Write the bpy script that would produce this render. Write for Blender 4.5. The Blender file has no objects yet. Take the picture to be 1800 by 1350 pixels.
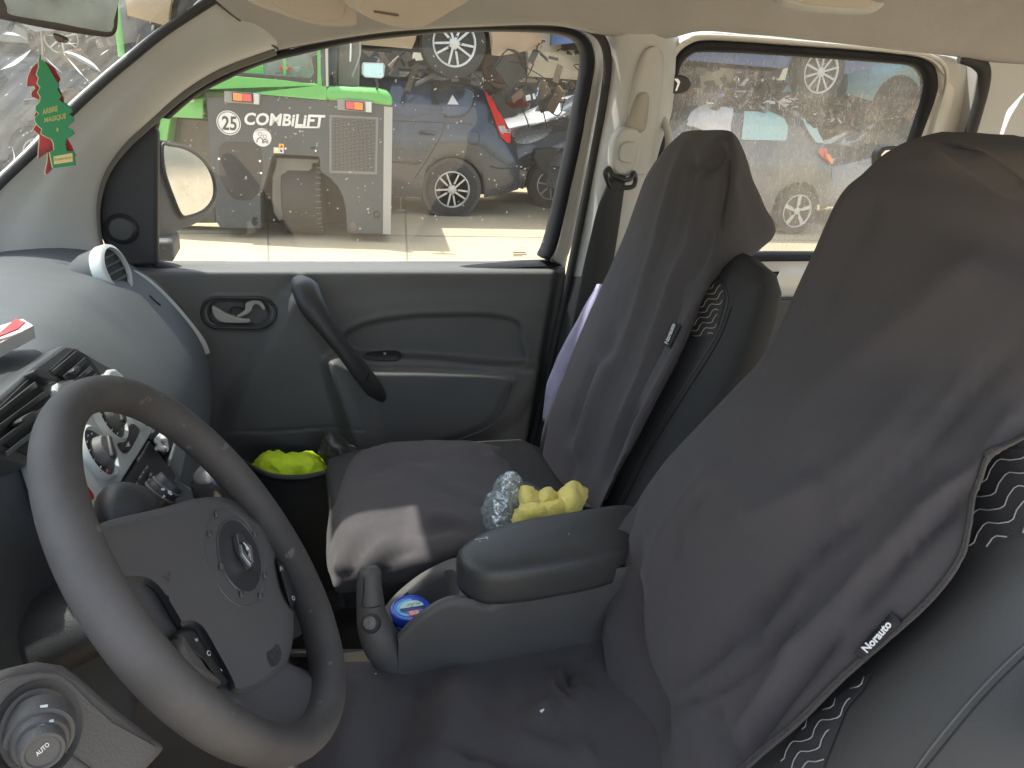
import bpy, bmesh, math, random
import numpy as np
from math import sin, cos, tan, pi, radians, sqrt, atan2
from mathutils import Vector, Matrix, noise
from mathutils.bvhtree import BVHTree
from mathutils.geometry import delaunay_2d_cdt

# ---------------------------------------------------------------- camera, sky, sun, exposure
scene = bpy.context.scene
YAW, PITCH, ROLL, FPX, EYE = 17.6, 21.6, 3.9, 1300.0, 1.5
_y, _p, _r = radians(YAW), radians(PITCH), radians(ROLL)
FW = Vector((sin(_y)*cos(_p), cos(_y)*cos(_p), -sin(_p)))
RT = Vector((cos(_y), -sin(_y), 0))
UP = RT.cross(FW)
CAM = Vector((0, 0, EYE))
cam_d = bpy.data.cameras.new("camera")
cam = bpy.data.objects.new("camera", cam_d)
scene.collection.objects.link(cam)
rt2 = RT*cos(_r) + UP*sin(_r)
up2 = UP*cos(_r) - RT*sin(_r)
cam.matrix_world = Matrix((( rt2.x, up2.x, -FW.x, CAM.x), (rt2.y, up2.y, -FW.y, CAM.y), (rt2.z, up2.z, -FW.z, CAM.z), (0, 0, 0, 1)))
cam_d.sensor_width = 36; cam_d.lens = 36*FPX/1800
cam_d.clip_start = 0.02; cam_d.clip_end = 400
scene.camera = cam
SUN = Vector((-.35, .24, .90)).normalized()
world = bpy.data.worlds.new("World"); scene.world = world; world.use_nodes = True
nt = world.node_tree
bg = nt.nodes['Background']
sky = nt.nodes.new('ShaderNodeTexSky'); sky.sky_type = 'NISHITA'; sky.sun_disc = False
sky.sun_elevation = math.asin(SUN.z); sky.sun_rotation = atan2(SUN.x, SUN.y)
sky.air_density = 1.3; sky.dust_density = 2.5
hsv = nt.nodes.new('ShaderNodeHueSaturation'); hsv.inputs['Saturation'].default_value = .62
nt.links.new(sky.outputs[0], hsv.inputs['Color']); nt.links.new(hsv.outputs[0], bg.inputs[0]); bg.inputs[1].default_value = 0.15
sl = bpy.data.lights.new("sun", 'SUN'); sl.energy = 2.5; sl.angle = radians(0.9); sl.color = (1.0, .95, .87)
so = bpy.data.objects.new("sun", sl); scene.collection.objects.link(so)
so.rotation_euler = SUN.to_track_quat('Z', 'Y').to_euler()
scene.view_settings.view_transform = 'Standard'; scene.view_settings.look = 'None'
scene.view_settings.exposure = 1.68; scene.view_settings.gamma = 1
scene.cycles.transparent_max_bounces = 24
scene.cycles.max_bounces = 8

# ---------------------------------------------------------------- picture-to-place helpers (points keep their own real depth)
CR, SR = cos(_r), sin(_r)
def ray(x, y):
    u, v = x-900, y-675
    u, v = u*CR+v*SR, -u*SR+v*CR
    return RT*(u/FPX) - UP*(v/FPX) + FW
def proj(P):
    d = P-CAM; z = d.dot(FW); u = d.dot(RT)/z*FPX; v = -d.dot(UP)/z*FPX
    return 900+u*CR-v*SR, 675+u*SR+v*CR
def UY(x, y, Y): d = ray(x, y); return CAM+d*(Y/d.y)
def UX(x, y, X): d = ray(x, y); return CAM+d*(X/d.x)
def UZ(x, y, Z): d = ray(x, y); return CAM+d*((Z-CAM.z)/d.z)
def UP_(x, y, p, n): d = ray(x, y); return CAM+d*(n.dot(p-CAM)/n.dot(d))
def V(*a): return Vector(a)
def rows_y(rows): return [[UY(*q) for q in r] for r in rows]

# ---------------------------------------------------------------- materials
def lin(c):
    return tuple(((v/255)/12.92 if v/255 <= .04045 else ((v/255+.055)/1.055)**2.4) for v in c)
def M(name, col, rough=.5, metal=0, bump=None, var=None, coat=0, spec=.5, sheen=0, var2=None, alpha=None):
    m = bpy.data.materials.new(name); m.use_nodes = True
    t = m.node_tree; b = t.nodes['Principled BSDF']
    b.inputs['Roughness'].default_value = rough; b.inputs['Metallic'].default_value = metal
    b.inputs['Specular IOR Level'].default_value = spec
    b.inputs['Coat Weight'].default_value = coat
    if sheen: b.inputs['Sheen Weight'].default_value = sheen; b.inputs['Sheen Roughness'].default_value = .6
    b.inputs['Base Color'].default_value = (*col, 1)
    co = t.nodes.new('ShaderNodeTexCoord')
    if var:
        n = t.nodes.new('ShaderNodeTexNoise'); n.inputs['Scale'].default_value = var[0]; n.inputs['Detail'].default_value = 6; n.inputs['Roughness'].default_value = .62
        t.links.new(co.outputs['Object'], n.inputs['Vector'])
        r = t.nodes.new('ShaderNodeMapRange'); r.inputs[1].default_value = .32; r.inputs[2].default_value = .7
        t.links.new(n.outputs[0], r.inputs[0])
        x = t.nodes.new('ShaderNodeMix'); x.data_type = 'RGBA'
        c2 = var[1]
        x.inputs[6].default_value = (*col, 1); x.inputs[7].default_value = (*c2, 1)
        t.links.new(r.outputs[0], x.inputs[0]); t.links.new(x.outputs[2], b.inputs['Base Color'])
        r2 = t.nodes.new('ShaderNodeMapRange'); r2.inputs[3].default_value = max(.05, rough-.1); r2.inputs[4].default_value = min(1, rough+.12)
        t.links.new(n.outputs[0], r2.inputs[0]); t.links.new(r2.outputs[0], b.inputs['Roughness'])
        if var2:   # dust specks
            v = t.nodes.new('ShaderNodeTexNoise'); v.inputs['Scale'].default_value = var2[0]; v.inputs['Detail'].default_value = 2
            t.links.new(co.outputs['Object'], v.inputs['Vector'])
            r3 = t.nodes.new('ShaderNodeMapRange'); r3.inputs[1].default_value = var2[2]; r3.inputs[2].default_value = var2[2]+.05
            t.links.new(v.outputs[0], r3.inputs[0])
            y = t.nodes.new('ShaderNodeMix'); y.data_type = 'RGBA'; y.inputs[7].default_value = (*var2[1], 1)
            t.links.new(x.outputs[2], y.inputs[6]); t.links.new(r3.outputs[0], y.inputs[0]); t.links.new(y.outputs[2], b.inputs['Base Color'])
    if bump:
        n = t.nodes.new('ShaderNodeTexNoise'); n.inputs['Scale'].default_value = bump[0]; n.inputs['Detail'].default_value = 4
        if len(bump) > 2:
            mp = t.nodes.new('ShaderNodeMapping'); mp.inputs['Scale'].default_value = bump[2]
            t.links.new(co.outputs['Object'], mp.inputs[0]); t.links.new(mp.outputs[0], n.inputs['Vector'])
        else: t.links.new(co.outputs['Object'], n.inputs['Vector'])
        k = t.nodes.new('ShaderNodeBump'); k.inputs['Strength'].default_value = bump[1]; k.inputs['Distance'].default_value = .002
        t.links.new(n.outputs[0], k.inputs['Height']); t.links.new(k.outputs[0], b.inputs['Normal'])
    return m
def fabric(name, col, col2, weave=900, strength=.35, sheen=.25):
    m = M(name, col, .9, var=(5, col2), sheen=sheen, spec=.25)
    t = m.node_tree; b = t.nodes['Principled BSDF']; co = t.nodes.new('ShaderNodeTexCoord')
    hs = []
    for d in ('X', 'Z'):
        w = t.nodes.new('ShaderNodeTexWave'); w.bands_direction = d; w.inputs['Scale'].default_value = weave; w.inputs['Distortion'].default_value = 1.5
        w.inputs['Detail'].default_value = 1
        t.links.new(co.outputs['Object'], w.inputs['Vector']); hs.append(w)
    a = t.nodes.new('ShaderNodeMath'); a.operation = 'ADD'
    t.links.new(hs[0].outputs['Fac'], a.inputs[0]); t.links.new(hs[1].outputs['Fac'], a.inputs[1])
    n = t.nodes.new('ShaderNodeTexNoise'); n.inputs['Scale'].default_value = 26; n.inputs['Detail'].default_value = 5
    t.links.new(co.outputs['Object'], n.inputs['Vector'])
    k0 = t.nodes.new('ShaderNodeBump'); k0.inputs['Strength'].default_value = .35; k0.inputs['Distance'].default_value = .006
    t.links.new(n.outputs[0], k0.inputs['Height'])
    k = t.nodes.new('ShaderNodeBump'); k.inputs['Strength'].default_value = strength; k.inputs['Distance'].default_value = .0006
    t.links.new(a.outputs[0], k.inputs['Height']); t.links.new(k0.outputs[0], k.inputs['Normal']); t.links.new(k.outputs[0], b.inputs['Normal'])
    return m
def glass(name, tint, dust, speck, dcol, streak=None, gloss=.05, big=0):
    m = bpy.data.materials.new(name); m.use_nodes = True; t = m.node_tree; t.nodes.clear()
    N = t.nodes.new; L = t.links.new
    out = N('ShaderNodeOutputMaterial'); tr = N('ShaderNodeBsdfTransparent'); tr.inputs[0].default_value = (*tint, 1)
    df = N('ShaderNodeBsdfDiffuse'); df.inputs[0].default_value = (*dcol, 1)
    tl = N('ShaderNodeBsdfTranslucent'); tl.inputs[0].default_value = (*dcol, 1)
    dm = N('ShaderNodeMixShader'); dm.inputs[0].default_value = .6; L(df.outputs[0], dm.inputs[1]); L(tl.outputs[0], dm.inputs[2])
    co = N('ShaderNodeTexCoord')
    n = N('ShaderNodeTexNoise'); n.inputs['Scale'].default_value = 7; n.inputs['Detail'].default_value = 6
    mp = N('ShaderNodeMapping')
    if streak: mp.inputs['Scale'].default_value = streak
    L(co.outputs['Object'], mp.inputs[0]); L(mp.outputs[0], n.inputs['Vector'])
    r = N('ShaderNodeMapRange'); r.inputs[1].default_value = .3; r.inputs[2].default_value = .75; r.inputs[3].default_value = dust*.45; r.inputs[4].default_value = dust*1.5
    L(n.outputs[0], r.inputs[0])
    v = N('ShaderNodeTexVoronoi'); v.inputs['Scale'].default_value = 105; v.inputs['Randomness'].default_value = 1
    L(co.outputs['Object'], v.inputs['Vector'])
    nn = N('ShaderNodeTexNoise'); nn.inputs['Scale'].default_value = 45; L(co.outputs['Object'], nn.inputs['Vector'])
    th = N('ShaderNodeMapRange'); th.inputs[1].default_value = .48; th.inputs[2].default_value = .72; th.inputs[3].default_value = .0; th.inputs[4].default_value = .30
    L(nn.outputs[0], th.inputs[0])
    lt = N('ShaderNodeMath'); lt.operation = 'LESS_THAN'; L(v.outputs['Distance'], lt.inputs[0]); L(th.outputs[0], lt.inputs[1])
    mu = N('ShaderNodeMath'); mu.operation = 'MULTIPLY'; mu.inputs[1].default_value = speck; L(lt.outputs[0], mu.inputs[0])
    ad = N('ShaderNodeMath'); ad.operation = 'ADD'; ad.use_clamp = True; L(mu.outputs[0], ad.inputs[0]); L(r.outputs[0], ad.inputs[1])
    last = ad
    if big:
        nb = N('ShaderNodeTexNoise'); nb.inputs['Scale'].default_value = 110; nb.inputs['Detail'].default_value = 3; nb.inputs['Distortion'].default_value = 1.5
        mb = N('ShaderNodeMapping'); mb.inputs['Rotation'].default_value = (0, radians(25), 0); mb.inputs['Scale'].default_value = (1.6, 1, .55)
        L(co.outputs['Object'], mb.inputs[0]); L(mb.outputs[0], nb.inputs['Vector'])
        rb = N('ShaderNodeMapRange'); rb.inputs[1].default_value = .5; rb.inputs[2].default_value = .68; rb.inputs[3].default_value = 0; rb.inputs[4].default_value = big
        L(nb.outputs[0], rb.inputs[0]); a2 = N('ShaderNodeMath'); a2.operation = 'ADD'; a2.use_clamp = True
        L(ad.outputs[0], a2.inputs[0]); L(rb.outputs[0], a2.inputs[1]); last = a2
    mx = N('ShaderNodeMixShader'); L(last.outputs[0], mx.inputs[0]); L(tr.outputs[0], mx.inputs[1]); L(dm.outputs[0], mx.inputs[2])
    gl = N('ShaderNodeBsdfGlossy'); gl.inputs['Roughness'].default_value = .02
    m2 = N('ShaderNodeMixShader'); m2.inputs[0].default_value = gloss; L(mx.outputs[0], m2.inputs[1]); L(gl.outputs[0], m2.inputs[2])
    L(m2.outputs[0], out.inputs[0])
    return m
def mclone(m, name): c = m.copy(); c.name = name; return c

PL = M('dark_plastic', (.108, .110, .108), .55, bump=(700, .25), var=(9, (.125, .127, .123)), var2=(260, (.16, .16, .15), .76))
PLB = M('black_plastic', (.028, .029, .031), .45, bump=(700, .2), var=(12, (.038, .039, .041)))
DASH = M('dash_plastic', (.072, .082, .089), .62, bump=(600, .3), var=(7, (.081, .088, .094)), var2=(330, (.22, .22, .22), .76))
CREAM = M('cream_plastic', (.50, .505, .495), .5, bump=(500, .12), var=(6, (.46, .462, .45)))
HEAD = M('headliner_cloth', (.41, .40, .385), .95, bump=(320, .6), var=(5, (.37, .36, .34)), spec=.1)
VISOR = M('visor_vinyl', (.52, .47, .405), .8, bump=(300, .35), var=(6, (.46, .415, .355)))
WHITEP = M('white_body_paint', (.62, .61, .57), .3, coat=.6, var=(6, (.55, .54, .50)))
RUB = M('rubber_seal', (.02, .021, .023), .7, var=(30, (.035, .035, .036)))
COVER = fabric('seat_cover_cloth', (.064, .059, .064), (.073, .067, .072), sheen=.12)
SEATL = M('seat_side_cloth', (.030, .031, .033), .7, bump=(500, .5), var=(9, (.042, .043, .045)))
RIM = M('rim_leatherette', (.092, .088, .090), .6, bump=(900, .22), var=(8, (.052, .049, .05)), var2=(60, (.16, .145, .13), .70))
HUB = M('airbag_plastic', (.100, .099, .105), .6, bump=(520, .3), var=(6, (.113, .112, .118)))
SILVER = M('silver_plastic', (.52, .56, .56), .4, metal=.12, var=(12, (.47, .51, .51)))
CHROME = M('chrome', (.80, .80, .80), .22, metal=.85)
WHITE = M('white_ink', (.75, .75, .75), .6)
GREYINK = M('grey_ink', (.25, .25, .26), .6)
BLACK = M('black_matte', (.012, .012, .013), .7)
CON = M('console_plastic', (.075, .074, .074), .55, bump=(700, .25), var=(9, (.088, .087, .086)), var2=(260, (.16, .16, .15), .77))
CARPET = M('carpet', (.05, .048, .045), 1, bump=(200, .8), var=(30, (.08, .075, .068)))

# ---------------------------------------------------------------- object helpers
COL = scene.collection
def setm(o, m):
    o.data.materials.clear(); o.data.materials.append(m)
def smooth_mesh(me, angle=None):
    me.polygons.foreach_set('use_smooth', [True]*len(me.polygons))
    if angle is not None:
        me.set_sharp_from_angle(angle=radians(angle))
def obj(name, verts, faces, mat, parent=None, smooth=True, sharp=None, bevel=0, sub=0, solid=0, seg=3):
    me = bpy.data.meshes.new(name)
    me.from_pydata([tuple(v) for v in verts], [], faces); me.validate(); me.update()
    o = bpy.data.objects.new(name, me); COL.objects.link(o)
    me.materials.append(mat)
    if smooth: smooth_mesh(me, sharp)
    if solid:
        s = o.modifiers.new('solid', 'SOLIDIFY'); s.thickness = solid; s.offset = 0
    if bevel:
        b = o.modifiers.new('bevel', 'BEVEL'); b.width = bevel; b.segments = seg; b.limit_method = 'ANGLE'; b.angle_limit = radians(38); b.harden_normals = False
        if smooth: smooth_mesh(me, sharp or 50)
    if sub:
        s = o.modifiers.new('sub', 'SUBSURF'); s.levels = sub; s.render_levels = sub
    if parent is not None: put(o, parent)
    return o
ROOTLOC = {}
def put(o, parent):
    o.parent = parent
    if parent.name in ROOTLOC: o.matrix_parent_inverse = Matrix.Translation(-ROOTLOC[parent.name])
    return o
def thing(name, label, cat, loc, group=None):
    o = bpy.data.objects.new(name, None); COL.objects.link(o); o.empty_display_size = .05
    o.location = loc; ROOTLOC[o.name] = Vector(loc)
    o['label'] = label; o['category'] = cat
    if group: o['group'] = group
    return o
def tag(o, label=None, cat=None, group=None, kind=None):
    if label: o['label'] = label
    if cat: o['category'] = cat
    if group: o['group'] = group
    if kind: o['kind'] = kind
    return o
def catmull(pts, n=6, closed=False):
    P = [Vector(p) for p in pts]; out = []; k = len(P)
    segs = k if closed else k-1
    for i in range(segs):
        p0 = P[(i-1) % k] if closed or i > 0 else P[0]*2-P[1]
        p1, p2 = P[i % k], P[(i+1) % k]
        p3 = P[(i+2) % k] if closed or i+2 < k else P[-1]*2-P[-2]
        for j in range(n):
            t = j/n
            out.append(.5*((2*p1)+(p2-p0)*t+(2*p0-5*p1+4*p2-p3)*t*t+(3*p1-p0-3*p2+p3)*t**3))
    if not closed: out.append(P[-1].copy())
    return out
def c2(pts, n=6, closed=False):
    return [(v.x, v.y) for v in catmull([(a, b, 0) for a, b in pts], n, closed)]
def gridmesh(rows, closed=False):
    nr, nc = len(rows), len(rows[0]); verts = [v for r in rows for v in r]; faces = []
    for i in range(nr-1):
        for j in range(nc if closed else nc-1):
            k = (j+1) % nc
            faces.append((i*nc+j, i*nc+k, (i+1)*nc+k, (i+1)*nc+j))
    return verts, faces
def dense(rows, nu, nv):
    """catmull-rom resampling of a control grid: nu steps per column gap, nv per row gap"""
    R1 = [catmull(r, nu) for r in rows]
    cols = [catmull([R1[i][j] for i in range(len(R1))], nv) for j in range(len(R1[0]))]
    return [[cols[j][i] for j in range(len(cols))] for i in range(len(cols[0]))]
def normals(rows):
    nr, nc = len(rows), len(rows[0]); out = []
    for i in range(nr):
        o = []
        for j in range(nc):
            a = rows[i][min(j+1, nc-1)]-rows[i][max(j-1, 0)]; b = rows[min(i+1, nr-1)][j]-rows[max(i-1, 0)][j]
            n = a.cross(b)
            n = n.normalized() if n.length > 1e-12 else Vector((0, -1, 0))
            if n.dot(CAM-rows[i][j]) < 0: n = -n
            o.append(n)
        out.append(o)
    return out
def surf(name, rows, mat, parent, nu=4, nv=4, disp=None, solid=0, sharp=None, relax=0):
    R = dense(rows, nu, nv)
    for _ in range(relax):
        R = [[R[i][j] if i in (0, len(R)-1) or j in (0, len(R[0])-1) else (R[i-1][j]+R[i+1][j]+R[i][j-1]+R[i][j+1])/4 for j in range(len(R[0]))] for i in range(len(R))]
    if disp:
        N = normals(R)
        R = [[R[i][j]+N[i][j]*disp(R[i][j], j/(len(R[0])-1), i/(len(R)-1)) for j in range(len(R[0]))] for i in range(len(R))]
    v, f = gridmesh(R)
    return obj(name, v, f, mat, parent, solid=solid, sharp=sharp)
def slab(name, pts, back, mat, parent, bevel=.002, smooth=True, seg=3, sharp=None):
    """closed outline of 3-D points pushed along vector 'back' into a solid"""
    n = len(pts); v = [Vector(p) for p in pts]+[Vector(p)+back for p in pts]
    f = [tuple(range(n)), tuple(range(2*n-1, n-1, -1))]+[(i, i+n, (i+1) % n+n, (i+1) % n) for i in range(n)]
    return obj(name, v, f, mat, parent, smooth=smooth, bevel=bevel, seg=seg, sharp=sharp or (40 if smooth else None))
def slabY(name, px, Y, th, mat, parent, bevel=.002, cur=0, **k):
    if cur: px = c2(px, cur, True)
    return slab(name, [UY(x, y, Y) for x, y in px], V(0, th, 0), mat, parent, bevel, **k)
def resamp(pts, n, closed=True):
    P = [Vector(p) for p in pts]
    if closed: P = P+[P[0]]
    L = [0]
    for i in range(1, len(P)): L.append(L[-1]+(P[i]-P[i-1]).length)
    out = []; k = 0
    for i in range(n):
        s = L[-1]*i/(n if closed else n-1)
        while k < len(P)-2 and L[k+1] < s: k += 1
        t = (s-L[k])/max(1e-9, L[k+1]-L[k]); out.append(P[k].lerp(P[k+1], min(1, t)))
    return out
def ring(name, outer, inner, mat, parent, lift=.012, back=.03, n=160):
    """frame between two closed 3-D outlines that start at matching corners; rounded face"""
    O = resamp(outer, n); I = resamp(inner, n)
    d = V(0, 1, 0)
    rows = [[p+d*back for p in O], O, [a.lerp(b, .25)-d*lift for a, b in zip(O, I)], [a.lerp(b, .75)-d*lift for a, b in zip(O, I)], I, [p+d*back for p in I]]
    v, f = gridmesh(rows, closed=True)
    return obj(name, v, f, mat, parent, sharp=60)
def tube(name, pts, r, mat, parent, seg=10, cur=5, flat=None, closed=False, build=True):
    """r: number or list; flat=(a,b) scales along local axes"""
    P = catmull(pts, cur, closed) if cur else [Vector(p) for p in pts]
    n = len(P)
    if isinstance(r, (int, float)): R = [r]*n
    else:
        R = []
        m = len(pts)-1
        for i in range(n):
            s = i/(n-1)*m; k = min(int(s), m-1); t = s-k; R.append(r[k]*(1-t)+r[k+1]*t)
    verts = []; faces = []
    up = Vector((0, 0, 1)); prev = None
    for i in range(n):
        t = (P[(i+1) % n]-P[i-1]) if closed else (P[min(i+1, n-1)]-P[max(i-1, 0)])
        t = t.normalized() if t.length > 1e-9 else Vector((1, 0, 0))
        if prev is None:
            a = t.cross(up)
            if a.length < .1: a = t.cross(Vector((0, 1, 0)))
        else: a = prev-t*prev.dot(t)
        a.normalize(); b = t.cross(a); prev = a
        fa, fb = flat or (1, 1)
        for k in range(seg):
            th = 2*pi*k/seg; verts.append(P[i]+a*(cos(th)*R[i]*fa)+b*(sin(th)*R[i]*fb))
    m = n if closed else n-1
    for i in range(m):
        for k in range(seg):
            j = (i+1) % n
            faces.append((i*seg+k, i*seg+(k+1) % seg, j*seg+(k+1) % seg, j*seg+k))
    if not closed:
        faces.append(tuple(range(seg-1, -1, -1))); faces.append(tuple(range((n-1)*seg, n*seg)))
    if not build: return verts, faces
    return obj(name, verts, faces, mat, parent, sharp=50)
def lathe(name, prof, c, axis, mat, parent, seg=48, sharp=35, build=True, ref=None):
    """prof: list of (radius, height along axis)"""
    ax = Vector(axis).normalized(); a = ax.cross(Vector(ref) if ref else Vector((0, 0, 1)))
    if a.length < .05: a = ax.cross(Vector((1, 0, 0)))
    a.normalize(); b = ax.cross(a); verts = []; faces = []
    for r, h in prof:
        for k in range(seg):
            th = 2*pi*k/seg; verts.append(Vector(c)+ax*h+a*(r*cos(th))+b*(r*sin(th)))
    for i in range(len(prof)-1):
        for k in range(seg): faces.append((i*seg+k, i*seg+(k+1) % seg, (i+1)*seg+(k+1) % seg, (i+1)*seg+k))
    if prof[0][0] > 1e-5: faces.append(tuple(range(seg-1, -1, -1)))
    if prof[-1][0] > 1e-5: faces.append(tuple(range((len(prof)-1)*seg, len(prof)*seg)))
    if not build: return verts, faces
    return obj(name, verts, faces, mat, parent, sharp=sharp)
def boxm(c, s, axes=None):
    c = Vector(c); ax = axes or (Vector((1, 0, 0)), Vector((0, 1, 0)), Vector((0, 0, 1)))
    v = [c+ax[0]*(s[0]/2*i)+ax[1]*(s[1]/2*j)+ax[2]*(s[2]/2*k) for i in (-1, 1) for j in (-1, 1) for k in (-1, 1)]
    return v, [(0, 1, 3, 2), (4, 6, 7, 5), (0, 4, 5, 1), (2, 3, 7, 6), (0, 2, 6, 4), (1, 5, 7, 3)]
def join(parts):
    v = []; f = []
    for a, b in parts:
        n = len(v); v += list(a); f += [tuple(i+n for i in q) for q in b]
    return v, f
def box(name, c, s, mat, parent, axes=None, bevel=.003, smooth=True):
    v, f = boxm(c, s, axes)
    return obj(name, v, f, mat, parent, bevel=bevel, smooth=smooth)
def bvh_of(o):
    me = o.data
    return BVHTree.FromPolygons([v.co.copy() for v in me.vertices], [tuple(p.vertices) for p in me.polygons])
def bvhs(objs):
    v, f = join([([q.co.copy() for q in o.data.vertices], [tuple(p.vertices) for p in o.data.polygons]) for o in objs])
    return BVHTree.FromPolygons(v, f)
def hit(bv, x, y, off=.0, fall=None):
    d = ray(x, y).normalized(); h = bv.ray_cast(CAM, d)
    if h[0] is None:
        if fall is not None: return UY(x, y, fall)
        return None
    n = h[1]
    if n.dot(d) > 0: n = -n
    return h[0]+n*off
def decal(name, px, bv, mat, parent, off=.0015, cuts=2, solid=0, smooth=True, fall=None):
    bm = bmesh.new(); vs = [bm.verts.new((x, y, 0)) for x, y in px]; bm.faces.new(vs)
    bmesh.ops.triangulate(bm, faces=bm.faces[:])
    for _ in range(cuts): bmesh.ops.subdivide_edges(bm, edges=bm.edges[:], cuts=1, use_grid_fill=True)
    bmesh.ops.triangulate(bm, faces=bm.faces[:])
    ver = []; ok = {}
    for i, v in enumerate(bm.verts):
        p = hit(bv, v.co.x, v.co.y, off, fall)
        v.index = i; ver.append(p)
    fs = [tuple(q.index for q in f.verts) for f in bm.faces if all(ver[q.index] is not None for q in f.verts)]
    bm.free(); ver = [p if p is not None else CAM for p in ver]
    used = sorted({i for f in fs for i in f}); mp = {k: i for i, k in enumerate(used)}
    return obj(name, [ver[i] for i in used], [tuple(mp[i] for i in f) for f in fs], mat, parent, smooth=smooth, solid=solid)
_fc = {}
def textmesh(s, space=1.0, bold=0, shear=0):
    key = (s, space, bold, shear)
    if key in _fc: return _fc[key]
    cu = bpy.data.curves.new('t', 'FONT'); cu.body = s; cu.resolution_u = 3; cu.space_character = space; cu.offset = bold; cu.shear = shear
    ob = bpy.data.objects.new('t', cu); COL.objects.link(ob)
    bpy.context.view_layer.update()
    me = bpy.data.meshes.new_from_object(ob.evaluated_get(bpy.context.evaluated_depsgraph_get()))
    v = [(p.co.x, p.co.y) for p in me.vertices]; f = [tuple(p.vertices) for p in me.polygons]
    bpy.data.objects.remove(ob); bpy.data.curves.remove(cu); bpy.data.meshes.remove(me)
    x0 = min(a for a, b in v); x1 = max(a for a, b in v); y0 = min(b for a, b in v); y1 = max(b for a, b in v)
    v = [((a-x0)/(x1-x0), (b-y0)/(y1-y0)) for a, b in v]
    _fc[key] = (v, f); return _fc[key]
def text(name, s, o, ux, uy, place, mat, parent, **k):
    """s fills the parallelogram o + a*ux + b*uy (picture px); place(x,y) -> 3-D"""
    v, f = textmesh(s, **k)
    P = [place(o[0]+a*ux[0]+b*uy[0], o[1]+a*ux[1]+b*uy[1]) for a, b in v]
    f = [q for q in f if all(P[i] is not None for i in q)]
    P = [p if p is not None else Vector((0, 0, 0)) for p in P]
    return obj(name, P, f, mat, parent, smooth=False)
def segdist(x, y, poly, closed=False):
    best = 1e9; n = len(poly)
    for i in range(n if closed else n-1):
        ax, ay = poly[i]; bx, by = poly[(i+1) % n]
        dx, dy = bx-ax, by-ay; t = max(0, min(1, ((x-ax)*dx+(y-ay)*dy)/(dx*dx+dy*dy+1e-9)))
        d = (x-ax-t*dx)**2+(y-ay-t*dy)**2
        if d < best: best = d; bt = i+t
    return sqrt(best), bt/(n if closed else n-1)
def inside(x, y, poly):
    c = False; j = len(poly)-1
    for i in range(len(poly)):
        if (poly[i][1] > y) != (poly[j][1] > y) and x < (poly[j][0]-poly[i][0])*(y-poly[i][1])/(poly[j][1]-poly[i][1])+poly[i][0]: c = not c
        j = i
    return c
def sm(a, b, x):
    t = max(0, min(1, (x-a)/(b-a))); return t*t*(3-2*t)
def fold_disp(folds, nz=.004, nscale=5, seed=0):
    """folds: (polyline px, width px, height m [, asym]) pushed along the surface normal"""
    FS = [(c2(f[0], 5), f[1], f[2], f[3] if len(f) > 3 else 0) for f in folds]
    BB = [(min(p[0] for p in f[0])-4*f[1], max(p[0] for p in f[0])+4*f[1], min(p[1] for p in f[0])-4*f[1], max(p[1] for p in f[0])+4*f[1]) for f in FS]
    def d(p, u, v):
        x, y = proj(p); h = 0; K = 1.9
        for (pl, w, a, asym), bb in zip(FS, BB):
            if bb[0] < x < bb[1] and bb[2] < y < bb[3]:
                q, t = segdist(x, y, pl)
                h += K*a*math.exp(-(q/w)**1.5)*min(1, 6*t, 6*(1-t)+.15)
        h += nz*noise.noise(p*nscale+Vector((seed, 0, 0)))+nz*.35*noise.noise(p*nscale*3+Vector((seed, 5, 0)))
        return h
    return d
# ================================================================ the van's shell
cabin = thing('van_cabin', 'cream and black lined cabin of the van, with roof lining, pillars, windscreen and sun visors', 'van cabin', (.6, .85, .4))
Wl = [(400, -20), (375, 0), (290, 55), (225, 107), (180, 145), (120, 200), (60, 265), (0, 322), (-60, 385), (-120, 450), (-160, 500)]
Dl = [(508, 80), (486, 84), (389, 120), (319, 163), (261, 214), (222, 250), (189, 294), (172, 340), (169, 385), (176, 432), (200, 490)]
rows = []
for (a, b), (c, d) in zip(Wl, Dl):
    k = .035 if a == 400 else 0
    A = UY(a, b, 1.42+k); D = UY(c, d, 1.535+k)
    m1 = A.lerp(D, .33)+V(.0, -.012, 0); m2 = A.lerp(D, .6)+V(0, -.028, .004); m3 = A.lerp(D, .88)+V(0, -.02, 0)
    rows.append([A+V(-.02, .03, 0), A, m1, m2, m3, D, D+V(-.01, .05, 0)])
surf('front_pillar_trim', rows, CREAM, cabin, 4, 4)
tube('windscreen_seal', [UY(a+3, b-3, 1.415) for a, b in Wl], .0075, RUB, cabin, flat=(1, 1))
# wide headliner: coves down to the door openings
HB = [(486, 84), (583, 65), (700, 49), (850, 41), (980, 39), (1065, 56), (1120, 62), (1180, 64), (1245, 50), (1330, 56), (1400, 62), (1560, 80), (1690, 95), (1745, 104), (1790, 108), (1860, 112), (2000, 120)]
r0 = [UY(a, b, 1.52) for a, b in HB]
r0[0] = UY(486, 84, 1.53)
def off(r, dy, dz, dx0):
    return [p+V(dx0*math.exp(-i*.9), dy, dz) for i, p in enumerate(r)]
hr = [off(r0, .03, -.004, 0), r0, off(r0, -.03, .028, 0), off(r0, -.08, .062, 0), off(r0, -.17, .10, 0), off(r0, -.35, .135, 0), off(r0, -.68, .155, 0), off(r0, -1.05, .14, 0), off(r0, -1.3, .09, 0), off(r0, -1.36, .0, 0)]
for k, q in enumerate([(462, 66, 1.495), (432, 43, 1.46), (400, 18, 1.425), (360, -16, 1.36), (300, -60, 1.1), (240, -130, .8), (200, -220, .5), (180, -300, .3)]): hr[k+2][0] = UY(*q)
hd = surf('headliner', hr, HEAD, cabin, 5, 3)
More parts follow.
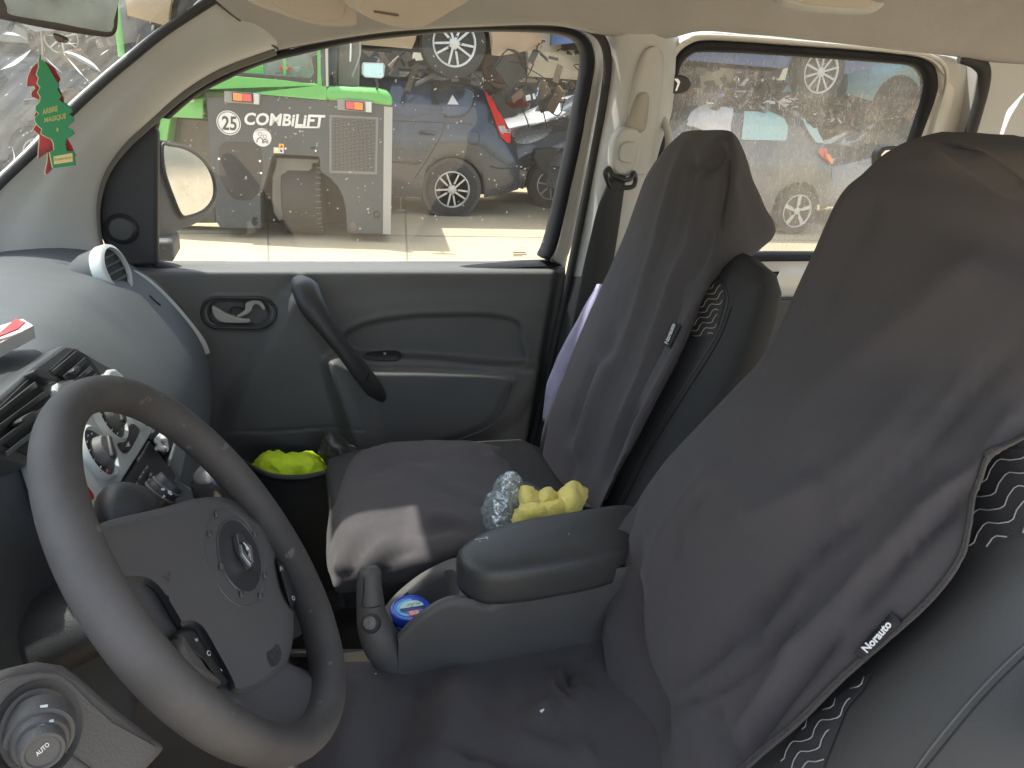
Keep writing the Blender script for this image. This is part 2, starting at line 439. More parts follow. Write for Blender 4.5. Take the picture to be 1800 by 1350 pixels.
tube('headliner_joint', [UY(375, 0, 1.41), UY(430, 42, 1.46), UY(488, 86, 1.525)], .0022, M('joint_shadow', (.10, .09, .075), .9), cabin)
# outer roof skin, floor, rear wall, far side skin
box('roof_skin', (1.5, .85, 1.83), (3.2, 1.5, .02), WHITEP, cabin, bevel=.008)
box('floor_pan', (.7, .85, .30), (3.4, 1.6, .06), CARPET, cabin)
box('bulkhead', (-.62, .85, .75), (.04, 1.56, .9), PLB, cabin)
tail = []
box('tailgate_panel', (2.95, .85, .72), (.06, 1.6, .85), CREAM, cabin)
box('bonnet', (-1.35, .85, 1.0), (1.1, 1.45, .05), WHITEP, cabin, axes=(V(.97, 0, .24), V(0, 1, 0), V(-.24, 0, .97)), bevel=.02)
# unseen board added to keep sun off the wheel and driver's cushion
box('sun_blocker', (-.21, .62, 1.66), (.32, 1.0, .02), HEAD, cabin, axes=(V(.95, 0, .3), V(0, 1, 0), V(-.3, 0, .95)), bevel=.004)
box('sun_blocker_far', (-.17, 1.39, 1.655), (.22, .24, .02), HEAD, cabin, axes=(V(.95, 0, .3), V(0, 1, 0), V(-.3, 0, .95)), bevel=.004)  # second unseen board, added to trim the sun patch on the far cushion
# windscreen
wr = []
for (a, b) in Wl:
    A = UY(a, b, 1.425); wr.append([A+V(-.0, -t*1.15, 0)+V(-.13*sin(pi*t), 0, 0) for t in (0, .25, .5, .75, 1)])
WSG = glass('windscreen_glass', (.93, .97, .94), .17, .3, (.50, .50, .45), (1, 5, 2), .05)
surf('windscreen', wr, WSG, cabin, 3, 2)
# pale curved slivers of thin film on the windscreen
SM = bpy.data.materials.new('pale_sliver'); SM.use_nodes = True; t = SM.node_tree; t.nodes.clear()
o_ = t.nodes.new('ShaderNodeOutputMaterial'); d_ = t.nodes.new('ShaderNodeBsdfDiffuse'); l_ = t.nodes.new('ShaderNodeBsdfTranslucent'); r_ = t.nodes.new('ShaderNodeBsdfTransparent')
for q in (d_, l_): q.inputs[0].default_value = (.75, .78, .80, 1)
a_ = t.nodes.new('ShaderNodeMixShader'); b_ = t.nodes.new('ShaderNodeMixShader'); a_.inputs[0].default_value = .6; b_.inputs[0].default_value = .7
t.links.new(d_.outputs[0], a_.inputs[1]); t.links.new(l_.outputs[0], a_.inputs[2]); t.links.new(r_.outputs[0], b_.inputs[1]); t.links.new(a_.outputs[0], b_.inputs[2]); t.links.new(b_.outputs[0], o_.inputs[0])
wsb = bvh_of(bpy.data.objects['windscreen'])
for i, pl in enumerate([[(0, 121), (25, 112), (42, 98), (53, 86)], [(111, 92), (125, 110), (140, 128), (154, 140)], [(1, 58), (20, 56), (46, 67)], [(110, 90), (128, 92), (160, 108), (181, 131)], [(75, 96), (90, 112), (108, 127)], [(175, 96), (190, 86)], [(20, 255), (24, 280), (12, 292)], [(112, 76), (135, 75)]]):
    w = [2.2, 8, 1.5, 2.2, 1.2, 1.4, 1.6, 1][i]; P = c2(pl, 5); n = len(P)
    poly = [(x-w*.5*sin(pi*k/(n-1)), y-w*.5*sin(pi*k/(n-1))) for k, (x, y) in enumerate(P)]+[(x+w*.6*sin(pi*k/(n-1))+.1, y+w*.3) for k, (x, y) in reversed(list(enumerate(P)))]
    decal('pale_sliver', poly, wsb, SM, cabin, off=.001, cuts=0)
# sun visors (passenger side and the nearer one)
def visor(px, Y, name):
    P = c2(px, 4, True)
    return slab(name, [UY(x, y, Y) for x, y in P], V(-.02, .035, .012), VISOR, cabin, bevel=.006)
v1 = visor([(420, -60), (432, -8), (455, 12), (490, 24), (512, 33), (560, 46), (600, 49), (625, 46), (630, 34), (627, -10), (620, -60)], 1.28, 'sun_visor')
v2 = visor([(629, -60), (629, 8), (636, 22), (655, 35), (690, 46), (730, 50), (756, 42), (790, 22), (830, -5), (850, -60)], 1.22, 'sun_visor')
slabY('mirror_cover', [(470, -40), (470, -6), (490, 14), (530, 30), (570, 38), (596, 34), (606, 20), (606, -40)], 1.2785, .006, mclone(VISOR, 'visor_mirror_cover'), v1, bevel=.001, cur=3)
slabY('ticket_slot', [(657, 18), (700, 24), (702, 28), (698, 29), (657, 22)], 1.2185, .004, M('slot_shade', (.16, .13, .10), .9), v2, bevel=.0005)
# rear head lamp / grab recess above
gl = slabY('roof_lamp', [(1372, -40), (1376, -2), (1392, 9), (1440, 18), (1520, 24), (1545, 18), (1562, -2), (1570, -40)], 1.43, .05, CREAM, cabin, bevel=.006, cur=3)
slabY('lamp_lens', [(1392, -40), (1400, 0), (1440, 9), (1518, 14), (1538, 4), (1545, -40)], 1.427, .01, M('lens', (.5, .47, .40), .3), gl, bevel=.002, cur=2)
# ---------------- B pillar
cols = [(60, 1066, 1188), (90, 1070, 1186), (140, 1066, 1183), (200, 1056, 1176), (250, 1046, 1160), (320, 1034, 1142), (400, 1022, 1128), (490, 1004, 1112)]
rows = []
for y, l, r in cols:
    w = r-l
    rows.append([UY(l-4, y, 1.60), UY(l, y, 1.565), UY(l+w*.16, y, 1.535), UY(l+w*.36, y, 1.515), UY(l+w*.62, y, 1.512), UY(l+w*.85, y, 1.53), UY(r, y, 1.57), UY(r+4, y, 1.62)])
bp = surf('centre_pillar_trim', rows, CREAM, cabin, 4, 5)
bpb = bvh_of(bp)
# raised capsule and height adjuster
cap = [(1128, 96), (1145, 82), (1158, 90), (1162, 120), (1150, 230), (1138, 300), (1096, 300), (1100, 240), (1112, 150)]
decal('pillar_capsule', c2(cap, 4, True), bpb, mclone(CREAM, 'cream_capsule'), cabin, off=.004, cuts=2, solid=.006)
cap2 = [(1117, 170), (1128, 162), (1136, 172), (1128, 228), (1098, 228), (1105, 200)]
decal('pillar_inset', c2(cap2, 4, True), bpb, M('cream_inset', (.37, .345, .29), .6), cabin, off=.0085, cuts=1, solid=.002)
rows = []
for y, l, r in [(486, 1004, 1110), (560, 985, 1090), (640, 968, 1070), (720, 950, 1050), (800, 930, 1030), (880, 915, 1010), (960, 900, 1000)]:
    w = r-l
    rows.append([UY(l-3, y, 1.60), UY(l, y, 1.56), UY(l+w*.2, y, 1.525), UY(l+w*.5, y, 1.505), UY(l+w*.85, y, 1.51), UY(r, y, 1.55)])
surf('lower_pillar_trim', rows, PLB, cabin, 4, 3)
slabY('pillar_reflector', [(1014, 634), (1022, 628), (1024, 640), (1013, 650)], 1.525, .01, PL, cabin, cur=2)
# rubber seal down the front edge of the pillar and round the front door opening
SE = [(486, 87), (389, 124), (319, 167), (261, 218), (222, 254), (189, 298), (173, 345), (170, 390), (180, 440), (205, 475)]
tube('door_seal', [UY(x-2, y+2, 1.545) for x, y in SE], .008, M('seal_grey', (.16, .155, .14), .8), cabin)
SE2 = [(486, 84), (583, 66), (700, 50), (850, 42), (980, 41), (1035, 50), (1060, 72), (1068, 110), (1062, 170), (1048, 250), (1028, 350), (1008, 450), (985, 560), (965, 650), (945, 740), (925, 820)]
tube('door_seal', [UY(x, y, 1.555) for x, y in SE2], [.006]*5+[.009]*11, RUB, cabin)
# grab handle behind the headrest
tube('grab_handle', [UY(1152, 196, 1.58), UY(1168, 216, 1.55), UY(1176, 244, 1.545), UY(1174, 280, 1.55), UY(1160, 330, 1.58)], .009, CREAM, cabin)
# bright door jamb beyond the pillar
slabY('door_jamb', [(1186, 60), (1200, 72), (1178, 150), (1165, 240), (1150, 330), (1120, 520), (1095, 520), (1125, 330), (1150, 200), (1170, 110)], 1.64, .03, WHITEP, cabin, bevel=.004)
# C pillar, quarter window
slabY('rear_pillar_trim', [(1722, 108), (1745, 100), (1790, 90), (1900, 70), (1900, 150), (1800, 165), (1772, 195), (1755, 250), (1740, 330), (1700, 420), (1660, 420), (1706, 215)], 1.56, .05, CREAM, cabin, bevel=.006)
tube('rear_opening_seal', [UY(1690, 98, 1.55), UY(1716, 108, 1.55), UY(1730, 125, 1.55), UY(1728, 155, 1.55), UY(1716, 200, 1.55), UY(1690, 290, 1.55), UY(1660, 400, 1.55)], .017, RUB, cabin, flat=(.7, 1))
slabY('quarter_window_surround', [(1815, 160), (1785, 190), (1765, 235), (1750, 300), (1790, 300), (1800, 245), (1830, 200), (1860, 180)], 1.6, .02, CREAM, cabin, cur=3)
slabY('quarter_window', [(1820, 168), (1796, 200), (1780, 260), (1780, 300), (2000, 300), (2000, 150)], 1.62, .004, glass('quarter_glass', (.8, .85, .85), .35, .5, (.7, .7, .68)), cabin, bevel=0)
# load bay sides and tailgate, out of the photograph's sight but there from one step aside
box('rear_side_trim', (2.44, 1.615, .76), (.94, .03, .86), CREAM, cabin, bevel=.01)
box('rear_side_rail', (2.44, 1.60, 1.66), (.94, .05, .12), CREAM, cabin, bevel=.01)
for yy in (.16, 1.56): box('tailgate_pillar', (2.93, yy, 1.42), (.06, .12, .52), CREAM, cabin, bevel=.01)
# body side below the windows behind the front door
box('sill_panel', (.5, 1.70, .55), (2.2, .05, .46), WHITEP, cabin)

# ================================================================ passenger door
door = thing('passenger_door', 'closed front passenger door with dark grey trim and a long slanted pull handle', 'car door', (.2, 1.6, .8))
GI = [(277, 462), (276, 226), (295, 211), (322, 187), (356, 162), (406, 137), (461, 113), (528, 96), (583, 83), (639, 72), (700, 65), (750, 60), (776, 57), (850, 55), (902, 55), (960, 57), (990, 61), (1013, 69), (1024, 83), (1028, 103), (1023, 140), (1013, 191), (1001, 255), (987, 317), (972, 385), (960, 430), (948, 452), (926, 462)]
GO = [(270, 470), (262, 216), (280, 199), (308, 176), (340, 150), (390, 124), (450, 103), (515, 81), (583, 66), (640, 57), (700, 51), (750, 47), (776, 45), (850, 42), (902, 41), (962, 42), (998, 45), (1026, 57), (1041, 78), (1046, 110), (1041, 145), (1030, 200), (1018, 265), (1003, 330), (990, 390), (978, 436), (964, 458), (935, 470)]
fr = ring('window_frame', [UY(x, y, 1.575) for x, y in c2(GO, 4, True)], [UY(x, y, 1.585) for x, y in c2(GI, 4, True)], M('frame_black', (.012, .013, .017), .6, spec=.25, bump=(300, .1)), door, lift=.006, back=.03, n=220)
GX = []
_c = c2(GO, 4, True)
for i, (x, y) in enumerate(_c):
    a = _c[i-1]; b = _c[(i+1) % len(_c)]; tx, ty = b[0]-a[0], b[1]-a[1]; L = sqrt(tx*tx+ty*ty)+1e-9
    GX.append((x+ty/L*24, y-tx/L*24))
if sum(abs(a[0]-620) for a in GX) < sum(abs(a[0]-620) for a in _c): GX = [(2*x-u, 2*y-v_) for (x, y), (u, v_) in zip(_c, GX)]
ring('frame_return', [UY(x, y, 1.61) for x, y in GX], [UY(x, y, 1.60) for x, y in _c], WHITEP, door, lift=.002, back=.02, n=220)
SG = glass('side_glass', (.93, .96, .94), .06, .5, (.55, .50, .40), (1, 1, .35), .045)
gp = [UY(x, y, 1.60) for x, y in c2(GI, 4, True)]
gla = obj('window_glass', gp, [tuple(range(len(gp)))], SG, door, smooth=False)
# maker's etching in the corner of the pane
ink = M('glass_etching', (.10, .07, .05), .6)
text('glass_marking', "DC ()", (912, 438), (14, 0), (0, -4), lambda x, y: UY(x, y, 1.599), ink, gla)
for k, w in ((0, 22), (1, 24), (2, 17)):
    obj('glass_marking', [UY(x, y, 1.599) for x, y in ((902, 443+k*3), (902+w, 443+k*3), (902+w, 444.6+k*3), (902, 444.6+k*3))], [(0, 1, 2, 3)], ink, gla, smooth=False)
# painted frame seen beyond the black surround
slabY('painted_frame', [(1046, 84), (1052, 112), (1048, 160), (1036, 232), (1020, 320), (1002, 410), (990, 470), (972, 470), (986, 420), (1003, 332), (1018, 266), (1034, 190), (1043, 120)], 1.59, .03, WHITEP, door, bevel=.003)
# quarter panel ahead of the glass, tweeter
qp = slabY('mirror_quarter_panel', [(277, 467), (210, 470), (190, 448), (176, 415), (172, 370), (178, 325), (196, 288), (224, 252), (258, 218), (278, 228)], 1.568, .03, PL, door, bevel=.008)
setm(qp, M('quarter_panel_plastic', (.030, .032, .038), .55, bump=(600, .2)))
tc = UY(214, 402, 1.562)
lathe('tweeter_grille', [(.0, .012), (.02, .011), (.024, .007), (.027, 0), (.03, -.006)], tc, (.05, -1, .1), PLB, door, seg=32)
# ---- trim panel as a relief
PB = 1.555
ARM = c2([(572, 650), (578, 628), (600, 616), (650, 624), (760, 628), (905, 640), (942, 642), (948, 654), (935, 690), (905, 735), (870, 762), (800, 790), (700, 832), (640, 840), (600, 745)], 4, True)
INS = c2([(600, 600), (620, 577), (680, 560), (760, 553), (850, 553), (900, 561), (916, 575), (918, 600), (911, 640), (760, 630), (640, 624), (618, 616)], 4, True)
POC = c2([(575, 640), (590, 632), (640, 650), (760, 652), (900, 660), (885, 700), (862, 742), (800, 772), (700, 800), (640, 812), (605, 740)], 4, True)
STAD = ((388, 549), (452, 550))
HUMP = [(530, 490), (500, 520), (470, 570), (430, 640), (400, 700), (380, 780), (640, 830), (690, 800), (640, 700), (590, 620), (560, 560), (545, 510)]
SEAMP = c2([(400, 758), (500, 757), (580, 751), (640, 757)], 4)
def relief(x, y):
    d = -.05*(1-sm(458, 486, y))**1.6
    d += -.03*(1-sm(0, 14, 988-(y-462)*.17-x))
    # broad shapes
    q, _ = segdist(x, y, ARM, True); s = -q if inside(x, y, ARM) else q
    d += .040*(1-sm(-16, 10, s))
    q, _ = segdist(x, y, POC, True); s = -q if inside(x, y, POC) else q
    d += .014*(1-sm(-10, 4, s))
    q, _ = segdist(x, y, INS, True); s = -q if inside(x, y, INS) else q
    d += -.010*(1-sm(-5, 1, s))+.004*math.exp(-((s-5)/5)**2)
    q, _ = segdist(x, y, HUMP, True); s = -q if inside(x, y, HUMP) else q
    d += .022*(1-sm(-30, 14, s))
    q, _ = segdist(x, y, STAD); r = 30
    d += .006*(1-sm(r-1, r+3, q))-.03*(1-sm(r-11, r-5, q))
    q, _ = segdist(x, y, SEAMP); d -= .004*math.exp(-(q/1.6)**2)
    # eyebrow contour above the insert
    q, _ = segdist(x, y, [(560, 520), (600, 545), (680, 525), (760, 512), (860, 505), (985, 500)]); 
    d += .006*sm(0, 40, y-(505+max(0, 700-x)*.12))*sm(560, 640, x)
    return d
rws = []
xs = [190+i*3.0 for i in range(269)]; ys = [459+j*3.0 for j in range(128)]
for y in ys:
    rws.append([UY(x, y, PB-relief(x, y)) for x in xs])
v, f = gridmesh(rws)
dp = obj('door_panel', v, f, PL, door)
dpb = bvh_of(dp)
# release handle
hs = [(388+31*cos(a), 549+27*sin(a)) if abs(a) > pi/2 else (452+31*cos(a), 550+27*sin(a)) for a in [(-pi+2*pi*i/40) for i in range(40)]]
tube('handle_bezel', [hit(dpb, x, y, .002, PB) for x, y in hs], .0035, PLB, door, cur=0, closed=True, seg=8)
lever = slabY('release_lever', [(372, 540), (378, 539), (400, 552), (425, 560), (438, 561), (438, 567), (412, 568), (388, 566), (376, 556)], 1.555, .012, M('lever_silver', (.42, .41, .38), .4, metal=.1), door, bevel=.003, cur=3)
slabY('release_lever', [(432, 533), (445, 528), (458, 530), (466, 540), (463, 545), (455, 536), (446, 536), (440, 548), (425, 556), (416, 556), (430, 546)], 1.556, .012, M('lever_silver_right', (.42, .41, .38), .4, metal=.1), door, bevel=.003, cur=3)  # right part of the lever, same silver as the left
slabY('lever_pivot', [(405, 545), (415, 541), (426, 545), (424, 554), (410, 556)], 1.566, .01, PLB, door, cur=3)
# long pull handle
PH = [(527, 493, 1.52), (536, 506, 1.485), (548, 535, 1.46), (575, 575, 1.448), (602, 612, 1.445), (630, 648, 1.45), (655, 680, 1.465), (674, 700, 1.50)]
pull = tube('pull_handle', [UY(*q) for q in PH], [.016, .025, .025, .019, .0155, .018, .019, .010], M('handle_plastic', (.032, .033, .034), .48, bump=(500, .15)), door, seg=16, cur=6, flat=(1.1, .72))
tube('handle_joint', [UY(650, 655, 1.427), UY(643, 672, 1.44), UY(647, 688, 1.45)], .0012, BLACK, pull, seg=6)
# window switch
decal('window_switch', c2([(650, 622), (690, 618), (703, 622), (704, 630), (694, 635), (665, 634), (640, 630)], 3, True), dpb, PLB, door, off=.003, cuts=1, solid=.003)
obj('switch_mark', [hit(dpb, x, y, .006, 1.5) for x, y in ((674, 624), (678, 624), (678, 628), (674, 628))], [(0, 1, 2, 3)], WHITE, door, smooth=False)
tube('pocket_edge', [hit(dpb, x, y, .001, 1.5) for x, y in c2([(905, 648), (897, 690), (880, 728), (855, 752), (800, 775)], 3)], .0022, M('edge_grey', (.11, .11, .105), .5), door, cur=0, seg=6)
slabY('lower_door_panel', [(180, 838), (1000, 838), (930, 1100), (180, 1100)], 1.56, .03, PL, door)
box('door_skin', (.1, 1.685, .78), (1.05, .02, .68), WHITEP, door, bevel=.01)
# exterior mirror
MN = V(.8, -.6, .075).normalized(); MC = UY(325, 325, 1.76)
mr = slab('mirror_housing', [UP_(x, y, MC-MN*.004, MN) for x, y in c2([(270, 250), (278, 246), (310, 250), (345, 262), (370, 286), (383, 320), (382, 352), (366, 378), (340, 395), (318, 402), (300, 415), (268, 425)], 4, True)], -MN*.06, M('mirror_plastic', (.11, .105, .10), .55, bump=(400, .3)), door, bevel=.008, seg=4)
gm = [UP_(x, y, MC, MN) for x, y in c2([(285, 256), (300, 255), (330, 262), (358, 282), (375, 312), (377, 345), (362, 368), (335, 380), (318, 378), (303, 345), (288, 300)], 4, True)]
# aimed back along the van so that it shows the yard behind
cg = sum(gm, Vector())/len(gm)
mirm = M('mirror_glass', (.62, .64, .64), .02, metal=1, var=(40, (.54, .54, .53)))
tube('mirror_rim', [p+MN*.001 for p in gm], .0035, M('mirror_rim', (.03, .028, .026), .5), mr, cur=0, seg=8, closed=True)
obj('mirror_glass', gm, [tuple(range(len(gm)))], mirm, mr, smooth=False)
obj('mirror_arm', *boxm(UY(284, 432, 1.70), (.06, .12, .045)), mr.data.materials[0], mr, bevel=.01)

# ================================================================ sliding door
sd = thing('sliding_door', 'closed rear sliding door with a dusty window framed in black and white metal', 'car door', (1.3, 1.62, .8))
RI = [(1150, 452), (1160, 330), (1171, 240), (1178, 190), (1190, 140), (1199, 112), (1212, 99), (1229, 92), (1300, 93), (1383, 98), (1500, 106), (1590, 113), (1612, 118), (1624, 130), (1628, 148), (1624, 172), (1612, 210), (1598, 252), (1580, 310), (1560, 370), (1535, 430), (1515, 443), (1429, 444), (1333, 444), (1250, 448)]
RO = [(1128, 466), (1146, 330), (1157, 240), (1168, 180), (1180, 128), (1190, 98), (1208, 81), (1235, 72), (1300, 74), (1383, 80), (1500, 88), (1605, 99), (1632, 108), (1645, 122), (1649, 150), (1643, 178), (1628, 218), (1612, 262), (1596, 315), (1576, 378), (1552, 440), (1525, 457), (1429, 459), (1333, 460), (1250, 464)]
ring('window_frame', [UY(x, y, 1.60) for x, y in c2(RO, 4, True)], [UY(x, y, 1.61) for x, y in c2(RI, 4, True)], fr.data.materials[0], sd, lift=.006, back=.02, n=200)
WI = RO
WO = [(1100, 560), (1120, 330), (1130, 230), (1150, 150), (1172, 92), (1200, 64), (1245, 54), (1300, 57), (1400, 65), (1500, 76), (1600, 86), (1670, 97), (1700, 110), (1712, 135), (1706, 180), (1690, 230), (1672, 285), (1655, 330), (1630, 400), (1610, 480), (1590, 560), (1429, 524), (1333, 524), (1250, 540)]
WO.insert(23, (1380, 524))
rg = ring('painted_frame', [UY(x, y, 1.60) for x, y in c2(WO, 4, True)], [UY(x, y, 1.605) for x, y in c2(WI, 4, True)], WHITEP, sd, lift=.010, back=.04, n=200)
tube('frame_rib', [UY(x, y, 1.589) for x, y in [(1160, 150), (1183, 92), (1208, 70), (1245, 63), (1400, 73), (1600, 92), (1640, 100), (1662, 118), (1664, 150), (1650, 200), (1625, 280)]], .004, WHITEP, sd)
RG = glass('rear_glass', (.74, .78, .76), .32, .3, (.42, .39, .33), (1.2, 1, .5), .04, big=.22)
rp = [UY(x, y, 1.62) for x, y in c2(RI, 4, True)]
obj('window_glass', rp, [tuple(range(len(rp)))], RG, sd, smooth=False)
lat = slabY('window_latch', [(1165, 140), (1180, 132), (1204, 133), (1214, 142), (1215, 152), (1206, 162), (1188, 165), (1164, 160)], 1.585, .025, PLB, sd, bevel=.004, cur=3)
slabY('latch_edge', [(1184, 138), (1192, 138), (1196, 144), (1190, 160), (1187, 160), (1191, 146)], 1.583, .004, CHROME, lat, bevel=.0005)
lat = slabY('window_latch', [(1546, 296), (1544, 275), (1550, 262), (1564, 257), (1592, 258), (1600, 264), (1580, 276), (1562, 290)], 1.58, .025, PLB, sd, bevel=.004, cur=3)
slabY('latch_edge', [(1550, 290), (1549, 272), (1556, 264), (1585, 262), (1585, 265), (1558, 268), (1553, 276)], 1.578, .004, CHROME, lat, bevel=.0005)
slabY('lower_trim', [(1100, 526), (1640, 526), (1700, 900), (1000, 900)], 1.575, .05, PLB, sd, bevel=.006)
slabY('frame_bolt', [(1322, 468), (1332, 468), (1334, 474), (1322, 474)], 1.59, .01, M('bolt', (.35, .33, .3), .4, metal=.6), sd, bevel=.001)
box('door_skin', (1.35, 1.70, .80), (1.25, .02, .68), WHITEP, sd, bevel=.01)
# ================================================================ dashboard
dash = thing('dashboard', 'slate grey dashboard with round side vent, slatted centre vents and silver heater panel', 'dashboard', (-.35, .85, .8))
prof = {  # Y: profile of (X, Z) from the windscreen over the crest and down
 1.54: [(-.60, 1.10), (-.50, 1.16), (-.42, 1.175), (-.33, 1.165), (-.27, 1.13), (-.225, 1.085), (-.19, 1.02), (-.175, .96), (-.178, .90), (-.21, .80), (-.26, .66), (-.30, .5)],
 1.45: [(-.75, 1.10), (-.58, 1.165), (-.44, 1.192), (-.33, 1.185), (-.262, 1.145), (-.215, 1.09), (-.175, 1.025), (-.160, .965), (-.163, .90), (-.195, .80), (-.25, .66), (-.30, .5)],
 1.30: [(-.85, 1.10), (-.62, 1.17), (-.46, 1.195), (-.36, 1.19), (-.280, 1.175), (-.225, 1.12), (-.172, 1.04), (-.150, .965), (-.152, .90), (-.185, .80), (-.25, .66), (-.30, .5)],
 1.12: [(-.92, 1.10), (-.66, 1.17), (-.48, 1.198), (-.37, 1.195), (-.290, 1.178), (-.230, 1.125), (-.178, 1.045), (-.155, .965), (-.155, .90), (-.185, .80), (-.25, .66), (-.30, .5)],
 1.00: [(-.95, 1.10), (-.68, 1.17), (-.50, 1.20), (-.38, 1.20), (-.295, 1.188), (-.240, 1.14), (-.190, 1.055), (-.165, .97), (-.165, .90), (-.19, .80), (-.25, .66), (-.30, .5)],
 .86: [(-.97, 1.10), (-.70, 1.18), (-.52, 1.21), (-.39, 1.215), (-.285, 1.207), (-.252, 1.185), (-.205, 1.08), (-.17, .98), (-.165, .90), (-.19, .80), (-.25, .66), (-.30, .5)],
 .70: [(-.97, 1.10), (-.70, 1.19), (-.52, 1.225), (-.40, 1.235), (-.300, 1.222), (-.262, 1.19), (-.215, 1.08), (-.18, .98), (-.175, .90), (-.20, .80), (-.25, .66), (-.30, .5)],
 .55: [(-.95, 1.10), (-.70, 1.21), (-.53, 1.265), (-.40, 1.28), (-.315, 1.25), (-.270, 1.18), (-.235, 1.08), (-.20, 1.0), (-.19, .92), (-.20, .80), (-.25, .66), (-.30, .5)],
 .42: [(-.92, 1.10), (-.70, 1.20), (-.54, 1.25), (-.42, 1.26), (-.32, 1.225), (-.265, 1.17), (-.225, 1.11), (-.19, 1.05), (-.165, .97), (-.18, .82), (-.25, .66), (-.30, .5)],
 .28: [(-.88, 1.10), (-.70, 1.17), (-.55, 1.21), (-.43, 1.22), (-.33, 1.20), (-.25, 1.16), (-.20, 1.11), (-.165, 1.05), (-.15, .97), (-.17, .82), (-.25, .66), (-.30, .5)],
 .12: [(-.85, 1.08), (-.70, 1.14), (-.56, 1.17), (-.44, 1.18), (-.34, 1.17), (-.25, 1.14), (-.19, 1.10), (-.16, 1.04), (-.15, .97), (-.17, .82), (-.25, .66), (-.30, .5)]}
rows = [[V(x, Y, z) for x, z in prof[Y]] for Y in sorted(prof, reverse=True)]
ds = surf('dash_body', rows, DASH, dash, 5, 6, disp=lambda p, u, v: .0012*noise.noise(p*9))
dsb = bvh_of(ds)
# cream edge strip beside the door
tube('edge_strip', [UY(x, y, 1.47) for x, y in [(226, 482), (245, 490), (270, 509), (306, 545), (335, 580), (352, 604), (359, 622)]], .0085, mclone(CREAM, 'cream_strip'), dash, flat=(.6, 1.3))
tube('side_slot', [hit(dsb, x, y, .001) for x, y in ((262, 520), (272, 530), (281, 537))], .0016, BLACK, dash, cur=2)
# crease line across the top
cl = [hit(dsb, x, y, .0005) for x, y in c2([(196, 508), (178, 522), (150, 552), (110, 586)], 4)]
None and tube('top_crease', [p for p in cl if p], .0007, M('crease', (.05, .055, .06), .6), dash, cur=0, seg=6)
# round side vent
vc = UY(199, 476, 1.33); vax = V(.93, -.20, .31).normalized()
hood = lathe('vent_pod', [(.0, -.07), (.026, -.066), (.038, -.04), (.0425, -.008), (.0405, .0)], vc, vax, DASH, dash, seg=40)
ringo = lathe('vent_ring', [(.0415, -.014), (.0435, -.010), (.044, .003), (.042, .008), (.0370, .0095), (.0362, .005), (.036, -.010)], vc, vax, SILVER, dash, seg=48, sharp=60)
lathe('vent_well', [(.0362, .002), (.035, -.022), (.0, -.024)], vc, vax, BLACK, ringo, seg=32)
slv = M('side_slat', (.10, .105, .11), .4); va = vax.cross(V(0, 0, 1)).normalized(); vb = vax.cross(va)
for k in range(5):
    h = (k-2)*.0132; w = 2*sqrt(max(.0001, .0352**2-h*h))
    o = vc+vb*h+vax*-.002
    box('vent_slat', o, (w, .014, .0022), slv, ringo, axes=(va, (vax+vb*.5).normalized(), (vb-vax*.5).normalized()), bevel=.0006)
box('vent_slat', vc-vax*.012, (.002, .010, .066), PLB, ringo, axes=(va, vax, vb), bevel=.0005)
# ---- centre stack, lying in its own sloping plane
cp = V(-.25, .9, 1.2); cn = V(.91, 0, .42).normalized()
def CP(x, y, o=0.): return UP_(x, y, cp+cn*o, cn)
def cslab(name, px, o, th, mat, parent, bevel=.002, cur=0, **k):
    P = c2(px, cur, True) if cur else px
    return slab(name, [CP(x, y, o) for x, y in P], -cn*th, mat, parent, bevel, **k)
cv = cslab('centre_vent_panel', [(-80, 745), (0, 694), (60, 642), (112, 606), (134, 609), (170, 631), (214, 656), (208, 690), (150, 720), (110, 740), (60, 815), (0, 800), (-80, 770)], .012, .05, M('vent_frame', (.055, .058, .063), .42, bump=(500, .15)), dash, bevel=.004)
cslab('vent_opening', [(-60, 764), (0, 714), (53, 664), (96, 702), (78, 745), (50, 800), (10, 782), (-40, 780)], .0135, .003, BLACK, cv, bevel=.0005)
cslab('vent_opening', [(88, 650), (128, 614), (150, 622), (164, 638), (182, 664), (160, 686), (112, 666)], .0135, .003, BLACK, cv, bevel=.0005)
slm = M('slat_plastic', (.075, .08, .085), .35)
for a, b, d in [((-40, 752), (63, 670), (4, 10)), ((-40, 775), (82, 685), (4, 10)), ((-30, 796), (92, 703), (4, 10)), ((12, 794), (86, 734), (3, 8)), ((92, 652), (134, 617), (6, 7)), ((112, 660), (150, 628), (6, 7)), ((133, 666), (160, 643), (5, 6)), ((152, 671), (170, 656), (4, 5))]:
    A = CP(*a, .020); B = CP(*b, .020); C_ = CP(b[0]+d[0], b[1]+d[1], .015); D_ = CP(a[0]+d[0], a[1]+d[1], .015)
    slab('vent_slat', [A, B, C_, D_], -cn*.0022, slm, cv, bevel=.0008)
cslab('thumb_wheel', [(60, 652), (66, 648), (82, 652), (98, 664), (98, 670), (88, 668), (70, 662)], .022, .012, PLB, cv, cur=3)
cslab('vent_tab', [(38, 736), (50, 727), (62, 722), (62, 727), (52, 736), (42, 742)], .026, .01, PLB, cv, cur=2)
cslab('vent_tab', [(130, 648), (138, 643), (143, 648), (138, 655), (132, 654)], .026, .01, PLB, cv, cur=2)
cl = cslab('climate_panel', [(96, 690), (98, 676), (112, 667), (135, 664), (165, 662), (188, 655), (193, 648), (203, 647), (216, 658), (240, 690), (278, 740), (262, 771), (241, 805), (194, 880), (160, 900), (110, 860), (85, 790)], .016, .03, SILVER, dash, bevel=.004)
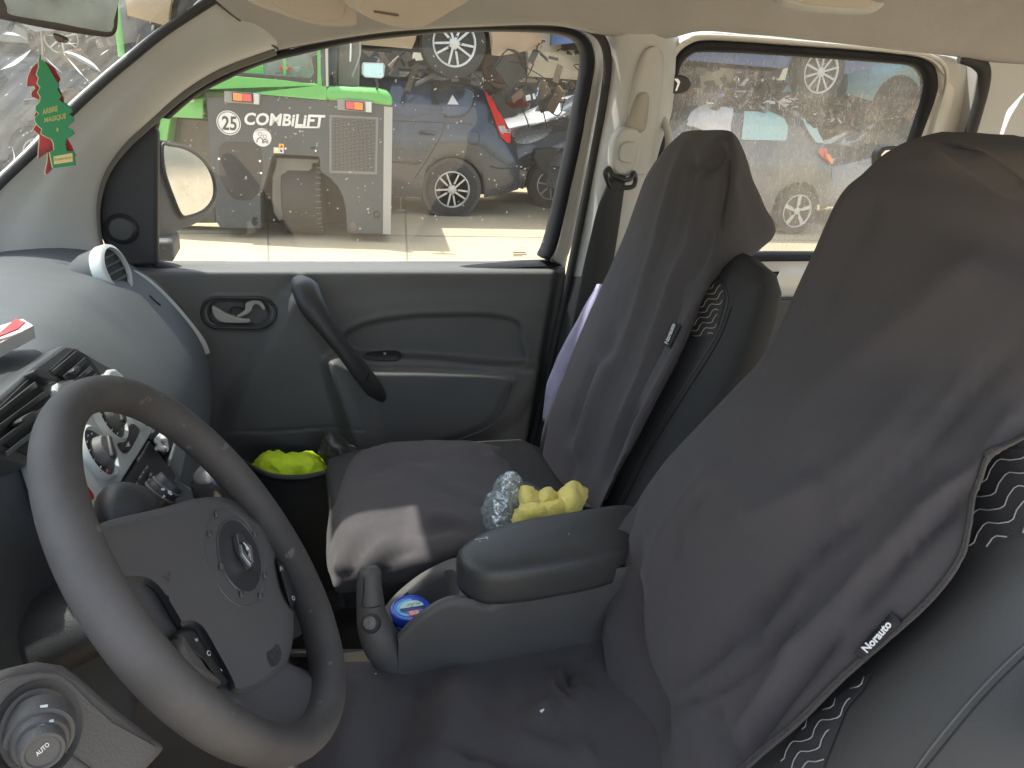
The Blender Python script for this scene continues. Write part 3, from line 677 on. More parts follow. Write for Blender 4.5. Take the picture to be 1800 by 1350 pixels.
def dial(px, py, r, tilt=0):
    c = CP(px, py, .017)
    d = lathe('dial_ring', [(r*1.22, -.004), (r*1.2, .003), (r*1.08, .006), (r*.98, .003), (r*.95, -.003)], c, cn, SILVER, cl, sharp=60)
    lathe('dial_face', [(r*.98, .0025), (0, .0027)], c, cn, PLB, d, sharp=30)
    k = lathe('dial_knob', [(r*.62, .002), (r*.58, .011), (r*.52, .0135), (0, .014)], c, cn, PL, d, sharp=30)
    a = cn.cross(V(0, 0, 1)).normalized(); b = cn.cross(a); e = (a*cos(.6)+b*sin(.6))
    box('knob_grip', c+cn*.015, (r*1.05, .005, r*.24), PLB, k, axes=(e, cn, cn.cross(e)), bevel=.002)
    for q in range(7):
        th = -2.1+q*.5; p = c+cn*.0036+(a*cos(th)+b*sin(th))*r*.80
        box('dial_mark', p, (.0035, .0006, .0012), WHITE, d, axes=(a, cn, b), bevel=0)
    return d
dial(170, 797, .026); dial(190, 735, .026); dial(243, 732, .016)
arc = [CP(170, 797, .0215)+(cn.cross(V(0, 0, 1)).normalized()*cos(t)+cn.cross(cn.cross(V(0, 0, 1)).normalized())*sin(t))*.0215 for t in [(.6+i*.12) for i in range(9)]]
tube('heat_scale', arc, .0008, M('scale_red', (.6, .05, .02), .5), cl, cur=0, seg=5)
cslab('rocker_switch', [(226, 746), (236, 744), (247, 755), (246, 762), (238, 778), (228, 794), (218, 790), (212, 778), (213, 772), (221, 764)], .020, .008, PLB, cl, cur=2)
cslab('switch_symbol', [(222, 785), (226, 776), (229, 784)], .0212, .001, WHITE, cl, bevel=0)
# radio below
rd = cslab('radio', [(263, 772), (310, 838), (301, 886), (262, 905), (198, 880), (243, 806)], .010, .03, PLB, dash, bevel=.003)
for x, y in [(244, 806), (258, 822), (252, 830), (247, 838), (240, 850), (229, 874), (265, 834), (262, 843), (266, 852), (256, 862)]:
    cslab('radio_button', [(x-4, y+3), (x+1, y-5), (x+5, y-2), (x, y+6)], .013, .002, PL, rd, bevel=.0005)
    cslab('button_mark', [(x-.8, y), (x+.6, y-1.2), (x+1.6, y), (x+.2, y+1.2)], .0134, .0003, WHITE, rd, bevel=0)
cslab('radio_slot', [(240, 810), (243, 812), (206, 874), (200, 874)], .0128, .001, BLACK, rd, bevel=0)
cslab('storage_tray', [(278, 742), (296, 748), (312, 764), (309, 780), (290, 800), (264, 771)], .004, .03, BLACK, dash, bevel=.002)
cslab('stack_side', [(311, 764), (333, 779), (318, 846), (362, 874), (330, 900), (300, 886), (310, 838), (296, 818)], .006, .04, mclone(DASH, 'stack_side_plastic'), dash, bevel=.003)
# lower centre section between the stack and the floor
slab('stack_foot', [V(-.17, .76, .95), V(-.10, .76, .93), V(-.02, .76, .62), V(-.02, .76, .34), V(-.3, .76, .34), V(-.3, .76, .9)], V(0, .22, 0), PLB, dash, bevel=.01)
# ---- steering column shroud and stalks
shroud = tube('column_shroud', [V(-.26, .60, 1.01), V(-.20, .60, 1.045), V(-.15, .60, 1.065), V(-.125, .60, 1.075)], [.043, .043, .040, .036], PLB, dash, seg=28, flat=(1.15, .75))
tube('shroud_wing', [UY(188, 912, .66), UY(208, 902, .66), UY(235, 905, .66), UY(262, 915, .66)], [.016, .029, .027, .02], PLB, dash, seg=18)
S0 = UY(232, 925, .71); S1 = UY(262, 893, .715); S2 = UY(282, 866, .72); S3 = UY(303, 846, .725)
st = tube('wiper_stalk', [S0, S1, S2, S3], [.009, .0135, .0165, .0145], PLB, dash, seg=20)
sdv = (S3-S1).normalized()
for p, r in ((S1.lerp(S2, .25), .0163), (S2, .0175), (S2.lerp(S3, .55), .0165)):
    lathe('stalk_collar', [(r, -.0012), (r+.0006, 0), (r, .0012)], p, sdv, PL, st, seg=24)
stb = bvh_of(st)
for pl in ([(284, 874), (290, 872), (287, 868)], [(274, 893), (279, 896), (277, 898)], [(283, 859), (289, 858), (290, 862), (284, 862)], [(294, 861), (299, 862), (301, 868), (298, 869), (294, 866)], [(259, 877), (262, 881), (260, 882)], [(268, 888), (273, 889), (272, 891)]):
    decal('stalk_symbol', pl, stb, WHITE, st, off=.0028, cuts=0)
# gear lever
gk = UY(384, 858, .86)
gs = tube('gear_lever', [V(-.02, .86, .80), V(-.06, .86, .9), gk+V(.02, 0, -.03), gk], [.030, .018, .012, .011], BLACK, dash, seg=14)
kn = lathe('gear_knob', [(0, -.034), (.016, -.032), (.020, -.026), (.027, -.012), (.030, .004), (.027, .020), (.017, .030), (0, .033)], gk, (-.25, -.2, .9), M('knob_gloss', (.05, .053, .06), .2, coat=.3), dash, seg=32)
lathe('shift_pattern', [(.020, .0275), (.017, .0305), (0, .0337)], gk, (-.25, -.2, .9), M('pattern_disc', (.22, .22, .23), .3, metal=.5), kn, seg=24)
# ---- lower driver's side panel with the mirror knob
kp0, kn_ = UY(100, 1260, .40), V(.78, -.42, .46).normalized()
def KP(x, y, o=0.): return UP_(x, y, kp0+kn_*o, kn_)
def kslab(name, px, o, th, mat, parent, bevel=.002, cur=0, **k):
    P = c2(px, cur, True) if cur else px
    return slab(name, [KP(x, y, o) for x, y in P], -kn_*th, mat, parent, bevel, **k)
pm = M('knee_panel', (.105, .100, .098), .5, bump=(500, .25), var=(8, (.125, .118, .112)))
kpn = kslab('knee_panel', [(-120, 1260), (-40, 1210), (30, 1170), (75, 1160), (115, 1166), (150, 1190), (190, 1225), (240, 1265), (300, 1312), (255, 1360), (200, 1420), (-120, 1420)], -.004, .06, pm, dash, bevel=.006)
kslab('fuse_cover', [(-100, 1262), (-30, 1215), (20, 1190), (70, 1180), (105, 1182), (130, 1200), (160, 1232), (200, 1268), (262, 1302), (275, 1310), (276, 1322), (240, 1356), (180, 1420), (-100, 1420)], .0, .006, pm, kpn, bevel=.0015)
tube('panel_seam', [KP(x, y, .0005) for x, y in ((108, 1312), (130, 1332), (155, 1350), (190, 1385))], .0008, PLB, kpn, cur=2, seg=6)
kc = KP(66, 1283, .0)
kbt = CAM.lerp(KP(76, 1322, 0), .955)
kd = lathe('headlamp_dial', [(.0280, -.001), (.0275, .0022), (.024, .001), (.019, -.004)], kc, kn_, PLB, dash, seg=48, sharp=50)
kax = (kbt-kc); kL = kax.length; kax.normalize()
lathe('dial_collar', [(.0205, -.002), (.0185, kL*.35), (.0178, kL*.42), (.0155, kL*.43), (.015, kL*.6), (.014, kL*.66), (0, kL*.67)], kc, kax, CON, kd, seg=40)
kk = lathe('dial_button', [(.0122, kL*.5), (.0118, kL*.93), (.0108, kL), (.009, kL*1.01), (.0083, kL*.97), (0, kL*.97)], kc, kax, mclone(CON, 'button_grey'), kd, seg=40, sharp=30)
def KB(x, y): return UP_(x, y, kbt, kax)
text('dial_lettering', 'AUTO', (66, 1330), (22, -20), (-5, -6), KB, WHITE, kk, bold=.02)
def KB2(x, y): return UP_(x, y, kc+kax*(kL*.69), kax)
for pl in ([(70, 1240), (84, 1238), (84, 1243), (71, 1244)], [(86, 1266), (94, 1264), (95, 1269), (87, 1270)], [(66, 1276), (78, 1272), (79, 1276), (67, 1280)], [(83, 1276), (95, 1274), (96, 1279), (84, 1280)]):
    obj('dial_symbol', [KB2(x, y) for x, y in pl], [(0, 1, 2, 3)], M('sym', (.45, .55, .58), .5), kk, smooth=False)
dash_cowl = None
# booklet on the dash, red lid beside the heater panel
bk = thing('booklet', 'thin white and red booklet lying on the dashboard top', 'booklet', UZ(20, 595, 1.225))
def BZ(x, y, z): return UZ(x, y, z)
slab('pages', [BZ(-60, 632, 1.235), BZ(0, 603, 1.235), BZ(59, 572, 1.235), BZ(40, 560, 1.235), BZ(-60, 590, 1.235)], V(0, 0, -.014), M('paper', (.55, .55, .53), .8, bump=(900, .6, (.1, .1, 8))), bk, bevel=.0006)
slab('cover', [BZ(-60, 618, 1.240), BZ(0, 590, 1.240), BZ(32, 577, 1.241), BZ(44, 566, 1.246), BZ(28, 560, 1.248), BZ(38, 566, 1.244), BZ(0, 584, 1.241), BZ(-60, 600, 1.240)], V(0, 0, -.0015), M('red_card', (.55, .04, .05), .5), bk, bevel=0)
rc = thing('red_card', 'glossy red card standing behind the steering wheel rim, beside the silver heater panel', 'card', CP(150, 862, .03))
slab('card', [CP(130, 830, .035), CP(142, 838, .035), CP(152, 850, .035), CP(165, 868, .035), CP(167, 876, .035), CP(156, 884, .035), CP(120, 890, .035)], -cn*.004, M('red_gloss', (.42, .015, .02), .25), rc, bevel=.001)
tis = thing('tissue', 'crumpled white tissue stuffed in the small tray beside the heater panel', 'tissue', CP(286, 775, .012))
rr = random.Random(3)
rows = [[CP(x+rr.uniform(-2, 2), y+rr.uniform(-2, 2), .012+rr.uniform(0, .012)) for x in (272, 278, 284, 290, 295)] for y in (764, 772, 780, 788, 793)]
rows[0] = [CP(x, y, .015) for x, y in ((280, 762), (283, 757), (285, 756), (288, 762), (292, 770))]
surf('paper', rows, M('tissue_paper', (.6, .6, .6), .8, bump=(60, .8)), tis, 3, 3)

# ================================================================ steering wheel
wc = V(-.078, .602, 1.096); wt = radians(33.1); wn = V(cos(wt), 0, sin(wt))
sw = thing('steering_wheel', 'worn dark grey four-spoke steering wheel with a chrome diamond badge', 'steering wheel', wc)
wa = V(0, 1, 0); wb = wn.cross(wa)
rimv = [[wc+(wa*cos(t)+wb*sin(t))*.175 + (wa*cos(t)+wb*sin(t))*(cos(p)*.0155)+wn*(sin(p)*.0185) for p in [2*pi*j/28 for j in range(28)]] for t in [2*pi*i/160 for i in range(160)]]
v = [p for r in rimv for p in r]; nn = 28; f = [(i*nn+j, i*nn+(j+1) % nn, ((i+1) % 160)*nn+(j+1) % nn, ((i+1) % 160)*nn+j) for i in range(160) for j in range(nn)]
rim = obj('rim', v, f, RIM, sw)
def WP(x, y, o=0.): return UP_(x, y, wc+wn*o, wn)
HO = [(150, 935), (205, 913), (283, 893), (325, 881), (363, 874), (404, 877), (443, 903), (468, 919), (490, 968), (506, 1027), (516, 1081), (514, 1130), (502, 1170), (466, 1205), (427, 1228), (388, 1224), (347, 1203), (318, 1175), (300, 1142), (290, 1100), (250, 1080), (215, 1050), (180, 1000)]
ho = c2(HO, 5, True); cx, cy = 385, 1045
def domed(name, out, c, base, top, pw, mat, parent, nr=16, disp=None):
    rows = []
    for k in range(nr+1):
        t = k/nr
        rows.append([WP(c[0]+(x-c[0])*t, c[1]+(y-c[1])*t, base+(top-base)*(1-t**pw)) for x, y in out])
    rows.append([WP(x, y, base)-wn*.045 for x, y in out])
    v, f = gridmesh(rows, closed=True)
    return obj(name, v, f, mat, parent)
def wpatch(name, px, hfun, mat, parent, cuts=4, th=.02):
    n0 = m0 = len(px); P = [Vector((x, y)) for x, y in px]
    x0 = min(p[0] for p in px); x1 = max(p[0] for p in px); y0 = min(p[1] for p in px); y1 = max(p[1] for p in px); st = 5.0
    for i in range(int((x1-x0)/st)+1):
        for j in range(int((y1-y0)/st)+1):
            x, y = x0+i*st+(j % 2)*st*.5, y0+j*st
            if inside(x, y, px) and segdist(x, y, px, True)[0] > 15: P.append(Vector((x, y)))
    for dd in (3.0, 7.0, 12.0):
        for i in range(m0):
            a, b = px[i-1], px[(i+1) % m0]; tx, ty = b[0]-a[0], b[1]-a[1]; L = sqrt(tx*tx+ty*ty)+1e-9
            for s in (1, -1):
                x, y = px[i][0]+s*ty/L*dd, px[i][1]-s*tx/L*dd
                if inside(x, y, px) and segdist(x, y, px, True)[0] > dd-.4: P.append(Vector((x, y)))
    vo, eo, fo, _a, _b, _c2 = delaunay_2d_cdt(P, [(i, (i+1) % n0) for i in range(n0)], [], 0, 1e-4)
    fs = []
    for f in fo:
        c = sum((vo[i] for i in f), Vector((0, 0)))/len(f)
        if inside(c.x, c.y, px): fs.append(tuple(f))
    ver = [WP(p.x, p.y, hfun(p.x, p.y)) for p in vo]
    skirt = [WP(x, y, hfun(x, y)) for x, y in px]; m = len(px); k = len(ver)
    ver += skirt+[p-wn*th for p in skirt]; fs += [(k+i, k+(i+1) % m, k+m+(i+1) % m, k+m+i) for i in range(m)]
    o = obj(name, ver, fs, mat, parent)
    me = o.data; b2 = bmesh.new(); b2.from_mesh(me); bmesh.ops.remove_doubles(b2, verts=b2.verts[:], dist=1e-5); bmesh.ops.recalc_face_normals(b2, faces=b2.faces[:]); b2.to_mesh(me); b2.free(); smooth_mesh(me, 60)
    return o
def wr(x, y): return (WP(x, y)-wc).length
HO = [(140, 940), (165, 925), (205, 911), (283, 893), (325, 881), (363, 874), (404, 877), (430, 888), (452, 893), (478, 905), (505, 935), (525, 970), (518, 985), (503, 980), (498, 990), (503, 1010), (508, 1027), (516, 1081), (514, 1130), (506, 1162), (530, 1175), (560, 1186), (592, 1196), (600, 1230), (575, 1290), (530, 1325), (490, 1318), (470, 1292), (448, 1272), (428, 1254), (414, 1240), (398, 1244), (370, 1244), (330, 1232), (280, 1190), (220, 1110), (175, 1030), (148, 975)]
ho = c2(HO, 4, True)
def hbody(x, y):
    q, _ = segdist(x, y, ho, True)
    return -.013+.010*sm(.135, .172, wr(x, y))-.008*(1-sm(0, 10, q))
body = wpatch('hub_body', ho, hbody, mclone(HUB, 'hub_plastic'), sw)
pad = [(152, 933), (205, 913), (283, 893), (325, 881), (363, 874), (404, 877), (443, 903), (466, 919), (480, 950), (489, 972), (486, 985), (490, 1005), (499, 1040), (512, 1068), (516, 1085), (514, 1130), (502, 1168), (466, 1203), (427, 1222), (404, 1216), (398, 1198), (372, 1150), (350, 1112), (334, 1102), (316, 1106), (300, 1082), (276, 1044), (258, 1028), (236, 1024), (205, 1026), (188, 1010), (162, 965)]
padp = c2(pad, 4, True)
def hpad(x, y):
    q, _ = segdist(x, y, padp, True)
    left = 1-sm(150, 330, x)
    return -.0135+(.0115-.003*left)*sm(0, 13, q)+.004*math.exp(-((x-400)/110)**2-((y-1040)/120)**2)
padm = wpatch('airbag_cover', padp, hpad, HUB, sw, th=.02)
def domed(name, out, c, base, top, pw, mat, parent, nr=16, disp=None):
    rows = []
    for k in range(nr+1):
        t = k/nr
        rows.append([WP(c[0]+(x-c[0])*t, c[1]+(y-c[1])*t, base+(top-base)*(1-t**pw)) for x, y in out])
    rows.append([WP(x, y, base)-wn*.03 for x, y in out])
    v, f = gridmesh(rows, closed=True)
    return obj(name, v, f, mat, parent)
pbv = bvh_of(padm)
def ell(cx, cy, a, b, rot, n=40):
    c, s = cos(radians(rot)), sin(radians(rot))
    return [(cx+a*cos(t)*c-b*sin(t)*s, cy+a*cos(t)*s+b*sin(t)*c) for t in [2*pi*i/n for i in range(n)]]
# round medallion lines: follow a circle in the wheel's own plane
mc = WP(419, 981, .004)
def circ(r, n=64): return [mc+(wa*cos(2*pi*i/n)+wb*sin(2*pi*i/n))*r for i in range(n)]
def onpad(P, o=.0): 
    x, y = proj(P); h = hit(pbv, x, y, o); return h if h else P
# outline circles traced on the cover
lineg = M('pad_line', (.11, .11, .115), .45)
tube('medallion_line', [hit(pbv, x, y, -.0002) for x, y in ell(413, 981, 47, 88, -17, 64)], .0010, lineg, padm, cur=0, seg=6, closed=True)
decal('medallion', ell(420, 978, 34, 65, -17, 40), pbv, M('medallion_dark', (.040, .041, .046), .5), padm, off=.0009, cuts=1)
tube('medallion_line', [hit(pbv, x, y, .0005) for x, y in ell(420, 978, 35, 66, -17, 64)], .0010, lineg, padm, cur=0, seg=6, closed=True)
for x, y in ((367, 939), (387, 997), (423, 1046), (456, 1048), (379, 905), (464, 1012), (447, 940)):
    decal('marker', [(x-4, y-5), (x+3, y-4), (x+4, y+4), (x-2, y+5)], pbv, lineg, padm, off=.0012, cuts=0, solid=.001)
# diamond emblem
emb = thing_e = None
dia_o = [(406, 946), (414, 944), (437, 978), (441, 1000), (437, 1005), (430, 1003), (410, 968)]
dia_i = [(414, 962), (427, 972), (432, 998), (424, 990)]
slab('emblem', [hit(pbv, x, y, .007) for x, y in dia_o], -wn*.006, M('emblem_grey', (.35, .35, .36), .25, metal=.9), padm, bevel=.0006, smooth=False)
slab('emblem_centre', [hit(pbv, x, y, .0085) for x, y in ((413, 962), (419, 972), (424, 984), (421, 990), (413, 978))], -wn*.003, BLACK, padm, bevel=0, smooth=False)
slab('emblem_facet', [hit(pbv, x, y, .009) for x, y in ((414, 962), (429, 968), (432, 998), (428, 998), (425, 975))], -wn*.003, CHROME, padm, bevel=.0004, smooth=False)
slab('emblem_facet', [hit(pbv, x, y, .009) for x, y in ((410, 966), (416, 978), (426, 992), (431, 1000), (427, 1002), (412, 982))], -wn*.003, CHROME, padm, bevel=.0004, smooth=False)
# AIRBAG badge (pressed in the cover)
decal('badge', c2([(469, 1149), (478, 1143), (487, 1133), (491, 1139), (494, 1150), (491, 1162), (480, 1173), (473, 1166)], 3, True), pbv, M('badge_dark', (.045, .045, .048), .5), padm, off=.0007, cuts=1)
text('badge_lettering', 'EFF', (477, 1160), (14, -19), (-5, -7), lambda x, y: hit(pbv, x, y, .0012), lineg, padm)
text('badge_lettering', 'N U', (481, 1170), (12, -16), (-3, -7), lambda x, y: hit(pbv, x, y, .0012), lineg, padm)
# horn pictogram
for pl in ([(286, 1010), (300, 1020), (298, 1022), (285, 1012)], [(293, 1015), (300, 1006), (304, 1010), (298, 1018)]):
    decal('horn_symbol', pl, pbv, lineg, padm, off=.001, cuts=0)
# seam of the cover
tube('cover_seam', [p for p in (hit(pbv, x, y, .0) for x, y in c2([(226, 1030), (250, 1028), (270, 1038), (285, 1060), (300, 1085), (314, 1106)], 4)) if p], .0013, BLACK, padm, cur=0, seg=6)
# switch pods
pod = domed('cruise_switch', c2([(306, 1120), (318, 1106), (332, 1103), (344, 1108), (356, 1128), (372, 1152), (396, 1190), (402, 1198), (392, 1204), (376, 1188), (362, 1168), (338, 1150)], 4, True), (352, 1150), -.006, .0, 3, PLB, sw, 6)
podg = domed('switch_paddle', c2([(300, 1130), (308, 1120), (322, 1112), (340, 1140), (358, 1160), (368, 1176), (392, 1200), (380, 1206), (350, 1208), (326, 1196), (308, 1172), (299, 1148)], 4, True), (335, 1165), -.008, .010, 2.5, M('paddle_plastic', (.13, .122, .118), .45, bump=(500, .2)), sw, 8)
podb = bvh_of(pod)
for s, o, ux, uy in (('+', (339, 1127), (6, 4), (4, -6)), ('0', (360, 1150), (7, 6), (5, -8)), ('-', (385, 1176), (5, 4), (1, -2))):
    text('switch_mark', s, o, ux, uy, lambda x, y: hit(podb, x, y, .0008) or WP(x, y, -.003), WHITE, pod)
pod2 = domed('cruise_switch', c2([(485, 985), (492, 978), (502, 984), (508, 1005), (518, 1040), (518, 1060), (512, 1070), (504, 1055), (494, 1025)], 4, True), (502, 1022), -.010, .0, 3, PLB, sw, 6)
p2b = bvh_of(pod2)
text('switch_mark', 'R', (493, 1004), (5, 0), (-1, -7), lambda x, y: hit(p2b, x, y, .0008) or WP(x, y, 0), WHITE, pod2)
text('switch_mark', 'o', (512, 1055), (6, 1), (-1, -8), lambda x, y: hit(p2b, x, y, .0008) or WP(x, y, 0), WHITE, pod2)
# ================================================================ seats
def superloft(name, secs, mat, parent, n=36, e=3.2):
    """secs: (centre, axis u, half u, axis w, half w)"""
    rows = []
    for c, u, hu, w, hw in secs:
        r = []
        for k in range(n):
            t = 2*pi*k/n; a, b = cos(t), sin(t)
            r.append(Vector(c)+Vector(u)*(hu*math.copysign(abs(a)**(2/e), a))+Vector(w)*(hw*math.copysign(abs(b)**(2/e), b)))
        rows.append(r)
    rows = [[sum(rows[0], Vector())/n]*n]+rows+[[sum(rows[-1], Vector())/n]*n]
    v, f = gridmesh(rows, closed=True)
    return obj(name, v, f, mat, parent)
# ---- passenger seat
ps = thing('passenger_seat', 'far passenger seat, its black side bolster showing beside a dark cover', 'car seat', (.4, 1.17, .4))
def pl_sec(z, x, hx, yc, hy, ax=(.93, 0, -.36)): return (V(x, yc, z), V(*ax), hx, V(0, 1, 0), hy)
secs = [pl_sec(.66, .51, .05, 1.17, .22), pl_sec(.70, .525, .055, 1.17, .235), pl_sec(.80, .565, .060, 1.17, .24), pl_sec(.92, .615, .062, 1.17, .243), pl_sec(1.04, .660, .062, 1.17, .243), pl_sec(1.14, .690, .060, 1.17, .238), pl_sec(1.20, .706, .055, 1.17, .228), pl_sec(1.24, .717, .048, 1.165, .21), pl_sec(1.262, .723, .036, 1.16, .18), pl_sec(1.272, .727, .02, 1.16, .13)]
big = []
for i in range(len(secs)-1):
    for t in (0, .25, .5, .75):
        a, b = secs[i], secs[i+1]; big.append((a[0].lerp(b[0], t), a[1], a[2]*(1-t)+b[2]*t, a[3], a[4]*(1-t)+b[4]*t))
pb = superloft('backrest', big+[secs[-1]], SEATL, ps, 60, 3.0)
pbb = bvh_of(pb)
superloft('headrest', [(V(.70, 1.17, z), V(.95, 0, -.3), hx*.5, V(0, 1, 0), hy*.7) for z, hx, hy in ((1.29, .02, .08), (1.30, .035, .105), (1.36, .045, .12), (1.40, .042, .115), (1.425, .03, .10), (1.435, .01, .06))], SEATL, ps, 32)
superloft('cushion', [(V(x, 1.17, .76), V(0, 1, 0), hy, V(0, 0, 1), hz) for x, hy, hz in ((.05, .18, .03), (.06, .21, .05), (.12, .225, .062), (.3, .23, .06), (.46, .225, .06), (.50, .2, .04))], SEATL, ps, 32)
box('seat_base', (.30, 1.17, .58), (.38, .40, .22), PLB, ps, bevel=.02)
# patterned insert: zig-zag stitching on the backrest
THR = M('pale_thread', (.36, .34, .31), .8)
def zigzag(pxpoly, dirx, diry, step, amp, bv, parent, mat, r=.0011, off=.0008, seed=0):
    """rows of wavy zig-zag thread over the part of surface inside pxpoly"""
    x0 = min(p[0] for p in pxpoly); x1 = max(p[0] for p in pxpoly); y0 = min(p[1] for p in pxpoly); y1 = max(p[1] for p in pxpoly)
    L = sqrt(dirx**2+diry**2); dx, dy = dirx/L, diry/L; nx, ny = -dy, dx; D = max(x1-x0, y1-y0)*1.5; mx, my = (x0+x1)/2, (y0+y1)/2
    parts = []; a = -D
    while a < D:
        run = []; s = -D; k = 0
        while s < D:
            o = amp*(1, 1, -.2, -1, -1, .2)[k % 6]
            x = mx+dx*s+nx*(a+o); y = my+dy*s+ny*(a+o); k += 1; s += step*(.55, .3, .45, .55, .3, .45)[k % 6]
            if inside(x, y, pxpoly):
                p = hit(bv, x, y, off)
                if p: run.append(p); continue
            if len(run) > 1: parts.append(tube('', run, r, mat, None, seg=4, cur=0, build=False))
            run = []
        if len(run) > 1: parts.append(tube('', run, r, mat, None, seg=4, cur=0, build=False))
        a += amp*3.1
    if parts:
        v, f = join(parts); return obj('pattern_stitching', v, f, mat, parent)
ins = c2([(1218, 590), (1212, 560), (1232, 515), (1245, 497), (1262, 496), (1272, 505), (1274, 530), (1266, 560), (1258, 588), (1240, 592)], 3, True)
decal('pattern_cloth', ins, pbb, M('pattern_cloth', (.055, .054, .055), .9, bump=(600, .5)), ps, off=.0015, cuts=2)
zigzag(ins, 1, -.55, 11, 3.4, pbb, ps, THR, r=.0010, off=.003)
tube('bolster_piping', [p for p in (hit(pbb, x, y, .0008) for x, y in c2([(1262, 494), (1276, 508), (1279, 535), (1262, 585), (1235, 630), (1200, 685), (1165, 740), (1130, 800), (1105, 850), (1088, 885)], 5)) if p], .0016, M('piping', (.05, .052, .053), .5), ps, cur=0, seg=6)
tube('bolster_stitching', [p for p in (hit(pbb, x, y, .0004) for x, y in c2([(1286, 540), (1268, 590), (1242, 635), (1207, 690), (1172, 745), (1137, 803), (1112, 853), (1096, 885)], 5)) if p], .0009, M('stitch_dark', (.008, .008, .008), .9), ps, cur=0, seg=5)

# ---- passenger seat cover, back
pc = thing('seat_cover', 'dark grey cloth cover draped over the far passenger seat and its headrest', 'seat cover', (.6, 1.17, .8), 'seat covers')
def R3(y, *q): return q
prow = [
 [(1196, 236, 1.30), (1200, 233, 1.27), (1215, 229, 1.22), (1235, 227.5, 1.17), (1258, 227.5, 1.12), (1282, 231, 1.08), (1296, 243, 1.085), (1300, 250, 1.10)],
 [(1172, 262, 1.36), (1166, 266, 1.29), (1190, 258, 1.215), (1222, 254, 1.15), (1256, 254, 1.09), (1288, 262, 1.055), (1306, 268, 1.07), (1309, 275, 1.10)],
 [(1148, 300, 1.38), (1142, 303, 1.30), (1172, 300, 1.21), (1212, 298, 1.135), (1254, 298, 1.075), (1290, 308, 1.040), (1320, 312, 1.07), (1323, 320, 1.12)],
 [(1128, 348, 1.38), (1122, 350, 1.31), (1156, 348, 1.21), (1200, 348, 1.13), (1245, 350, 1.07), (1284, 358, 1.035), (1338, 356, 1.07), (1340, 365, 1.13)],
 [(1108, 404, 1.39), (1102, 406, 1.32), (1138, 402, 1.215), (1184, 402, 1.13), (1232, 406, 1.065), (1272, 420, 1.03), (1357, 412, 1.07), (1352, 420, 1.14)],
 [(1085, 458, 1.40), (1079, 460, 1.33), (1118, 456, 1.22), (1166, 456, 1.13), (1214, 462, 1.06), (1254, 476, 1.02), (1288, 463, 1.055), (1290, 470, 1.14)],
 [(1058, 516, 1.41), (1052, 518, 1.34), (1095, 512, 1.225), (1142, 514, 1.13), (1188, 522, 1.06), (1226, 536, 1.012), (1240, 500, 1.05), (1238, 512, 1.12)],
 [(1030, 584, 1.41), (1024, 586, 1.34), (1070, 582, 1.225), (1116, 586, 1.13), (1162, 594, 1.06), (1200, 604, 1.008), (1210, 596, 1.03), (1215, 590, 1.06)],
 [(1000, 660, 1.40), (995, 662, 1.33), (1042, 660, 1.22), (1088, 662, 1.13), (1128, 668, 1.06), (1164, 676, 1.005), (1172, 668, 1.03), (1176, 664, 1.06)],
 [(974, 730, 1.38), (969, 732, 1.31), (1014, 734, 1.21), (1058, 736, 1.125), (1096, 742, 1.06), (1128, 746, 1.002), (1136, 738, 1.03), (1140, 736, 1.06)],
 [(962, 800, 1.33), (957, 802, 1.27), (998, 806, 1.18), (1036, 810, 1.11), (1066, 814, 1.05), (1092, 816, 1.0), (1100, 808, 1.03), (1104, 806, 1.06)],
 [(960, 862, 1.26), (956, 864, 1.21), (985, 868, 1.14), (1012, 872, 1.085), (1038, 876, 1.04), (1060, 880, .995), (1068, 872, 1.03), (1072, 870, 1.06)],
 [(965, 930, 1.20), (962, 932, 1.16), (980, 936, 1.11), (1000, 940, 1.07), (1018, 944, 1.03), (1034, 950, .99), (1040, 944, 1.02), (1044, 942, 1.05)]]
pf = [([(1205, 240), (1180, 330), (1150, 450), (1100, 600), (1050, 720)], 7, .006), ([(1236, 250), (1225, 330), (1200, 440), (1160, 560), (1118, 680), (1075, 780)], 7, .005),
      ([(1270, 250), (1262, 280), (1240, 300), (1225, 296)], 8, -.010), ([(1284, 262), (1280, 330), (1268, 420)], 6, -.008), ([(1220, 270), (1215, 350), (1190, 460)], 6, -.005),
      ([(1085, 560), (1040, 680), (1000, 780)], 9, -.007), ([(1205, 470), (1180, 560), (1140, 640), (1108, 720), (1060, 840)], 6, -.007), ([(1225, 520), (1195, 600), (1150, 690), (1100, 790)], 5, .006),
      ([(1075, 620), (1045, 700), (1010, 830)], 14, .010), ([(1050, 640), (1030, 700), (1005, 760)], 5, -.004), ([(1255, 400), (1230, 460), (1200, 500)], 9, -.006), ([(1130, 700), (1085, 780), (1050, 860)], 6, -.006), ([(1300, 300), (1325, 370), (1335, 420)], 12, -.004),
      ([(1020, 790), (1000, 840), (985, 880)], 8, -.006)]
cb = surf('back_cloth', rows_y(prow), COVER, pc, 6, 6, disp=fold_disp(pf, .004, 7, 1))
cbb = bvh_of(cb)
hem = [p for p in (hit(cbb, x, y, .002) for x, y in c2([(1226, 542), (1202, 602), (1166, 674), (1130, 744), (1094, 812), (1062, 876)], 6)) if p]
tube('hem', hem, .0024, M('hem_cloth', (.035, .032, .036), .9), pc, cur=0, seg=6)
tg = decal('brand_tag', [(1170, 606), (1192, 568), (1201, 573), (1180, 613)], cbb, BLACK, pc, off=.004, cuts=1, fall=1.0)
text('tag_lettering', 'Norauto', (1179, 607), (14, -35), (-6, -3), lambda x, y: hit(cbb, x, y, .006, 1.0), WHITE, tg, bold=.02)
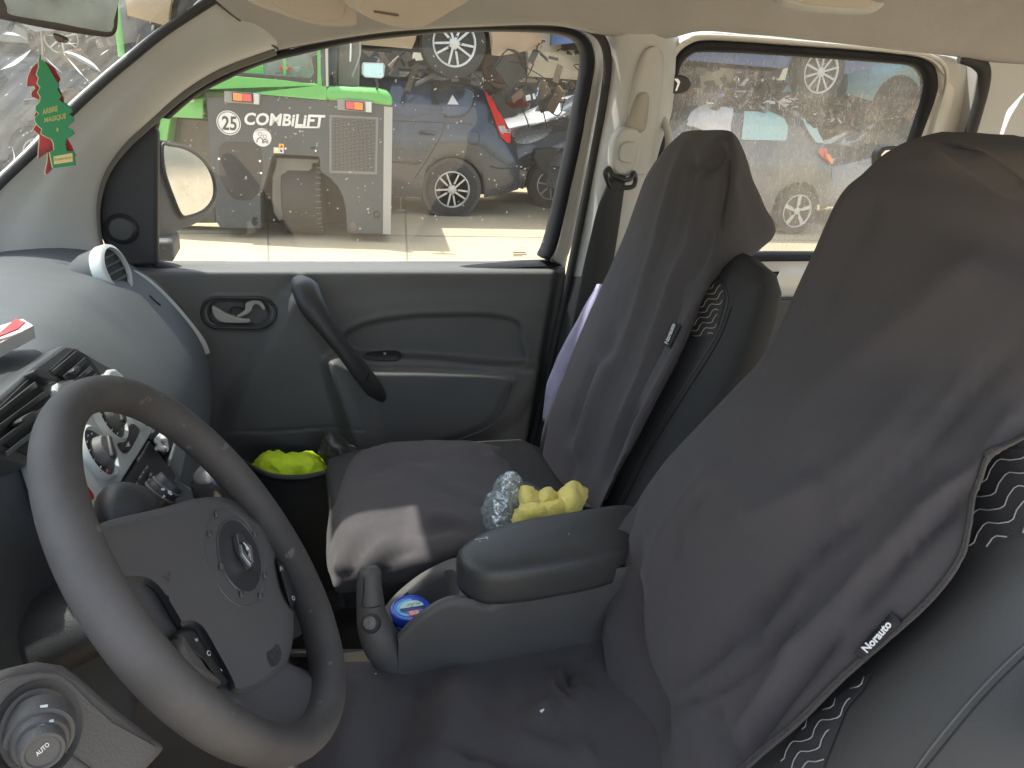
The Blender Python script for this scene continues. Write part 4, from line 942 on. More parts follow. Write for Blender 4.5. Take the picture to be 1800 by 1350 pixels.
# cushion part
crow = [
 [(640, 812, 1.44), (660, 806, 1.43), (720, 802, 1.42), (790, 802, 1.42), (870, 812, 1.42), (950, 845, 1.42), (1010, 880, 1.42)],
 [(618, 806, 1.36), (645, 789, 1.34), (710, 776, 1.33), (785, 775, 1.32), (862, 783, 1.31), (935, 815, 1.31), (1000, 860, 1.31)],
 [(594, 842, 1.27), (625, 822, 1.24), (700, 812, 1.22), (785, 808, 1.21), (870, 815, 1.21), (945, 838, 1.2), (1010, 870, 1.2)],
 [(579, 900, 1.17), (612, 872, 1.13), (695, 862, 1.11), (785, 855, 1.10), (870, 858, 1.09), (950, 870, 1.08), (1020, 890, 1.07)],
 [(573, 955, 1.08), (606, 922, 1.045), (690, 915, 1.025), (785, 905, 1.01), (870, 900, 1.0), (950, 900, 1.0), (1030, 905, 1.0)],
 [(574, 990, 1.02), (604, 962, .985), (690, 958, .962), (785, 945, .955), (870, 935, .95), (950, 925, .95), (1040, 920, .95)],
 [(580, 1018, .975), (606, 1000, .945), (690, 992, .935), (785, 975, .93), (870, 960, .93), (950, 945, .93), (1050, 935, .93)],
 [(586, 1034, .955), (610, 1034, .94), (700, 1022, .935), (795, 1000, .93), (880, 985, .93), (960, 968, .93), (1060, 950, .93)],
 [(592, 1036, .97), (614, 1038, .96), (704, 1026, .955), (797, 1004, .95), (882, 990, .95), (962, 972, .95), (1062, 955, .95)]]
cf = [([(705, 815), (780, 860), (880, 905), (960, 925)], 7, -.004), ([(690, 800), (740, 830), (850, 885), (960, 915)], 10, .004), ([(612, 1022), (626, 980), (655, 940)], 9, -.006), ([(640, 1022), (652, 980), (690, 945)], 10, .005), ([(594, 1012), (604, 970), (622, 930)], 9, .005),
      ([(668, 1018), (690, 985), (730, 960)], 9, -.004), ([(730, 945), (760, 930), (800, 925), (830, 935)], 11, -.005), ([(745, 905), (790, 912), (830, 930)], 11, .005), ([(860, 785), (868, 800), (872, 815)], 3, .005), ([(640, 830), (700, 812), (760, 808)], 8, -.004), ([(820, 790), (880, 795), (930, 815)], 5, -.005), ([(900, 790), (915, 830), (900, 870)], 7, -.006)]
cc = surf('cushion_cloth', rows_y(crow), COVER, pc, 7, 6, disp=fold_disp(cf, .005, 8, 4))
surf('tuck_cloth', rows_y([[(940, 870, 1.34), (958, 830, 1.32), (1000, 820, 1.24)], [(930, 880, 1.25), (960, 862, 1.2), (1010, 860, 1.12)], [(900, 890, 1.12), (960, 880, 1.06), (1040, 890, .99)]]), COVER, pc, 5, 5, disp=fold_disp([([(935, 860), (965, 845), (990, 840)], 5, .006)], .005, 9, 2))

# ---- lavender cloth and strap between the seat and the pillar
lav = thing('lavender_cloth', 'pale lavender cloth hanging between the far seat cover and the door pillar', 'cloth', UY(1000, 620, 1.42))
surf('cloth', rows_y([[(1050, 500, 1.44), (1062, 500, 1.42), (1075, 505, 1.41)], [(1020, 555, 1.435), (1040, 560, 1.41), (1056, 565, 1.41)], [(990, 608, 1.43), (1015, 615, 1.405), (1036, 620, 1.4)], [(966, 660, 1.425), (992, 664, 1.40), (1014, 668, 1.4)], [(957, 700, 1.42), (974, 705, 1.395), (995, 706, 1.4)], [(954, 740, 1.41), (964, 742, 1.39), (985, 744, 1.39)]]), M('lavender', (.30, .29, .42), .9, bump=(250, .5), var=(9, (.27, .26, .38))), lav, 4, 5, disp=lambda p, u, v: .004*noise.noise(p*22), solid=.002)
strap = tag(tube('cover_strap', [UY(1046, 560, 1.395), UY(1028, 600, 1.385), UY(1000, 660, 1.375), UY(975, 715, 1.365), UY(960, 760, 1.35), UY(955, 810, 1.32), UY(958, 860, 1.30)], .011, M('strap_webbing', (.022, .024, .03), .7, bump=(500, .4)), pc, flat=(1.0, .15), seg=10))
# ---- seat belt on the pillar
sb = thing('seat_belt', 'black seat belt with a cream height adjuster hanging down the door pillar', 'seat belt', UY(1080, 320, 1.5))
bw = [(1086, 306, 1.475, 14), (1072, 360, 1.48, 21), (1060, 420, 1.485, 24), (1046, 490, 1.485, 26), (1030, 560, 1.485, 25), (1013, 630, 1.485, 24), (996, 700, 1.48, 22), (980, 760, 1.475, 20), (965, 820, 1.47, 18)]
surf('belt_webbing', [[UY(x-w, y+4, Y+.008), UY(x, y, Y), UY(x+w, y+3, Y+.004)] for x, y, Y, w in bw], M('belt_black', (.026, .027, .029), .55, bump=(900, .6)), sb, 4, 6, solid=.0015)
adj = slabY('height_adjuster', [(1093, 228), (1106, 224), (1122, 228), (1128, 245), (1124, 280), (1116, 304), (1104, 310), (1086, 306), (1077, 292), (1078, 260), (1084, 238)], 1.478, .03, mclone(CREAM, 'adjuster_cream'), sb, bevel=.006, cur=4, seg=4)
slabY('adjuster_button', [(1096, 252), (1116, 250), (1117, 268), (1112, 286), (1092, 284), (1090, 268)], 1.472, .01, mclone(CREAM, 'button_cream'), adj, bevel=.003, cur=2)
tube('belt_guide', [UY(1068, 318, 1.478), UY(1064, 304, 1.475), UY(1070, 296, 1.475), UY(1078, 308, 1.465), UY(1096, 316, 1.462), UY(1108, 314, 1.468), UY(1114, 304, 1.475), UY(1117, 316, 1.478), UY(1112, 328, 1.48), UY(1092, 330, 1.482), UY(1074, 328, 1.482)], .0052, PLB, sb, closed=True, seg=10)

# ---- driver's seat
dseat = thing('driver_seat', "near driver's seat, its dark side bolster and patterned cloth showing beyond the cover hem", 'car seat', (.4, .57, .4))
def DX(z): return .43+(z-.87)*.56
secs = []
for z, hx, yc, hy in ((.70, .07, .56, .22), (.80, .085, .56, .24), (.95, .095, .56, .25), (1.10, .095, .56, .25), (1.22, .09, .565, .245), (1.30, .075, .57, .225), (1.345, .055, .57, .19), (1.36, .03, .57, .14)):
    secs.append((V(DX(z)+.055, yc, z), V(.87, 0, -.48), hx, V(0, 1, 0), hy))
big = []
for i in range(len(secs)-1):
    for t in (0, .2, .4, .6, .8):
        a, b = secs[i], secs[i+1]; big.append((a[0].lerp(b[0], t), a[1], a[2]*(1-t)+b[2]*t, a[3], a[4]*(1-t)+b[4]*t))
superloft('headrest', [(V(.815, .57, z), V(.95, 0, -.3), hx, V(0, 1, 0), hy) for z, hx, hy in ((1.345, .012, .06), (1.36, .024, .085), (1.39, .028, .095), (1.415, .02, .085), (1.428, .008, .06))], SEATL, dseat, 32)
# visible near side: bolster surface traced with its own depth
bol = [
 [(1700, 700, .58), (1760, 690, .54), (1820, 690, .50), (1900, 720, .48), (2000, 780, .46)],
 [(1660, 830, .56), (1720, 810, .515), (1800, 790, .475), (1890, 810, .44), (2000, 850, .42)],
 [(1620, 960, .53), (1690, 930, .475), (1780, 900, .43), (1880, 910, .40), (2000, 940, .39)],
 [(1560, 1060, .51), (1640, 1040, .455), (1740, 1010, .40), (1850, 1010, .37), (1980, 1040, .37)],
 [(1460, 1160, .51), (1560, 1140, .45), (1670, 1120, .385), (1800, 1110, .35), (1940, 1140, .35)],
 [(1350, 1260, .50), (1460, 1250, .44), (1580, 1230, .375), (1720, 1230, .325), (1880, 1250, .30)],
 [(1230, 1370, .50), (1350, 1360, .45), (1480, 1350, .385), (1640, 1350, .32), (1820, 1380, .285)],
 [(1120, 1480, .50), (1240, 1480, .45), (1380, 1480, .39), (1560, 1480, .32), (1760, 1500, .28)]]
superloft('backrest', [(a+V(.08, .055, 0), b, c*.7, d, e*.78) for a, b, c, d, e in big], SEATL, dseat, 48)
BOLM = M('bolster_vinyl', (.064, .064, .062), .65, bump=(500, .2), spec=.3)
bo = surf('side_bolster', rows_y(bol), BOLM, dseat, 6, 6, disp=fold_disp([([(1900, 940), (1800, 1010), (1700, 1105), (1600, 1200), (1500, 1330), (1430, 1420)], 60, .003)], .0004, 6, 7), relax=60)
bob = bvh_of(bo)
tube('bolster_piping', [p for p in (hit(bob, x, y, .0) for x, y in c2([(1880, 1070), (1800, 1135), (1720, 1215), (1640, 1310), (1590, 1380)], 8)) if p], .0013, M('piping_near', (.085, .087, .086), .6), dseat, cur=0, seg=8)
tube('bolster_stitching', [p for p in (hit(bob, x, y, .0002) for x, y in c2([(1880, 1088), (1808, 1148), (1728, 1228), (1650, 1322), (1604, 1380)], 8)) if p], .0008, M('stitch_near', (.02, .02, .02), .9), dseat, cur=0, seg=5)
ins1 = [(1740, 790), (1830, 790), (1830, 935), (1800, 940), (1760, 955), (1710, 985), (1690, 996), (1680, 940), (1700, 850)]
decal('pattern_cloth', ins1, bob, M('pattern_cloth_near', (.055, .053, .055), .9, bump=(700, .6)), dseat, off=.002, cuts=3)
zigzag(ins1, 1, -.62, 30, 9, bob, dseat, THR, r=.0008, off=.0035)
ins2 = [(1360, 1350), (1420, 1270), (1500, 1205), (1540, 1180), (1520, 1215), (1490, 1250), (1470, 1300), (1450, 1350), (1440, 1400), (1340, 1400)]
decal('pattern_cloth', ins2, bob, bpy.data.materials['pattern_cloth_near'], dseat, off=.002, cuts=3)
zigzag(ins2, 1, -.75, 24, 7, bob, dseat, THR, r=.0007, off=.0035)
box('seat_base', (.26, .57, .56), (.42, .42, .30), PLB, dseat, bevel=.02)
superloft('cushion', [(V(x, .565, .70), V(0, 1, 0), hy, V(0, 0, 1), hz) for x, hy, hz in ((-.02, .18, .03), (.0, .21, .04), (.1, .22, .05), (.3, .225, .05), (.44, .22, .05), (.48, .2, .04))], SEATL, dseat, 32)

# ---- driver's seat cover
dc = thing('seat_cover', "dark grey cloth cover with a stitched hem spread over the near driver's seat", 'seat cover', (.5, .57, .8), 'seat covers')
LF = [(1616, 244, .69), (1560, 273, .71), (1522, 308, .72), (1488, 340, .73), (1462, 385, .74), (1436, 450, .755), (1403, 520, .765), (1372, 582, .775), (1336, 640, .785), (1290, 690, .79), (1240, 742, .80), (1186, 802, .805), (1140, 862, .81), (1104, 930, .81), (1078, 1000, .81), (1052, 1075, .81), (1042, 1150, .80), (1046, 1220, .79), (1054, 1290, .78), (1064, 1370, .77), (1070, 1460, .76)]
RF = [(1870, 268, .46), (1915, 320, .455), (1950, 370, .47), (1940, 420, .48), (1920, 470, .49), (1900, 530, .475), (1885, 580, .47), (1870, 640, .465), (1858, 695, .46), (1835, 750, .455), (1744, 803, .462), (1722, 850, .455), (1706, 930, .435), (1692, 985, .425), (1640, 1058, .425), (1565, 1128, .43), (1482, 1200, .435), (1402, 1280, .44), (1322, 1348, .445), (1240, 1430, .45), (1160, 1520, .455)]
drow = []
ax = V(-.87, 0, .48)
for i, (l, r) in enumerate(zip(LF, RF)):
    A = UY(*l); B = UY(*r); bul = .006 if i == 0 else min(.040, .018+i*.0025)
    if i > 14: bul = .040-.0015*(i-14)
    row = [A+V(.10, .02, -.02), A+V(.03, .012, 0)]
    for t in (0, .1, .25, .42, .6, .78, .92, 1):
        row.append(A.lerp(B, t)+ax*(bul*sin(pi*min(1, t*.98+.02))**.8))
    drow.append(row)
topc = [p+V(.09, 0, -.06) for p in drow[0]]
topb = [p+V(.045, 0, .002) for p in drow[0]]
drow = [topc, topb]+drow
df = [([(1800, 600), (1700, 700), (1600, 820), (1520, 900), (1440, 960), (1380, 1030), (1250, 1150), (1150, 1240)], 16, -.010),
      ([(1720, 640), (1640, 760), (1560, 850), (1480, 920)], 22, .008),
      ([(1740, 800), (1650, 870), (1560, 960), (1480, 1050), (1420, 1120), (1330, 1240)], 14, .009),
      ([(1720, 850), (1640, 930), (1560, 1010), (1500, 1080)], 11, -.008),
      ([(1240, 860), (1200, 920), (1180, 980)], 9, -.007), ([(1280, 800), (1215, 880), (1160, 960), (1120, 1040)], 20, .008),
      ([(1130, 940), (1110, 1060), (1120, 1150), (1150, 1230), (1170, 1330)], 13, -.011), ([(1080, 1040), (1085, 1160), (1110, 1260), (1130, 1350)], 13, .010),
      ([(1150, 1245), (1230, 1225), (1310, 1180), (1370, 1130), (1420, 1060)], 9, -.006), ([(1250, 1230), (1270, 1290), (1300, 1340)], 13, -.006),
      ([(1340, 1040), (1330, 1090), (1320, 1140)], 14, -.006), ([(1420, 980), (1410, 1040), (1380, 1120)], 16, .006), ([(1480, 1100), (1400, 1200), (1300, 1330)], 13, -.009), ([(1430, 1110), (1360, 1200), (1290, 1300)], 12, .006),
      ([(1640, 246), (1700, 262), (1760, 300), (1800, 332), (1860, 380)], 5, -.004), ([(1630, 250), (1680, 270), (1740, 310), (1800, 350)], 9, .004),
      ([(1640, 640), (1560, 760), (1480, 830), (1360, 890), (1290, 920)], 34, .007), ([(1740, 440), (1640, 520), (1500, 640), (1380, 740)], 40, .006), ([(1540, 330), (1500, 420), (1440, 560)], 26, -.004),
      ([(1110, 880), (1085, 960), (1070, 1040)], 9, -.006), ([(1420, 800), (1450, 860), (1440, 950)], 20, -.006), ([(1800, 700), (1740, 780), (1700, 870)], 16, .004), ([(1190, 1260), (1200, 1310), (1215, 1370)], 8, .005)]
dcb_o = surf('back_cloth', drow, COVER, dc, 7, 6, disp=fold_disp(df, .004, 4.5, 9))
dcb = bvh_of(dcb_o)
HM = c2([(1820, 770), (1790, 786), (1760, 798), (1742, 806), (1728, 850), (1712, 930), (1697, 984), (1645, 1056), (1570, 1127), (1487, 1198), (1407, 1278), (1327, 1346), (1262, 1405)], 8)
HW = []
hb_ = bvhs([dcb_o])
rows = []
def hemp(x, y, nx, ny):
    for k in range(0, 14):
        p = hit(dcb, x-nx*k, y-ny*k, .0022)
        if p: return p
    return None
for i, (x, y) in enumerate(HM):
    a = HM[max(0, i-1)]; b = HM[min(len(HM)-1, i+1)]; tx, ty = b[0]-a[0], b[1]-a[1]; L = sqrt(tx*tx+ty*ty)+1e-6; nx, ny = -ty/L, tx/L
    nx, ny = -nx, -ny
    p = hemp(x, y, nx, ny)
    if p: rows.append((p, hemp(x-nx*14, y-ny*14, nx, ny)))
rows = [r for r in rows if r[0] and r[1]]
HEMM = M('hem_stitching', (.075, .068, .066), .9, bump=(160, 1.0))
if len(rows) > 3:
    surf('hem', [[a, a.lerp(b, .5)+V(-.001, -.001, .001), b] for a, b in rows], HEMM, dc, 2, 1, solid=.0025)
    # overlocked thread loops along the hem
    parts = []
    P = resamp([r[0] for r in rows], 210, False); Q = resamp([r[1] for r in rows], 210, False)
    for k in range(0, 209):
        o = V(-.0022, -.0022, .0016)
        parts.append(tube('', [P[k]+o, Q[k+1].lerp(P[k+1], .35)+o], .0008, None, None, seg=4, cur=0, build=False))
    v, f = join(parts); obj('overlock_thread', v, f, M('overlock', (.10, .09, .088), .9), dc)
# brand tag
tg = decal('brand_tag', c2([(1505, 1150), (1510, 1146), (1564, 1082), (1572, 1078), (1582, 1086), (1587, 1096), (1582, 1101), (1527, 1160), (1520, 1162)], 2, True), dcb, BLACK, dc, off=.005, cuts=1, fall=.43, solid=.001)
text('tag_lettering', 'Norauto', (1529, 1151), (43, -51), (-12, -11), lambda x, y: hit(dcb, x, y, .006, .43), WHITE, tg, bold=.035)
# cushion part of the cover
rows = []
for i, Y in enumerate((.90, .865, .835, .80, .74, .66, .57, .48, .40, .33, .30, .29)):
    r = []
    for X in (-.05, -.02, .03, .09, .16, .24, .32, .39, .45, .50):
        z = .768
        if Y > .80: z -= (Y-.80)*.9
        if Y < .36: z -= (.36-Y)*1.3
        if X < .03: z -= (.03-X)*.8
        z += .012*sin(pi*(Y-.3)/.5) if .3 < Y < .8 else 0
        if X > .42: z += (X-.42)*.5
        r.append(V(X, Y if Y < .82 else .82+(Y-.82)*.35, z))
    rows.append(r)
qf = [([(745, 1180), (730, 1230), (700, 1300), (660, 1360)], 20, -.009), ([(790, 1170), (800, 1230), (780, 1300), (740, 1360)], 26, .008), ([(740, 1312), (800, 1325), (880, 1340), (960, 1352)], 6, -.006), ([(745, 1322), (830, 1345), (900, 1360)], 12, .005),
      ([(1005, 1155), (1000, 1190), (985, 1220)], 8, -.010), ([(985, 1170), (975, 1210), (960, 1250), (930, 1270)], 11, .010), ([(1030, 1200), (1010, 1230), (1020, 1260)], 8, .007), ([(960, 1290), (990, 1305), (1030, 1300)], 6, -.006), ([(920, 1260), (915, 1290), (945, 1310), (1000, 1320)], 8, .006), ([(1010, 1300), (1030, 1330), (1050, 1350)], 7, .007), ([(640, 1190), (620, 1250), (600, 1330)], 22, .006), ([(850, 1160), (870, 1210), (860, 1260)], 16, -.005)]
dq = surf('cushion_cloth', rows, COVER, dc, 6, 6, disp=fold_disp(qf, .009, 6, 11))
dqb = bvh_of(dq)
for nm, pl in (('lint', [(948, 1250), (956, 1246), (957, 1248), (952, 1254)]), ('lint', [(658, 1186), (661, 1184), (662, 1186)]), ('lint', [(949, 1305), (954, 1305), (954, 1307)])):
    decal(nm, pl, dqb, WHITE, dc, off=.001, cuts=0)

# ================================================================ centre console
con = thing('centre_console', 'black centre console with padded armrest lid and an open cup well', 'console', (.3, .84, .5))
def C3(px, Y): return [UY(x, y, Y) for x, y in px]
near = c2([(700, 1128), (716, 1110), (740, 1088), (770, 1068), (800, 1058), (830, 1062), (858, 1070), (880, 1062), (930, 1046), (1000, 1027), (1070, 1010), (1140, 998), (1200, 992)], 3)
cbody = [UY(x, y, .772) for x, y in near]
lo = [V(p.x, p.y, .45) for p in cbody]
mid = [V(p.x, p.y, p.z*.5+.225) for p in cbody]
rows = [cbody, [p+V(0, -.003, -.006) for p in cbody], mid, lo]
side = surf('console_side', rows, CON, con, 1, 4)
# rim of the console and the cup well
rimA = [p+V(0, .004, .002) for p in cbody]
rimn = [p+V(0, .012, .0015) for p in cbody]
surf('console_rim', [cbody, rimA, rimn, [p+V(0, .016, -.012) for p in cbody]], M('rim_plastic', (.10, .10, .10), .45, bump=(500, .15)), con, 1, 3)
tub_out = c2([(690, 1072), (705, 1050), (730, 1030), (760, 1012), (785, 1002), (800, 1004), (808, 1025), (806, 1048), (790, 1068), (760, 1086), (730, 1110), (708, 1128), (694, 1108)], 5, True)
zt = .86
def tz(x, y):  # the top deck slopes down to the front
    t = sm(690, 830, x+(1060-y)*.2); return .800+.062*t
deckO = c2([(668, 1085), (690, 1050), (730, 1015), (770, 992), (805, 980), (850, 985), (872, 1040), (850, 1052), (812, 1052), (770, 1070), (735, 1096), (700, 1130), (690, 1140), (672, 1120)], 4, True)
n = 120
O = resamp([UZ(x, y, tz(x, y)) for x, y in deckO], n); I = resamp([UZ(x, y, tz(x, y)) for x, y in tub_out], n)
# align the two loops
k0 = min(range(n), key=lambda k: (I[k]-O[0]).length); I = I[k0:]+I[:k0]
cI = sum(I, Vector())/n
rows = [[p+V(0, 0, -.05) for p in O], O, [a.lerp(b, .6)+V(0, 0, .001) for a, b in zip(O, I)], I, [p.lerp(cI, .06)+V(0, 0, -.012) for p in I], [p.lerp(cI, .12)+V(0, 0, -.075) for p in I], [p.lerp(cI, .3)+V(0, 0, -.085) for p in I], [cI+V(0, 0, -.085)]*n]
v, f = gridmesh(rows, closed=True)
obj('cup_well', v, f, CON, con, sharp=70)
# armrest lid
lidpx = c2([(806, 968), (812, 957), (832, 942), (870, 926), (920, 913), (980, 903), (1040, 893), (1090, 886), (1118, 888), (1130, 900), (1122, 940), (1090, 968), (1040, 983), (980, 994), (920, 1003), (870, 1006), (838, 1000), (815, 986)], 5, True)
LT = [UZ(x, y, .925) for x, y in lidpx]
cL = sum(LT, Vector())/len(LT)
def lsc(k, dz): return [cL+(p-cL)*k+V(0, 0, dz) for p in LT]
rows = [[cL+V(0, 0, .007)]*len(LT), lsc(.5, .006), lsc(.85, .004), lsc(.96, .0), lsc(1.005, -.006), lsc(1.02, -.014), lsc(1.01, -.042), lsc(1.0, -.050), lsc(.9, -.052)]
v, f = gridmesh(rows, closed=True)
lid = obj('armrest_lid', v, f, M('armrest_vinyl', (.040, .042, .043), .42, bump=(430, .35), var=(7, (.055, .057, .057)), var2=(150, (.20, .20, .19), .77)), con)
box('console_core', (.33, .85, .60), (.30, .08, .38), PLB, con, bevel=.01)
ldb = bvh_of(lid)
sw_ = M('scuff', (.45, .46, .46), .6)
for pl in ([(835, 948), (857, 945), (857, 946), (836, 950)], [(852, 944), (858, 944), (858, 949), (855, 948)], [(822, 955), (846, 951), (846, 952)], [(998, 938), (1001, 938), (1001, 941)]):
    decal('scuff', pl, ldb, sw_, lid, off=.0006, cuts=0)
# ---- handbrake
hb = thing('handbrake', 'raised black handbrake lever with a chrome push button', 'handbrake', (.12, .80, .75))
A0 = UY(650, 996, .835); A1 = UY(649, 1030, .825); A2 = UY(652, 1070, .812); A3 = UY(658, 1100, .80); A4 = UY(672, 1130, .795); A5 = UY(700, 1165, .80); A6 = UY(730, 1200, .82)
grip = tube('grip', [A0, A0.lerp(A1, .3), A1, A2, A3, A4, A5, A6], [.0105, .0155, .0165, .019, .0225, .026, .027, .027], CON, hb, seg=24, cur=7)
gpb = bvh_of(grip)
tube('grip_line', [p for p in (hit(gpb, x, y, .0) for x, y in ((641, 1000), (640, 1020), (639, 1045), (638, 1066), (655, 1068), (668, 1064))) if p], .0010, BLACK, grip, cur=3, seg=6)
bax = (CAM-A3).normalized()*.8+V(-.3, 0, .2); bax.normalize()
bc = hit(gpb, 652, 1096, 0) or A3
lathe('button_socket', [(.0125, -.004), (.012, .0025), (.0095, .003), (.0088, -.002)], bc, bax, PLB, grip, seg=28, sharp=50)
lathe('push_button', [(.0088, -.003), (.0086, .006), (.0078, .0075), (0, .008)], bc, bax, CHROME, grip, seg=28, sharp=30)
# ---- chewing gum tub
gt = thing('gum_tub', 'round blue chewing gum tub standing in the cup well', 'gum tub', (.15, .86, .74))
tc_ = UZ(722, 1068, .803); tr = .0285
blue = M('tub_blue', (.02, .09, .62), .3, coat=.3)
lathe('tub_body', [(.020, -.062), (.0245, -.06), (.026, -.024), (.0265, -.02)], tc_, (0, 0, 1), M('tub_clear_blue', (.02, .18, .50), .2, coat=.5), gt)
tl_ = lathe('tub_lid', [(tr-.001, -.022), (tr+.0008, -.020), (tr+.0008, -.016), (tr, -.0155), (tr, -.011), (tr+.0006, -.0105), (tr+.0006, -.002), (tr-.0005, 0), (tr-.003, .0004), (tr-.004, -.0006), (0, -.0006)], tc_, (0, 0, 1), blue, gt, sharp=40)
def TZ(x, y, o=.0008): return UZ(x, y, .803+o)
def tpoly(name, px, mat, o, par=tl_): return obj(name, [TZ(x, y, o) for x, y in px], [tuple(range(len(px)))], mat, par, smooth=False)
def tell(a, b, t0, t1, a2, b2, cx=723, cy=1068, rot=-8):
    c, s = cos(radians(rot)), sin(radians(rot)); o = []
    for i in range(25):
        t = t0+(t1-t0)*i/24; x, y = a*cos(t), b*sin(t); o.append((cx+x*c-y*s, cy+x*s+y*c))
    for i in range(25):
        t = t1+(t0-t1)*i/24; x, y = a2*cos(t), b2*sin(t); o.append((cx+x*c-y*s, cy+x*s+y*c))
    return o
tpoly('label_ring', tell(26, 15.5, radians(95), radians(275), 20, 12), M('label_cyan', (.03, .55, .85), .3), .0002)
tpoly('label_field', tell(21, 11.5, radians(180), radians(358), 3, 1.2, 724, 1067), M('label_pale', (.60, .80, .82), .4), .0003)
text('lid_lettering', 'mentos', (746.5, 1063), (-43, 8), (-.5, 5.5), lambda x, y: TZ(x, y, .0006), M('navy_ink', (.01, .02, .12), .4), tl_, bold=.03)
text('lid_lettering', 'PURE', (739, 1057), (-24, 4.6), (-.5, 4.5), lambda x, y: TZ(x, y, .0005), M('green_ink', (.12, .45, .40), .4), tl_, bold=.03)
tpoly('price_flash', [(716.5, 1074.5), (736, 1070.5), (740, 1080), (719, 1083.5)], M('flash_red', (.75, .08, .16), .4), .0004)
text('flash_lettering', '50', (738, 1078), (-17, 3), (-1.2, -3.2), lambda x, y: TZ(x, y, .0007), WHITE, tl_, bold=.05)
text('flash_lettering', 'GUM', (736, 1074.5), (-16, 3), (-.8, -2.4), lambda x, y: TZ(x, y, .0007), WHITE, tl_, bold=.05)
# ---- loose things on the passenger side
def crumple(name, rows, mat, parent, amp, sc, seed, nu=8, nv=8, solid=0):
    def d(p, u, v):
        q = p*sc+Vector((seed, seed*2, 0)); return amp*(1-2*abs(noise.noise(q)))+amp*.5*(1-2*abs(noise.noise(q*2.3)))
    return surf(name, rows, mat, parent, nu, nv, disp=d, solid=solid)
ycl = thing('yellow_duster', 'soft yellow duster cloth bunched behind the armrest lid', 'cloth', UY(965, 890, .93))
YEL = M('duster_yellow', (.95, .82, .20), .95, bump=(500, 1.0), sheen=.3, var=(30, (.90, .77, .18)))
def petal(rows, sd, nm='cloth', th=.0035):
    crumple(nm, rows_y(rows), YEL, ycl, .0035, 38, sd, 7, 7, solid=th)
petal([[(918, 859, .965), (923, 855, .96), (930, 858, .96), (938, 866, .965)], [(915, 872, .96), (924, 868, .948), (936, 872, .95), (950, 872, .96)], [(917, 888, .95), (928, 884, .935), (942, 884, .935), (956, 882, .95)], [(920, 900, .95), (932, 898, .935), (944, 896, .935), (958, 894, .95)]], 3.0)
petal([[(946, 870, .97), (956, 863, .965), (966, 862, .965), (976, 869, .97)], [(942, 884, .955), (954, 876, .94), (966, 874, .94), (980, 880, .955)], [(940, 902, .94), (954, 898, .925), (968, 896, .925), (984, 898, .94)]], 5.0, 'cloth_fold')
petal([[(980, 876, .965), (993, 860, .955), (1006, 850, .95), (1018, 853, .955), (1028, 860, .965)], [(978, 890, .945), (992, 876, .93), (1006, 866, .925), (1018, 868, .935), (1027, 874, .955)], [(980, 902, .93), (994, 892, .915), (1006, 884, .91), (1015, 884, .92), (1020, 888, .94)], [(984, 918, .92), (998, 910, .91), (1008, 902, .905), (1014, 898, .915), (1018, 898, .93)]], 8.0, 'cloth_corner')
petal([[(908, 898, .945), (922, 890, .93), (938, 888, .925), (954, 886, .92), (970, 882, .918), (986, 880, .925)], [(905, 908, .935), (922, 902, .915), (940, 899, .91), (958, 896, .908), (976, 892, .908), (994, 892, .915)], [(903, 930, .93), (924, 924, .912), (944, 920, .908), (964, 916, .905), (984, 912, .905), (1004, 908, .91)]], 11.0, 'cloth_front')
bag = thing('plastic_bag', 'crinkled clear plastic bag standing beside the yellow duster', 'plastic bag', UY(885, 900, .95))
bgm = bpy.data.materials.new('clear_film'); bgm.use_nodes = True; t = bgm.node_tree; t.nodes.clear()
o_ = t.nodes.new('ShaderNodeOutputMaterial'); a_ = t.nodes.new('ShaderNodeBsdfTransparent'); a_.inputs[0].default_value = (.86, .92, .93, 1)
g_ = t.nodes.new('ShaderNodeBsdfGlossy'); g_.inputs['Roughness'].default_value = .14; g_.inputs[0].default_value = (.9, .95, .96, 1)
d_ = t.nodes.new('ShaderNodeBsdfDiffuse'); d_.inputs[0].default_value = (.80, .88, .90, 1)
m1 = t.nodes.new('ShaderNodeMixShader'); m1.inputs[0].default_value = .45; m2 = t.nodes.new('ShaderNodeMixShader'); m2.inputs[0].default_value = .33
t.links.new(g_.outputs[0], m1.inputs[1]); t.links.new(d_.outputs[0], m1.inputs[2]); t.links.new(a_.outputs[0], m2.inputs[1]); t.links.new(m1.outputs[0], m2.inputs[2]); t.links.new(m2.outputs[0], o_.inputs[0])
bxr = [[(898, 834, .99), (904, 833, .985), (908, 836, .985), (911, 840, .99)], [(878, 848, 1.0), (890, 843, .975), (903, 843, .97), (914, 852, .985)], [(868, 868, 1.0), (884, 862, .965), (902, 862, .96), (916, 872, .98)], [(856, 884, .995), (876, 882, .955), (898, 884, .95), (918, 890, .975)], [(850, 904, .99), (872, 904, .945), (892, 906, .94), (912, 908, .965)], [(852, 922, .98), (870, 924, .935), (888, 926, .93), (905, 926, .95)], [(862, 945, .97), (876, 948, .93), (890, 946, .925), (905, 944, .94)]]
crumple('film', rows_y(bxr), bgm, bag, .0055, 78, 6.0, 14, 11)
crumple('film_back', rows_y([[(x, y, Y+.035) for x, y, Y in r] for r in bxr]), bgm, bag, .006, 50, 9.0, 8, 6)
vest = thing('hi_vis_vest', 'fluorescent yellow safety vest folded in the door pocket ahead of the far seat', 'safety vest', UY(510, 812, 1.42))
HV = M('hi_vis', (.78, .95, .05), .8, bump=(300, .4), var=(20, (.55, .85, .02)))
